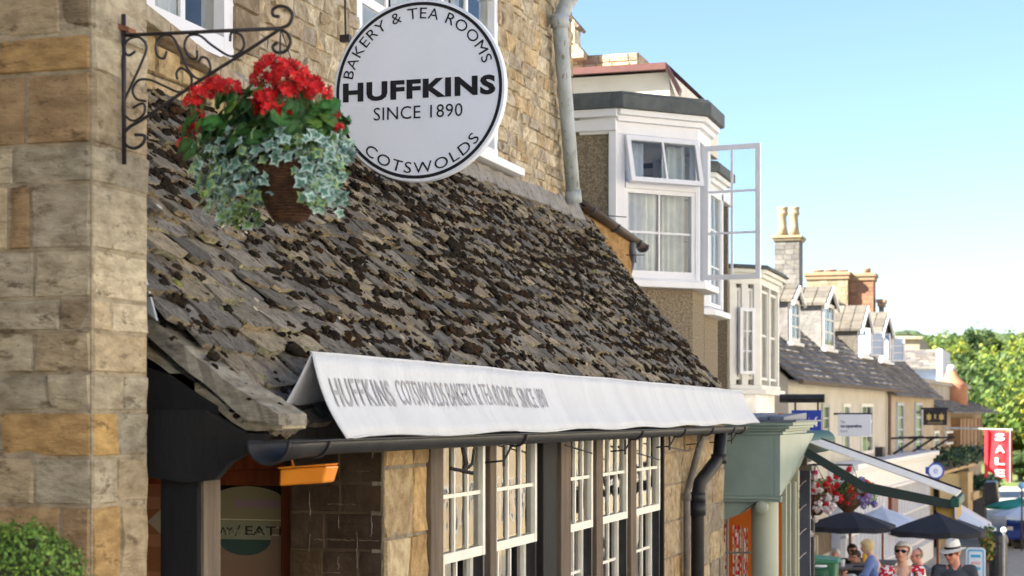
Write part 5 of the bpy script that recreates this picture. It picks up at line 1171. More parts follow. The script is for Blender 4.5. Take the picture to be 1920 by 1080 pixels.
t = empty('clay_cowl_chimney', atY(1784, 700, 70), 'terracotta cone chimney cowl peeping over the grey parapet', 'chimney'); mb = MB(); p = atY(1784, 724, 70); mb.lathe(p, [(.62, -1), (.62, 0), (.56, .12), (.3, .35), (.2, .55), (.17, .62)], 18); mb.build('cone', M('terracotta', (.42, .20, .11), (.35, .16, .09), None, 3), t, smooth=True); mb = MB(); mb.lathe(p+Vector((0, 0, .62)), [(.19, 0), (.19, .1), (.12, .22), (.02, .25)], 12); mb.build('cap', M('grey cap', (.3, .32, .36), None, None), t)
# chimneys on the skyline
def chimney(name, lab, u0, u1, vt, vb, Y, mat, pots, potmat, depth=.7, cap=.13):
    x0, x1 = xY(u0, Y), xY(u1, Y); zt = zY((u0+u1)/2, vt, Y); zb = zY((u0+u1)/2, vb, Y)
    t = empty(name, ((x0+x1)/2, Y+depth/2, zb), lab, 'chimney'); mb = MB(); rr3 = random.Random(int(u0))
    z = zb; k = 0
    while z < zt-cap*2.0-.02:
        h = min(.14, zt-cap*2-z); x = x0; 
        while x < x1-.02:
            w = min(x1-x, rr3.uniform(.22, .34)); c = (rr3.uniform(.75, 1.2),)*3; mb.box(W, x, x+w-.012, Y+rr3.uniform(-.012, .0), Y+.1, z+.008, z+h, c); x += w
        z += h; k += 1
    mb.box(W, x0+.01, x1-.01, Y+.012, Y+depth, zb-2.5, zt-cap*2, (.8, .8, .8)); mb.build('stack', mat, t)
    mb = MB(); mb.box(W, x0-.05, x1+.05, Y-.06, Y+depth+.05, zt-cap*2, zt-cap); mb.box(W, x0-.09, x1+.09, Y-.1, Y+depth+.09, zt-cap, zt, (1, 1, 1)); mb.build('cap', potmat, t, bevel=.02)
    for (u, v, r) in pots:
        mb = MB(); p = Vector((xY(u, Y), Y+depth*.45, zt)); h = zY(u, v, Y)-zt
        mb.lathe(p, [(r*1.15, 0), (r*.8, h*.35), (r*.72, h*.68), (r*1.0, h*.76), (r*1.02, h*.82), (r*.9, h*.84), (r*.95, h*.94), (r*1.08, h), (r*.6, h)] if h > .6 else [(r, 0), (r*.9, h*.7), (r*1.1, h*.8), (r, h), (r*.5, h)], 14); mb.build('chimney_pot', potmat, t, smooth=True)
m_chs = M('grey chimney stone', (.17, .165, .155), (.12, .12, .115), (.23, .21, .17), 3, .9, .4, 10, vcol=True)
m_chy = M('yellow chimney stone', (.30, .25, .16), (.23, .195, .13), (.36, .31, .21), 3, .9, .4, 10, vcol=True)
m_brick = M('orange brick', (.30, .155, .09), (.24, .12, .07), (.34, .24, .17), 4, .9, .3, 12, vcol=True)
m_pot = M('lichened clay', (.32, .26, .16), (.25, .21, .15), (.34, .26, .05), 4, .85, .2, 15, c3amt=.56)
m_pot2 = M('clay pot', (.30, .20, .12), (.24, .17, .11), None, 4)
chimney('two_pot_chimney', 'tall grey chimney stack topped by two slender clay pots', 1452, 1499, 442, 560, 49, m_chs, [(1464, 386, .155), (1486, 386, .155)], m_pot, .8, .07)
chimney('wide_chimney', 'wide yellow stone chimney with three stubby pots', 1512, 1590, 510, 600, 60, m_chy, [(1532, 505, .2), (1555, 504, .21), (1577, 505, .2)], m_pot2, .9)
chimney('brick_chimney', 'orange brick chimney with one small pot', 1592, 1638, 512, 600, 60.3, m_brick, [(1624, 501, .13)], m_pot2, .9)
chimney('stub_chimney', 'small mossy stone stub rising behind the second open dormer', 1648, 1656, 561, 610, 60.6, m_chs, [], m_pot2, .5)
# ============ hanging shop signs
def bsign(name, lab, u0, u1, v0, v1, Y, col, cat='sign', bar=None, frame=None):
    x0, x1 = xY(u0, Y), xY(u1, Y); um = (u0+u1)/2; z1, z0 = zY(um, v0, Y), zY(um, v1, Y)
    t = empty(name, ((x0+x1)/2, Y, z1), lab, cat); mb = MB(); mb.box(W, x0, x1, Y, Y+.05, z0, z1); mb.build('board', M('paint '+name, col, None, None, bump=0, rough=.45), t, bevel=.006)
    mb = MB(); bx0, bx1, bz = xY(bar[0], Y), xY(bar[1], Y), zY(um, bar[2], Y); mb.tube([Vector((bx0, Y+.025, bz)), Vector((bx1, Y+.025, bz))], bar[3], 8)
    for f in (.12, .88): mb.tube([Vector((lerp(x0, x1, f), Y+.025, z1)), Vector((lerp(x0, x1, f), Y+.025, bz))], .015, 5)
    mb.build('arm', m_iron, t)
    return t, (x0, x1, z0, z1, Y)
t, (x0, x1, z0, z1, Y) = bsign('inn_sign', 'deep blue picture sign with a crescent moon beside the green awning', 1484, 1540, 769, 826, 24, (.03, .07, .42), bar=(1462, 1546, 747, .06))
mb = MB(); q = lambda x, z: Vector((lerp(x0, x1, x), Y-.004, lerp(z0, z1, z)))
mb.add([q(0, 0), q(1, 0), q(1, .22), q(0, .3)], [(0, 1, 2, 3)], (.05, .30, .42))
mb.add([q(.35, .25), q(.42, .2), q(.62, .35), q(.60, .8), q(.55, .55), q(.48, .45), q(.42, .7), q(.36, .85), q(.30, .6)], [(0, 1, 2, 3, 4, 5, 6, 7, 8)], (.75, .35, .25)); mb.add([q(.45, .25), q(.6, .4), q(.64, .62), q(.58, .6)], [(0, 1, 2, 3)], (.8, .75, .8))
m_ = [(.84+.07*math.cos(a), .62+.17*math.sin(a)) for a in [1.2+i*.39 for i in range(11)]]; m2 = [(.87+.05*math.cos(a), .63+.12*math.sin(a)) for a in [1.2+i*.39 for i in range(11)]][::-1]
mb.add([q(*p)+Vector((0, -.003, 0)) for p in m_+m2], [tuple(range(22))], (.8, .82, .9)); mb.build('picture', m_paper, t)
t, (x0, x1, z0, z1, Y) = bsign('food_shop_sign', 'white hanging sign reading The co-operative food on the cream facade', 1571, 1633, 777, 818, 34, (.72, .76, .82), bar=(1563, 1635, 776, .02))
mb = MB(); q2 = lambda x, z: Vector((x, Y-.004, z)); X = lambda f: lerp(x0, x1, f); Z = lambda f: lerp(z0, z1, f)
text_on(mb, 'The', q2, X(.08), X(.22), Z(.60), Z(.72), 0, col=(.1, .1, .15)); text_on(mb, 'co-operative', q2, X(.08), X(.72), Z(.40), Z(.55), .04, col=(.1, .1, .15)); text_on(mb, 'food', q2, X(.08), X(.28), Z(.18), Z(.30), 0, col=(.1, .1, .15)); mb.build('lettering', m_paper, t)
t, (x0, x1, z0, z1, Y) = bsign('gilded_sign', 'black board sign with two gold emblems on the ochre stone house', 1731, 1776, 768, 797, 52, (.02, .018, .016), bar=(1727, 1778, 766, .03))
mb = MB(); X = lambda f: lerp(x0, x1, f); Z = lambda f: lerp(z0, z1, f); q2 = lambda x, z: Vector((x, Y-.006, z))
for cx in (.24, .76):
    mb.add([q2(X(cx+.13*math.cos(i*.524)*(1 if i % 2 else .6)), Z(.52+.28*math.sin(i*.524)*(1 if i % 2 else .6))) for i in range(12)], [tuple(range(12))], (.62, .44, .14))
mb.add([q2(X(.46), Z(.4)), q2(X(.54), Z(.4)), q2(X(.54), Z(.7)), q2(X(.46), Z(.7))], [(0, 1, 2, 3)], (.5, .38, .15)); mb.build('emblem', m_paper, t)
mb = MB()
for k in range(9): mb.add([q2(X(.2+k*.07), Z(.1)), q2(X(.24+k*.07), Z(.1)), q2(X(.24+k*.07), Z(.18)), q2(X(.2+k*.07), Z(.18))], [(0, 1, 2, 3)], (.4, .32, .18))
mb.build('lettering', m_paper, t)
# round blue-rimmed sign
Y = 44; p = atY(1755, 883, Y); t = empty('round_sign', p, 'small round white sign with blue rim on the white shopfront corner', 'sign'); r = 15/3200*Y*.99
mb = MB(); mb.lathe(p, [(r, 0), (r*1.02, .05), (r, .1)], 32, Vector((0, -1, 0))); mb.box(W, p.x-r*1.25, p.x-r*.8, Y-.08, Y-.02, p.z-.08, p.z+.1); mb.build('rim', M('blue rim', (.04, .10, .42), None, None, bump=0), t)
mb = MB(); mb.lathe(p+Vector((0, -.1, 0)), [(r*.8, 0), (r*.8, .02)], 32, Vector((0, -1, 0))); mb.build('face', m_sign, t)
mb = MB(); text_on(mb, 'e', lambda x, z: Vector((x, Y-.125, z)), p.x-r*.25, p.x+r*.25, p.z-r*.3, p.z+r*.3, .0); mb.build('lettering', M('pale blue', (.25, .35, .6), None, None), t)
# sale banner
Y = 50; t = empty('sale_banner', atY(1872, 855, Y), 'tall red SALE banner hanging over the pavement', 'banner'); x0, x1 = xY(1850, Y), xY(1892, Y); z1, z0 = zY(1870, 806, Y), zY(1870, 902, Y)
mb = MB(); n = 12; vs = []
for j in range(9):
    for i in range(n+1): f = i/n; vs.append(Vector((lerp(x0, x1+.0, f), Y+.05*math.sin(f*5+j*.3)*(1-j/12), lerp(z1, z0+.04*math.sin(f*9)+(.25*(1-f)), j/8) if j else z1-.06*f)))
mb.add(vs, [(j*(n+1)+i, j*(n+1)+i+1, (j+1)*(n+1)+i+1, (j+1)*(n+1)+i) for j in range(8) for i in range(n)]); b_ = mb.build('cloth', M('red cloth', (.60, .02, .03), (.5, .015, .025), None, 3, .7, .1), t, smooth=True)
mb = MB()
for i, ch in enumerate('SALE'): h = (z1-z0); zt = z1-h*(.07+i*.235); text_on(mb, ch, lambda x, z: Vector((x, Y-.07, z)), x0+.23, x0+.23+.26, zt-h*.135, zt, .02)
mb.build('lettering', m_white, t)
mb = MB(); mb.box(W, xY(1846, Y), x0+.03, Y-.03, Y+.1, z0+.1, z1+.02); mb.box(W, x1-.08, xY(1898, Y), Y-.03, Y+.1, z0-.02, z1-.06); mb.build('edge_panel', M('red edge', (.55, .03, .05), None, None), t)
mb = MB(); mb.tube([Vector((x1+.03, Y-.05, z0-.02)), Vector((x1+.03, Y-.05, z1))], .018, 6); mb.tube([Vector((x0-1.2, Y+.06, z1+.05)), Vector((x1+.1, Y+.06, z1+.0))], .03, 6); mb.build('pole', m_zinc, t)

t = empty('sun_block_house', (-8, 31.5, gz(31)), 'hidden plain block added between the cream bay house and the slate roofed house to stop the sun', 'house')  # hidden block filling the gap that let sun onto the cafe parasol
mb = MB(); mb.box(W, -14, -5.3, 27.75, 35.7, -4.4, 2.3); mb.build('wall', m_brst, t)
rp_ = random.Random(31)
def cap_tube(mb, pts, rs, n=14):
    mb.tube(pts, rs, n); 
    for p, r in zip(pts, rs):
        vs, fs = ICO[2]; mb.add([Vector(p)+q*r*.995 for q in vs], fs)
def ell(mb, c, rx, ry, rz, M3=None):
    vs, fs = ICO[3]; out = []
    for q in vs:
        w = Vector((q.x*rx, q.y*ry, q.z*rz))
        if M3: w = M3 @ w
        out.append(Vector(c)+w)
    mb.add(out, fs)
def remesh(mb, voxel, smooth=3, fac=.5):
    me = bpy.data.meshes.new('r'); me.from_pydata(mb.v, [], mb.f); o = bpy.data.objects.new('r', me); COL.objects.link(o)
    m = o.modifiers.new('r', 'REMESH'); m.mode = 'VOXEL'; m.voxel_size = voxel
    if smooth: s = o.modifiers.new('s', 'SMOOTH'); s.iterations = smooth; s.factor = fac
    dg = bpy.context.evaluated_depsgraph_get(); dg.update(); e = o.evaluated_get(dg); r = e.to_mesh()
    out = ([v.co.copy() for v in r.vertices], [tuple(p.vertices) for p in r.polygons]); e.to_mesh_clear(); bpy.data.objects.remove(o); return out
m_skin = M('skin', (1, 1, 1), None, None, vcol=True, bump=0, rough=.55)
m_cloth = M('clothing', (1, 1, 1), (.88, .88, .88), None, 30, .9, .3, 60, vcol=True)
m_hair = M('hair', (1, 1, 1), (.7, .7, .7), None, 60, .6, .6, 120, vcol=True, st=(1, 1, .3))
def person(label, x, y, z0, yaw, shirt, trousers, hair, skin=(.58, .33, .24), seated=False, lean=0, head_yaw=0, head_pitch=0, arms=None, hs=1.0, voxel=.012, short_sleeve=True, hairstyle='short', pattern=None, neck_v=False, bald=False, group=None, beard=None, sc=1.0, collar=False):
    t = empty('person', (x, y, z0), label, 'person', group)
    RZ = Matrix.Rotation(yaw, 3, 'Z'); 
    def wp(p): return Vector((x, y, z0))+RZ @ (Vector(p)*sc)
    dz = -.44 if seated else 0; hip = Vector((0, 0, .93+dz))
    LM = Matrix.Rotation(-lean, 3, 'X')
    def tp(p):  # torso point relative to the hip, leaned forward
        return hip+LM @ (Vector(p)-Vector((0, 0, .93)))
    shL, shR = tp((-.185, 0, 1.42)), tp((.185, 0, 1.42)); neck0, neck1 = tp((0, -.005, 1.43)), tp((0, .015, 1.53))
    if seated: kn = [Vector((-.12, .42, .50)), Vector((.12, .42, .50))]; an = [Vector((-.12, .38, .08)), Vector((.12, .38, .08))]
    else: kn = [Vector((-.10, .04, .49)), Vector((.10, -.02, .49))]; an = [Vector((-.10, -.02, .08)), Vector((.11, .06, .08))]
    if arms is None: arms = [((-.25, .02, 1.14), (-.26, .10, .90)), ((.25, .02, 1.14), (.26, .10, .90))]
    el = [tp(a[0]) for a in arms]; wr = [tp(a[1]) for a in arms]; sh = [shL, shR]
    HM = Matrix.Rotation(head_yaw, 3, 'Z') @ Matrix.Rotation(head_pitch, 3, 'X') @ LM; hc = neck1+HM @ Vector((0, .022, .095))
    hp = lambda p: hc+HM @ (Vector(p)*hs)
    mb = MB()
    cap_tube(mb, [neck0, neck1, hp((0, -.01, -.03))], [.062, .056, .055])
    ell(mb, hp((0, -.012, .03)), .074*hs, .094*hs, .088*hs, HM); ell(mb, hp((0, .025, -.03)), .060*hs, .070*hs, .072*hs, HM); ell(mb, hp((0, .052, -.083)), .034*hs, .032*hs, .026*hs, HM)
    cap_tube(mb, [hp((0, .085, .02)), hp((0, .104, -.018)), hp((0, .094, -.028))], [.009*hs, .014*hs, .013*hs])
    ell(mb, hp((0, .078, .030)), .052*hs, .018*hs, .012*hs, HM)
    for s in (-1, 1):
        ell(mb, hp((s*.074, -.008, -.005)), .010*hs, .019*hs, .030*hs, HM); ell(mb, hp((s*.036, .066, -.025)), .022*hs, .018*hs, .020*hs, HM)
        ell(mb, hp((s*.030, .082, .006)), .012*hs, .008*hs, .008*hs, HM)
    ell(mb, hp((0, .088, -.053)), .024*hs, .010*hs, .009*hs, HM)
    # torso underneath, legs, arms, hands: one continuous surface
    cap_tube(mb, [hip, tp((0, 0, 1.1)), tp((0, .0, 1.3)), tp((0, -.005, 1.40))], [.125, .115, .13, .10])
    for s, S in ((0, -1), (1, 1)):
        cap_tube(mb, [tp((S*.08, -.005, 1.42)), sh[s]], [.07, .058]); cap_tube(mb, [sh[s], el[s], wr[s]], [.050, .040, .027]); cap_tube(mb, [hip+Vector((S*.09, 0, -.02)), kn[s], an[s]], [.085, .056, .038])
        cap_tube(mb, [an[s]+Vector((0, -.02, -.03)), an[s]+Vector((0, .14, -.05))], [.04, .03])
        d = (wr[s]-el[s]).normalized(); side = d.cross(Vector((0, 0, 1))); side = side.normalized() if side.length > .1 else Vector((1, 0, 0)); dn = d.cross(side).normalized()
        pc = wr[s]+d*.05; ell(mb, pc, .036, .036, .036); ell(mb, wr[s]+d*.075, .034, .034, .034)
        for i, (o_, L) in enumerate(((-.03, .068), (-.011, .078), (.010, .073), (.029, .058))):
            b = wr[s]+d*.09+side*o_; cap_tube(mb, [b, b+d*L*.55+dn*.008, b+d*L*.85+dn*.026], [.0105, .0095, .008], 8)
        b = wr[s]+d*.04-side*.032; cap_tube(mb, [b, b+d*.035-side*.022, b+d*.065-side*.024+dn*.012], [.012, .011, .009], 8)
    V, Fc = remesh(mb, voxel, 2 if voxel < .01 else 1); hmi = HM.inverted(); out = MB(); out.v = [tuple(wp(v)) for v in V]
    for f in Fc:
        c = sum((V[i] for i in f), Vector())/len(f); q = (hmi @ (c-hc))/hs; col = skin
        if q.length < .16:
            if abs(q.x) < .026 and -.060 < q.z < -.046 and q.y > .07: col = (skin[0]*.8, skin[1]*.5, skin[2]*.5)
            elif abs(abs(q.x)-.030) < .013 and abs(q.z-.006) < .006 and q.y > .06: col = (.04, .03, .03)
            elif abs(abs(q.x)-.032) < .02 and abs(q.z-.030) < .004 and q.y > .06: col = tuple(h*.7 for h in hair)
            elif q.y > .05 and abs(q.x) < .055: col = (skin[0]*1.05, skin[1]*.88, skin[2]*.85)
            if beard and q.z < -.035 and q.y > .0 and not (abs(q.x) < .022 and q.z > -.06 and q.y > .08): col = beard
        out.f.append(f); out.c.append(col); out.m.append(0)
    body = out.build('body', m_skin, t, smooth=True)
    # clothes
    mb = MB(); E = .014
    ell(mb, tp((0, .012, 1.31)), .175, .125, .16, LM); ell(mb, tp((0, .01, 1.12)), .155, .125, .17, LM); ell(mb, hip+Vector((0, 0, .03)), .16, .125, .10, LM)
    for s, S in ((0, -1), (1, 1)):
        cap_tube(mb, [tp((S*.07, -.005, 1.415)), sh[s]+Vector((0, 0, .006))], [.070, .072]); e2 = sh[s].lerp(el[s], .8 if short_sleeve else 1)
        if short_sleeve: cap_tube(mb, [sh[s], e2], [.068, .062])
        else: cap_tube(mb, [sh[s], el[s], el[s].lerp(wr[s], .9)], [.068, .055, .042])
    V, Fc = remesh(mb, max(voxel, .010), 3); out = MB(); out.v = [tuple(wp(v+(V3n(v)*.004))) for v in V]
    lmi = LM.inverted()
    for f in Fc:
        c = sum((V[i] for i in f), Vector())/len(f); q = lmi @ (c-hip)+Vector((0, 0, .93)); col = shirt
        if pattern: col = pattern(q, c)
        vw = .095 if neck_v else .07; vd = .16 if neck_v else .03
        if neck_v and q.y > 0 and abs(q.x) < vw and q.z > 1.43-vd*(1-abs(q.x)/vw): continue
        if q.x**2+(q.y-.01)**2 < .078**2 and q.z > 1.40: continue
        out.f.append(f); out.c.append(col); out.m.append(0)
    out.build('shirt', m_cloth, t, smooth=True)
    if collar:
        mb = MB()
        for S in (-1, 1): mb.add([wp(tp((S*.012, .10, 1.40))), wp(tp((S*.075, .085, 1.415))), wp(tp((S*.085, .01, 1.475))), wp(tp((S*.062, .03, 1.50))), wp(tp((S*.02, .085, 1.445)))], [(0, 1, 2, 3, 4)], tuple(c*1.25 for c in shirt))
        for z in (1.36, 1.29, 1.22): mb.blob(wp(tp((0, .142, z))), .006, .004, .006, rp_, 0, 1, None, (.3, .3, .3))
        mb.build('collar', m_cloth, t)
    mb = MB()
    ell(mb, hip+Vector((0, 0, .0)), .165, .13, .12)
    for s, S in ((0, -1), (1, 1)): cap_tube(mb, [hip+Vector((S*.085, 0, -.02)), kn[s], kn[s].lerp(an[s], .9)], [.10, .074, .06])
    V, Fc = remesh(mb, max(voxel, .012), 2); out = MB(); out.v = [tuple(wp(v)) for v in V]; out.f = Fc; out.c = [trousers]*len(Fc); out.m = [0]*len(Fc); out.build('trousers', m_cloth, t, smooth=True)
    # hair
    if hairstyle != 'none':
        mb = MB(); vs, fs = ICO[3]; keep = []; P = []
        k = {'short': 1.0, 'bob': 1.16, 'long': 1.12}[hairstyle]
        for q in vs:
            nn = mnoise.noise(q*6+Vector((x, y, 0)))*.06+mnoise.noise(q*14)*.03
            P.append(Vector((q.x*.083*k, q.y*.103*k-.014, q.z*.098+.038))*(1+nn))
        low = {'short': -.02, 'bob': -.085, 'long': -.13}[hairstyle]
        for i, q in enumerate(vs):
            if q.z < -.1 and hairstyle != 'short': P[i].z = max(low, P[i].z*1.6-.01)
        for f in fs:
            c = sum((P[i] for i in f), Vector())/3
            if bald and c.z > .03 and c.y > -.05: continue
            if c.y > .035 and c.z < .062+.25*max(0, .035-abs(c.x))*0: continue
            if c.z < low-.01 or (c.y > .0 and c.z < .0 and hairstyle == 'short'): continue
            keep.append(f)
        mb.add([wp(hp(p)) for p in P], keep, hair); h = mb.build('hair', m_hair, t, smooth=True); sm = h.modifiers.new('s', 'SOLIDIFY'); sm.thickness = .008
    return t, hp, wp, HM, tp
def V3n(v): return Vector((mnoise.noise(v*9), mnoise.noise(v*9+Vector((5, 5, 5))), 0))
def glasses(t, hp, wp, dark=True, hs=1.0):
    mb = MB()
    for s in (-1, 1):
        c = [(s*.033+.027*math.cos(a), .098-.010*abs(math.cos(a)) if True else 0, .004+.019*math.sin(a)) for a in [i*.524 for i in range(12)]]
        c = [(p[0], .104-abs(p[0])*.35, p[2]) for p in c]; mb.add([wp(hp(p)) for p in c]+[wp(hp((p[0], p[1]-.004, p[2]))) for p in c], [tuple(range(12)), tuple(range(12, 24))]+[(i, (i+1) % 12, 12+(i+1) % 12, 12+i) for i in range(12)])
        mb.tube([wp(hp((s*.060, .086, .010))), wp(hp((s*.080, .04, .010))), wp(hp((s*.082, -.01, .006)))], .003, 5)
    mb.tube([wp(hp((-.012, .102, .008))), wp(hp((.012, .102, .008)))], .003, 5)
    mb.build('sunglasses' if dark else 'glasses', m_lens if dark else m_lens2, t)
m_lens = M('dark lens', (.012, .008, .006), None, None, bump=0, rough=.12); m_lens2 = M('brown lens', (.10, .03, .025), None, None, bump=0, rough=.2)
# man in the pale hat
def at_d(u, v, d): return ray(u, v)*d
MD = 17.2; hm = at_d(1786, 1036, MD)            # centre of his head
z0m = hm.z-1.625*.9
t, hp, wp, HM, tp = person('man in white brimmed hat with black band, glasses and dark grey shirt', hm.x+.02, hm.y, z0m, R(180)+R(8), (.050, .060, .078), (.10, .09, .08), (.35, .25, .15), skin=(.60, .27, .19), head_yaw=R(-42), head_pitch=R(-8), voxel=.0075, beard=(.52, .24, .16), collar=True, sc=.9)
glasses(t, hp, wp, False)
mb = MB(); k = 40; vs = []
prof_ = [(.150, .038), (.140, .040), (.110, .048), (.094, .058), (.092, .075), (.090, .100), (.084, .130), (.070, .148), (.030, .142), (.0, .138)]
for r, h in prof_:
    for i in range(k):
        a = 2*math.pi*i/k; dip = -.018*math.sin(a)*(1 if r > .12 else .3) if math.sin(a) > 0 else -.0; up_ = .016*abs(math.cos(a))*(1 if r > .12 else 0)
        pinch = 1-.16*abs(math.cos(a))*(1 if h > .11 else 0)
        vs.append(wp(hp((r*.90*math.cos(a)*pinch, r*1.06*math.sin(a)-.005, h+dip+up_+(.0 if h < .12 else .014*abs(math.cos(a)))))))
mb.add(vs, [(j*k+i, j*k+(i+1) % k, (j+1)*k+(i+1) % k, (j+1)*k+i) for j in range(len(prof_)-1) for i in range(k)])
hat = mb.build('hat', M('straw hat', (.82, .80, .74), (.76, .74, .68), None, 60, .8, .3, 90), t, smooth=True); sm = hat.modifiers.new('s', 'SOLIDIFY'); sm.thickness = .003
mb = MB(); vs = [wp(hp((r*.90*math.cos(2*math.pi*i/k), r*1.06*math.sin(2*math.pi*i/k)-.005, h))) for r, h in ((.0975, .058), (.0955, .084)) for i in range(k)]
mb.add(vs, [(i, (i+1) % k, k+(i+1) % k, k+i) for i in range(k)]); mb.build('hat_band', m_black, hat)
# woman in red and white top
WD = 17.0; hw = at_d(1692, 1038, WD)
def redpat(q, c):
    n = mnoise.noise(q*26)+.4*mnoise.noise(q*60); n2 = mnoise.noise(q*22+Vector((7, 7, 7)))
    return (.62, .02, .04) if n > .05 else (.35, .01, .02) if n2 > .5 else (.80, .78, .80)
t, hp, wp, HM, tp = person('woman in dark sunglasses and a red and white patterned top', hw.x, hw.y, hw.z-1.62*.9, R(180)+R(12), (.8, .1, .1), (.6, .6, .62), (.62, .56, .47), skin=(.60, .36, .26), head_yaw=R(-22), head_pitch=R(14), voxel=.0075, hairstyle='bob', pattern=redpat, neck_v=True, sc=.9)
glasses(t, hp, wp, True)
mb = MB(); mb.tube([wp(tp((-.11, .115, 1.25))), wp(tp((-.125, .085, 1.40))), wp(tp((-.13, .0, 1.475))), wp(tp((-.13, -.10, 1.38)))], .014, 6); mb.build('bag_strap', m_black, t)
# people at the cafe tables
def cafe(label, u, v, d, yaw, shirt, hair, seated=True, **k):
    h = at_d(u, v, d); hz = 1.18 if seated else 1.62
    z = min(h.z-hz, gz(h.y)+.12); return person(label, h.x, h.y, h.z-hz, yaw, shirt, (.03, .03, .04), hair, seated=seated, voxel=.015, group='people sitting outside the cafe', **k)
cafe('dark haired person bending low over the cafe table beside the green bin', 1578, 1049, 31, R(190), (.55, .62, .58), (.02, .015, .012), lean=R(38))
cafe('white haired person seated behind the dark haired bending one', 1569, 1040, 33, R(170), (.62, .68, .64), (.55, .56, .58), lean=R(5))
t, hp, wp, HM, tp = cafe('dark haired diner in dark glasses and black top left of the middle', 1597, 1033, 32, R(205), (.012, .012, .016), (.03, .02, .015), hairstyle='bob'); glasses(t, hp, wp)
cafe('diner with brown hair and black sleeveless top right of the parasol pole', 1616, 1042, 31.4, R(150), (.015, .015, .02), (.05, .03, .02), lean=R(12), arms=[((-.27, .12, 1.18), (-.12, .34, 1.22)), ((.27, .12, 1.18), (.12, .34, 1.22))])
cafe('fair haired standing person in a blue shirt leaning towards the tables', 1646, 1024, 28.5, R(95), (.16, .24, .50), (.62, .48, .24), seated=False, lean=R(12), short_sleeve=False, hairstyle='bob', arms=[((-.25, .14, 1.2), (-.20, .36, 1.08)), ((.25, .14, 1.2), (.22, .38, 1.05))])
cafe('balding seated man in a grey printed T-shirt behind the woman in sunglasses', 1733, 1042, 27, R(120), (.14, .15, .19), (.25, .18, .12), lean=R(8), bald=True, skin=(.62, .30, .22))
rs_ = random.Random(77)
m_wood = M('table wood', (.16, .13, .11), (.11, .09, .075), None, 6, .6, .3)
# parasols
def parasol(name, lab, u, v, d, r, col, vr, tilt=0, grp='cafe parasols'):
    p = ray(u, v)*d; zg = gz(p.y); zr = ray(u, vr).z*d
    t = empty(name, (p.x, p.y, zg), lab, 'parasol', grp); mb = MB(); k = 8; rows = 5
    vs = []
    for j in range(rows+1):
        f = .06+.94*j/rows
        for i in range(k*2):
            a = 2*math.pi*i/(k*2)+.3; rr = r*f*(1 if i % 2 == 0 else .955); sag = 0 if i % 2 == 0 else -.02*f
            vs.append(Vector((p.x+rr*math.cos(a), p.y+rr*math.sin(a), lerp(p.z, zr, f**1.15)+sag)))
    n = 2*k; mb.add(vs, [(j*n+i, j*n+(i+1) % n, (j+1)*n+(i+1) % n, (j+1)*n+i) for j in range(rows) for i in range(n)])
    b0 = rows*n; vb = [Vector(vs[b0+i]) for i in range(n)]; mb.add(vb+[q-Vector((0, 0, .10)) for q in vb], [(i, (i+1) % n, n+(i+1) % n, n+i) for i in range(n)])
    c = mb.build('canopy', M('cloth '+name+str(int(u)), col, tuple(x*.85 for x in col), None, 2, .85, .1), t)
    mb = MB(); mb.lathe((p.x, p.y, p.z-.03), [(r*.16, -.035), (r*.09, .02), (.02, .05)], 12); mb.build('cap', c.data.materials[0], t)
    mb = MB(); mb.blob((p.x, p.y, p.z+.06), .03, .03, .04, rs_, 0, 1); mb.build('finial', m_white, t)
    mb = MB(); mb.tube([(p.x, p.y, zg), (p.x, p.y, p.z)], .028, 8); mb.build('pole', m_redwood, t)
    mb = MB(); 
    for i in range(k): q = vs[b0+2*i]; mb.tube([Vector((p.x, p.y, p.z-.05)), q-Vector((0, 0, .03))], .008, 4)
    mb.build('ribs', m_redwood, t); mb = MB(); mb.lathe((p.x, p.y, zg), [(.25, 0), (.25, .06), (.06, .1), (.04, .3)], 14); mb.build('base', m_iron, t)
parasol('parasol', 'left of the two charcoal parasols, over the seated diners', 1594, 957, 32, .86, (.020, .023, .034), 984)
parasol('parasol', 'right charcoal parasol, above the man in the white hat', 1759, 962, 30, .84, (.020, .023, .034), 993)
parasol('parasol', 'pale blue grey parasol between the two charcoal ones', 1655, 952, 37, 1.0, (.55, .62, .75), 985)
parasol('parasol', 'pale parasol right of the charcoal ones near the tall plant', 1790, 950, 41, 1.0, (.60, .66, .76), 990)
# flowering baskets over the cafe
def flowers(name, lab, items, d, cols, leafc, n, trail, hang):
    c = ray(*items[0][:2])*d; t = empty(name, c, lab, 'flower basket', 'flower baskets above the cafe'); mb = MB()
    for u, v, ru, rv in items: foliage(mb, ray(u, v)*d, ru*d/F_, ru*d/F_*.8, rv*d/F_, int(n*ru*rv/400), rs_, .022, leafc, .3)
    mb.build('foliage', m_leaf, t)
    for (u, v, r, col) in cols:
        mb = MB(); p = ray(u, v)*(d-.15)
        for i in range(int(14+r*2.2)):
            dd = Vector((rs_.gauss(0, 1), rs_.gauss(0, 1), rs_.gauss(0, 1))).normalized()*r*d/F_*rs_.uniform(.4, 1); petal(mb, p+dd, (dd.normalized()+Vector((0, -.8, 0))).normalized(), .020, rs_, col)
        mb.build('flower', m_petal, t)
    mb = MB(); mb.lathe(c+Vector((0, 0, -.3)), [(.05, 0), (.16, .1), (.2, .25)], 14); mb.build('basket', m_wicker, t)
    mb = MB(); h = ray(*hang)*d
    for a in (0, 2.1, 4.2): mb.tube([c+Vector((.18*math.cos(a), .18*math.sin(a), -.05)), h], .004, 4)
    mb.tube([h, h+Vector((-.5, .1, 0))], .012, 5); mb.tube([h+Vector((-.5, .1, .0)), Vector((h.x-.5, h.y+.1, gz(h.y)))], .03, 8); mb.build('hanger', m_iron, t)
RD, WHT, BLU, PNK = (.62, .015, .03), (.90, .91, .94), (.22, .20, .55), (.65, .06, .22)
c1 = []
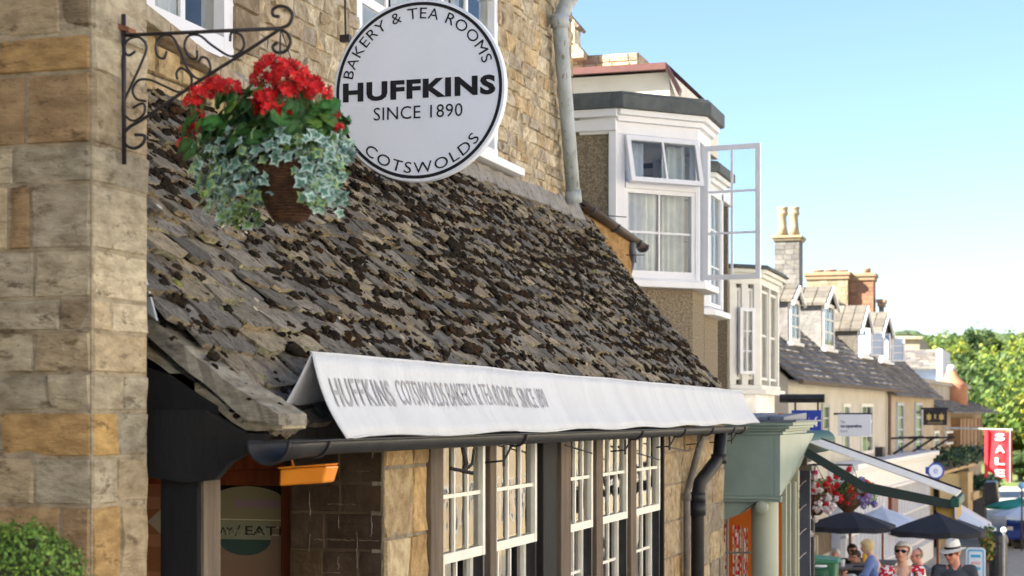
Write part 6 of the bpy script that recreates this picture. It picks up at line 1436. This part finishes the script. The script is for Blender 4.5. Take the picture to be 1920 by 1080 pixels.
for i in range(34):
    u = rs_.gauss(1592, 22); v = rs_.gauss(916, 15); c1.append((u, v, rs_.uniform(3, 6), RD if u < 1605 or rs_.random() < .25 else rs_.choice([BLU, (.35, .33, .65)])))
c1 += [(1572, 886, 4, PNK), (1585, 893, 4, PNK), (1573, 935, 8, RD), (1600, 927, 7, RD), (1635, 910, 5, (.7, .12, .02)), (1628, 930, 7, (.36, .33, .66)), (1620, 938, 7, (.36, .33, .66)), (1612, 918, 4, WHT)]
flowers('flower_basket', 'overflowing hanging basket of red and violet flowers', [(1590, 915, 45, 28), (1580, 930, 36, 22), (1622, 932, 26, 24)], 21, c1, [(.05, .13, .03), (.09, .18, .04), (.16, .24, .05)], 260, 0, (1598, 872))
c2 = []
for i in range(26): c2.append((rs_.gauss(1528, 16), rs_.gauss(925, 24), rs_.uniform(3, 6), WHT if rs_.random() < .6 else rs_.choice([RD, PNK, WHT])))
for i in range(16): c2.append((rs_.gauss(1512, 5), 945+i*4, rs_.uniform(2.5, 5.5), WHT))
for i in range(12): c2.append((rs_.gauss(1548, 8), rs_.gauss(945, 9), rs_.uniform(4, 7), WHT))
c2 += [(1504, 940, 6, RD), (1503, 948, 6, RD), (1531, 910, 4, RD), (1549, 908, 5, RD)]
flowers('flower_basket', 'hanging basket trailing long white flowers by the blue door frame', [(1530, 918, 30, 26), (1512, 965, 11, 34), (1545, 940, 20, 18)], 20, c2, [(.12, .22, .04), (.18, .28, .06), (.06, .12, .03)], 260, 0, (1530, 872))
# menu board
t = empty('menu_board', ray(1515, 1020)*23, 'pale framed menu board on the wall below the white flowers', 'notice board'); Y = 23; mb = MB()
x0, x1, z0, z1 = xY(1499, Y), xY(1533, Y), zY(1515, 1040, Y), zY(1515, 1004, Y); mb.box(W, x0, x1, Y, Y+.05, z0, z1); mb.build('frame', M('sand frame', (.42, .36, .24), None, None), t)
mb = MB(); mb.box(W, x0, x1-.03, Y-.012, Y-.002, z0+.04, z1-.03); mb.build('panel', m_cream, t); mb = MB(); mb.box(W, (x0+x1)/2-.03, (x0+x1)/2+.03, Y+.01, Y+.05, gz(Y), z0); mb.build('post', m_iron, t)
# tables and chairs
def table(u, v, d, lab, w=.75):
    p = ray(u, v)*d; zg = gz(p.y); zt = p.z; t = empty('cafe_table', (p.x, p.y, zg), lab, 'table', 'cafe tables'); mb = MB()
    for i in range(5): mb.box(W, p.x-w/2, p.x+w/2, p.y-w/2+i*w/5, p.y-w/2+(i+.92)*w/5, zt-.03, zt)
    mb.build('tabletop', m_wood, t)
    for sx in (-1, 1):
        for sy in (-1, 1): mb = MB(); mb.tube([(p.x+sx*w*.42, p.y+sy*w*.42, zg), (p.x+sx*w*.40, p.y+sy*w*.40, zt-.03)], .022, 6); mb.build('leg', m_wood, t)
    return p, zt
p, zt = table(1612, 1062, 29.5, 'nearest dark wood cafe table with a tray beside the green bin', .85)
mb = MB(); mb.box(W, p.x-.1, p.x+.2, p.y-.2, p.y+.05, zt+.002, zt+.02); t = mb.build('tray', M('dark tray', (.02, .02, .03), None, None), None, bevel=.005); tag(t, 'small dark tray lying on the nearest cafe table', 'tray')
mb = MB(); mb.lathe((p.x-.28, p.y-.1, zt), [(.035, 0), (.04, .12), (.036, .12)], 12); t = mb.build('drinking_glass', M('pale glass', (.7, .75, .75), None, None, rough=.1, bump=0), None); tag(t, 'small pale tumbler standing on the nearest cafe table', 'glass')
p, zt = table(1640, 1052, 31.5, 'farther cafe table with a yellow drink on it', .8)
q = ray(1621, 1048)*31.2; mb = MB(); mb.lathe((q.x, q.y, zt), [(.03, 0), (.045, .16), (.04, .16)], 12); t = mb.build('drinking_glass', M('yellow drink', (.75, .45, .02), None, None, rough=.15, bump=0), None); tag(t, 'tall glass of yellow drink on the farther table', 'glass')
table(1712, 1068, 26.5, 'cafe table in front of the balding man', .8)
# wheelie bin
B_p = ray(1541, 1080)*27; bx_, by_ = B_p.x, B_p.y; d_ = 27; zl = zY(1541, 1050, by_); zg = gz(by_)
m_bin = M('green bin plastic', (.05, .19, .10), (.04, .16, .085), None, 4, .5, .05); m_bin2 = M('dark green plastic', (.015, .085, .05), None, None, rough=.5)
t = empty('wheelie_bin', (bx_, by_, zg), 'green wheelie bin in front of the cafe tables', 'bin')
mb = MB(); w0, w1 = .19, .245; mb.hexa([(bx_-w0, by_-w0, zg+.1), (bx_+w0, by_-w0, zg+.1), (bx_+w0, by_+w0, zg+.1), (bx_-w0, by_+w0, zg+.1), (bx_-w1, by_-w1, zl-.02), (bx_+w1, by_-w1, zl-.02), (bx_+w1, by_+w1, zl-.02), (bx_-w1, by_+w1, zl-.02)]); mb.build('body', m_bin, t, bevel=.03)
mb = MB(); mb.hexa([(bx_-.30, by_-.28, zl-.03), (bx_+.30, by_-.28, zl-.03), (bx_+.30, by_+.28, zl-.03), (bx_-.30, by_+.28, zl-.03), (bx_-.27, by_-.25, zl+.05), (bx_+.27, by_-.25, zl+.02), (bx_+.25, by_+.22, zl+.04), (bx_-.25, by_+.22, zl+.08)]); mb.build('lid', m_bin, t, bevel=.02)
mb = MB(); mb.lathe((bx_+.02, by_-.26, zl-.75), [(.11, 0), (.12, .62), (.13, .64), (.10, .67)], 20); mb.build('front_caddy', m_bin2, t)
mb = MB(); mb.lathe((bx_+.02, by_-.26, zl-.085), [(.10, 0), (.085, .03)], 16); mb.build('caddy_cap', m_white, t)
for s in (-1, 1): mb = MB(); mb.lathe((bx_+s*.2, by_+.2, zg+.1), [(.1, -.03), (.1, .03)], 16, Vector((1, 0, 0))); mb.build('wheel', m_black, t)
# A-board
Y = 33; x0, x1 = xY(1811, Y), xY(1848, Y); z1 = zY(1830, 1027, Y); z0 = gz(Y)+.03
t = empty('pavement_sign', ((x0+x1)/2, Y, gz(Y)), 'white and blue pavement sign board beside the man in the hat', 'sign'); mb = MB()
def rr_(x0, x1, z0, z1, y, r, n=6):
    pts = []
    for cx, cz, a in ((x1-r, z0+r, -90), (x1-r, z1-r, 0), (x0+r, z1-r, 90), (x0+r, z0+r, 180)):
        for i in range(n+1): pts.append(Vector((cx+r*math.cos(R(a+90*i/n)), y, cz+r*math.sin(R(a+90*i/n)))))
    return pts
mb.prism(rr_(x0, x1, z0, z1, Y, .07), (0, .05, 0)); mb.build('frame', m_white, t)
mb = MB(); mb.prism(rr_(x0+.03, x1-.03, z0+.05, z1-.03, Y-.006, .05), (0, .004, 0), (.12, .42, .70)); mb.prism(rr_(x0+.055, x1-.055, z0+.09, z1-.07, Y-.012, .03), (0, .004, 0), (.72, .80, .86))
for k, (dz, c) in enumerate(((.13, (.03, .40, .75)), (.26, (.75, .45, .45)), (.36, (.05, .48, .75)), (.5, (.6, .7, .8)))): mb.box(W, x0+.09, x1-.09, Y-.016, Y-.013, z1-dz-.05, z1-dz, c)
mb.build('panel', m_paper, t)
mb = MB(); mb.box(W, x0+.05, x1-.05, Y+.35, Y+.38, z0, z1-.1); mb.build('back_leg', m_white, t)
# tall potted plant, post, bundled umbrellas
p = ray(1852, 1020)*36; t = empty('potted_plant', (p.x, p.y, gz(p.y)), 'tall bushy potted plant with yellowing leaves on the pavement', 'plant'); mb = MB()
for i in range(5): foliage(mb, ray(1850+rs_.uniform(-6, 8), 1000+i*11)*36, .16, .16, .17, 160, rs_, .045, [(.05, .12, .03), (.12, .17, .04), (.35, .22, .04)], .3)
mb.build('foliage', m_leaf, t); mb = MB(); mb.tube([(p.x, p.y, gz(p.y)+.3), (p.x, p.y, p.z)], .02, 5); mb.build('stem', m_wood, t); mb = MB(); mb.lathe((p.x, p.y, gz(p.y)), [(.16, 0), (.22, .4), (.24, .42), (.2, .43)], 14); mb.build('pot', m_iron, t)
p = ray(1882, 994)*38; t = empty('bollard', (p.x, p.y, gz(p.y)), 'slim white topped post at the pavement edge', 'post'); mb = MB(); mb.tube([(p.x, p.y, gz(p.y)), (p.x, p.y, p.z)], .03, 8); mb.build('shaft', m_zinc, t); mb = MB(); mb.blob(p, .07, .07, .07, rs_, 0, 2); mb.build('ball', m_white, t)
for (u, v, h, lab) in ((1868, 995, .6, 'black litter bin with rounded hood behind the tall plant'),):
    p = ray(u, v)*40; t = empty('litter_bin', (p.x, p.y, gz(p.y)), lab, 'bin'); mb = MB(); zg = gz(p.y); mb.lathe((p.x, p.y, zg), [(.24, 0), (.25, p.z-zg-.3), (.27, p.z-zg-.28), (.27, p.z-zg-.2)], 18); mb.build('body', m_black, t, smooth=False); mb = MB(); mb.lathe((p.x, p.y, p.z-.22), [(.27, 0), (.24, .12), (.12, .2), (.02, .22)], 18); mb.build('hood', m_black, t)
t = empty('furled_awning', ray(1860, 925)*49, 'dark furled canopy below the SALE banner', 'canopy'); mb = MB(); p = ray(1858, 905)*49; q = ray(1874, 940)*49
mb.hexa([p+Vector((-.2, 0, -.7)), q+Vector((.0, -.1, 0)), q+Vector((0, 1.5, 0)), p+Vector((-.2, 1.5, -.7)), p+Vector((-.2, 0, 0)), p+Vector((.15, 0, .02)), p+Vector((.15, 1.5, .02)), p+Vector((-.2, 1.5, 0))]); mb.build('cloth', m_black, t, bevel=.05)
mb = MB(); mb.tube([p+Vector((-.2, .2, -.2)), Vector((p.x-.2, p.y+.2, gz(p.y)))], .04, 6); mb.build('post', m_iron, t)
t = empty('pale_awning', ray(1820, 975)*46, 'pale slanting awning behind the right charcoal parasol', 'awning'); mb = MB(); p = ray(1794, 955)*45; q = ray(1855, 992)*45
mb.hexa([p, q, q+Vector((0, 2, 0)), p+Vector((0, 2, 0)), p+Vector((0, 0, .04)), q+Vector((0, 0, .05)), q+Vector((0, 2, .05)), p+Vector((0, 2, .04))]); mb.build('canvas', m_canvas, t)
mb = MB(); mb.tube([q+Vector((-.05, .1, 0)), Vector((q.x-.05, q.y+.1, gz(q.y)))], .03, 6); mb.build('post', m_zinc, t)
# parked cars far down the street
def car(x, y, col, lab, yaw=0):
    z = gz(y)-.1; t = empty('parked_car', (x, y, z), lab, 'car', 'cars parked down the street'); G = Frame((x, y, z), 0); G.a = Vector((1, 0, 0)); G.n = Vector((0, 1, 0))
    P = [(-2.0, .35), (-2.0, .75), (-1.75, .92), (-1.0, 1.0), (-.4, 1.42), (.9, 1.45), (1.6, 1.02), (2.0, .95), (2.05, .4)]
    mb = MB(); n = len(P); mb.prism([G.p(-.85, a, h) for a, h in P], (1.7, 0, 0)); b = mb.build('body', M('car paint '+lab[:8], col, None, None, rough=.25, bump=0, coat=.5), t, bevel=.08)
    mb = MB(); mb.hexa([G.p(-.7, -1.01, 1.02), G.p(.7, -1.01, 1.02), G.p(.7, -.98, .98), G.p(-.7, -.98, .98), G.p(-.62, -.46, 1.40), G.p(.62, -.46, 1.40), G.p(.62, -.3, 1.40), G.p(-.62, -.3, 1.40)]); mb.box(G, -.86, .86, -.3, 1.0, 1.02, 1.36); mb.build('windows', M_farglass, t)
    for sx in (-1, 1):
        for sy in (-1.25, 1.25):
            mb = MB(); mb.lathe(G.p(sx*.78, sy, .32), [(.32, -.1), (.32, .1)], 18, Vector((1, 0, 0))); w = mb.build('wheel', m_black, t); mb = MB(); mb.lathe(G.p(sx*.78, sy, .32), [(.18, -.11), (.18, .11)], 12, Vector((1, 0, 0))); mb.build('rim', m_zinc, w)
        mb = MB(); mb.box(G, sx*.72-.1, sx*.72+.1, -2.03, -1.97, .68, .8); mb.build('headlight', m_white, t)
    mb = MB(); mb.box(G, -.25, .25, -2.03, -2.0, .42, .54); mb.build('number_plate', m_white, t)
car(-.25, 62, (.02, .06, .35), 'blue car parked far down at the pavement edge'); car(.7, 70, (.45, .03, .03), 'red car parked behind the blue car')
car(1.6, 78, (.6, .62, .65), 'silver car parked behind the red car')
parasol('parasol', 'teal market parasol far down the street', 1912, 934, 60, 1.3, (.02, .30, .24), 947, grp='market parasols'); parasol('parasol', 'white and blue market parasol below the teal one', 1915, 950, 57, 1.0, (.65, .75, .85), 966, grp='market parasols')
p = ray(1916, 911)*56; t = empty('street_lamp', (p.x, p.y, gz(p.y)), 'small round blue street lamp at the right edge', 'lamp'); mb = MB(); mb.blob(p, .12, .12, .12, rs_, 0, 2); mb.build('globe', M('blue globe', (.25, .5, .85), None, None, bump=0), t); mb = MB(); mb.tube([(p.x, p.y, gz(p.y)), p], .03, 6); mb.build('post', m_iron, t)
# ============ trees
def tree_proto(cols, seed, nl, shape, leaf):
    rt = random.Random(seed); t = empty('tree', (0, 0, 0), 'x', 'tree', 'trees below the town')
    clumps = []
    for i in range(34):
        d = Vector((rt.gauss(0, 1), rt.gauss(0, 1), rt.gauss(0, 1))).normalized()*rt.uniform(.25, .86); clumps.append((Vector((d.x*shape[0], d.y*shape[0], shape[2]+d.z*shape[1])), rt.uniform(.18, .34)*shape[0], rt.uniform(.75, 1.25)))
    mb = MB(); per = nl//len(clumps)
    for c, r, tone in clumps:
        for i in range(per):
            d = Vector((rt.gauss(0, 1), rt.gauss(0, 1), rt.gauss(0, 1))).normalized(); p = c+d*r*rt.uniform(.6, 1.08)
            nn = (d+Vector((rt.gauss(0, .5), rt.gauss(0, .5), rt.gauss(0, .5)+.3))).normalized(); e1 = nn.orthogonal().normalized(); e2 = nn.cross(e1); a = rt.random()*6.28; u_ = e1*math.cos(a)+e2*math.sin(a); v_ = nn.cross(u_); l = leaf*rt.uniform(.6, 1.3)
            g = tone*rt.uniform(.8, 1.2); co = tuple(x*g for x in rt.choice(cols)); mb.add([p-u_*l, p+v_*l*.6, p+u_*l, p-v_*l*.6], [(0, 1, 2, 3)], co)
    mb.build('crown', m_treeleaf, t)
    mb = MB(); mb.tube([(0, 0, 0), (.02, 0, shape[2]*.5), (0, .02, shape[2]*.9)], [.045, .035, .015], 8)
    for c, r, tn in clumps[:12]: mb.tube([(0, 0, shape[2]*.5), c*.5+Vector((0, 0, shape[2]*.3)), c], [.02, .012, .004], 5)
    mb.build('trunk', m_bark, t); return t
m_treeleaf = M('tree leaves', (1, 1, 1), None, None, vcol=True, bump=0, rough=.6, spec=.3)
tl = m_treeleaf.node_tree; tb = tl.nodes['Principled BSDF']; tr_ = tl.nodes.new('ShaderNodeBsdfTranslucent'); mx = tl.nodes.new('ShaderNodeMixShader'); mx.inputs[0].default_value = .3
at_ = [n for n in tl.nodes if n.type == 'ATTRIBUTE'][0]; tl.links.new(at_.outputs[0], tr_.inputs[0]); tl.links.new(tb.outputs[0], mx.inputs[1]); tl.links.new(tr_.outputs[0], mx.inputs[2]); tl.links.new(mx.outputs[0], tl.nodes['Material Output'].inputs[0])
m_bark = M('tree bark', (.10, .08, .06), (.06, .05, .04), None, 6, .9, .5)
YG_ = [(.18, .235, .03), (.14, .20, .026), (.22, .25, .035), (.09, .15, .02)]; MG_ = [(.08, .14, .03), (.055, .105, .024), (.11, .17, .035)]; DG_ = [(.04, .075, .022), (.03, .06, .018), (.055, .09, .025)]; GG_ = [(.23, .22, .03), (.19, .20, .026), (.13, .17, .025)]
protos = [tree_proto(YG_, 1, 9000, (.42, .38, .60), .020), tree_proto(MG_, 2, 9000, (.38, .40, .58), .020), tree_proto(DG_, 3, 9000, (.40, .36, .62), .019), tree_proto(GG_, 4, 9000, (.46, .34, .58), .022)]
used = [False]*4
kinds = ['yellow green', 'mid green', 'dark green', 'golden green']
def tree(k, u, vt, Y, w, lab):
    Y = (Y-70)*5+110; w *= 1.5
    p = ray(u, vt); p = p*(Y/p.y); zb = terr(p.x, Y)-.5; h = p.z-zb; o = protos[k] if not used[k] else copy_tree(protos[k]); used[k] = True
    o.location = (p.x, Y, zb); r = w/2/F_*Y/.42*.98; o.scale = (r, r, h/.96); o.rotation_euler = (0, 0, rs_.random()*6.28); o['label'] = lab
T = [(2, 1836, 616, 125, 62, 'tall dark green round headed tree standing highest on the skyline'), (1, 1733, 627, 150, 46, 'round green tree on the skyline behind the tan gable'), (0, 1790, 643, 118, 60, 'yellow green tree left of the tall dark one'),
     (0, 1812, 668, 104, 80, 'yellow green tree just below the tall dark one'), (2, 1905, 652, 140, 60, 'dark tree at the right edge near the skyline'), (1, 1880, 655, 128, 60, 'green tree right of the tall dark one'), (3, 1868, 672, 112, 66, 'golden green tree in the middle of the right hand wood'),
     (1, 1880, 705, 98, 80, 'broad green tree below the golden one'), (0, 1915, 690, 100, 60, 'yellow green tree touching the right edge'), (3, 1915, 745, 86, 90, 'golden tree at the right edge, mid height'), (0, 1862, 770, 84, 74, 'yellow green tree above the SALE banner'),
     (3, 1890, 800, 78, 90, 'golden green tree behind the SALE banner'), (2, 1915, 850, 72, 80, 'dark green tree right of the SALE banner'), (2, 1880, 880, 82, 80, 'dark green tree low behind the banner'), (0, 1845, 700, 110, 50, 'yellow green tree above the grey parapet'), (1, 1815, 720, 96, 60, 'green tree just right of the grey parapet'), (1, 1700, 640, 170, 60, 'low green tree behind the mossy roofs'), (2, 1860, 820, 76, 60, 'dark tree between parapet house and banner')]
for a in T: tree(*a)
# the wood filling the slope between them: nobody could count it
mb = MB(); n = 0
while n < 620:
    Y = rs_.uniform(135, 620); u = rs_.uniform(1740, 2010); x = xY(u, Y); r = rs_.uniform(1.6, 3.0)*(.7+Y/500); z = terr(x, Y)+rs_.uniform(.6, 2.2)*r
    n += 1; c0 = rs_.choice([YG_, MG_, MG_, GG_, DG_]); t0 = rs_.uniform(.75, 1.2); c0 = [tuple(q*t0 for q in c) for c in c0]
    foliage(mb, (x, Y, z), r, r, r*1.1, 130, rs_, .30*(.6+Y/400), c0, .6)
mb.build('wooded_slope', m_treeleaf, None, kind='stuff')
mb = MB()
for i in range(1500):
    Y = rs_.uniform(640, 1300); u = rs_.uniform(1640, 1990); x = xY(u, Y); z = terr(x, Y)
    if mnoise.noise(Vector((x*.01, Y*.004, 0))) < -.05: continue
    g = rs_.uniform(.7, 1.2); mb.blob((x, Y, z+2), 6*rs_.uniform(.7, 1.4), 6, 5*rs_.uniform(.8, 1.3), rs_, .3, 2, None, (.06*g, .095*g, .045*g))
mb.build('distant_wood', M('wood', (1, 1, 1), (.6, .6, .6), None, .4, 1, 1, 1.5, vcol=True, bdist=.8), None, kind='stuff', smooth=True)
# ============ light, sky, camera
SUN_AZ = (-.80, -.52); SUN_EL = R(38)
w = bpy.data.worlds.new('World'); SC.world = w; w.use_nodes = True; nt = w.node_tree
bg = nt.nodes['Background']; sky = nt.nodes.new('ShaderNodeTexSky'); sky.sky_type = 'NISHITA'; sky.sun_disc = False
sky.sun_elevation = SUN_EL; az = math.atan2(SUN_AZ[0], SUN_AZ[1]); sky.sun_rotation = az
sky.air_density = .9; sky.dust_density = .8; sky.ozone_density = 3.2
nt.links.new(sky.outputs[0], bg.inputs[0]); bg.inputs[1].default_value = .05
ld = bpy.data.lights.new('sun', 'SUN'); ld.energy = 5; ld.angle = R(.6); ld.color = (1, .90, .76)
lo = bpy.data.objects.new('sun', ld); COL.objects.link(lo)
dirv = Vector((SUN_AZ[0], SUN_AZ[1], 0)).normalized()*math.cos(SUN_EL)+Vector((0, 0, math.sin(SUN_EL)))
lo.rotation_euler = dirv.to_track_quat('Z', 'Y').to_euler(); lo.location = (0, 0, 30)
cd = bpy.data.cameras.new('camera'); cam = bpy.data.objects.new('camera', cd); COL.objects.link(cam); SC.camera = cam
cd.sensor_width = 36; cd.lens = F_/1920*36; cd.shift_y = (775-540)/1920; cd.clip_start = .1; cd.clip_end = 3000
cam.rotation_euler = (R(90), 0, TH)
cd.dof.use_dof = True; cd.dof.focus_distance = 9.6; cd.dof.aperture_fstop = .060/.0135
SC.view_settings.view_transform = 'Standard'; SC.view_settings.look = 'None'; SC.view_settings.exposure = 2.55; SC.view_settings.gamma = 1
SC.cycles.use_denoising = True; SC.cycles.max_bounces = 8; SC.cycles.transparent_max_bounces = 12; SC.cycles.sample_clamp_indirect = 6
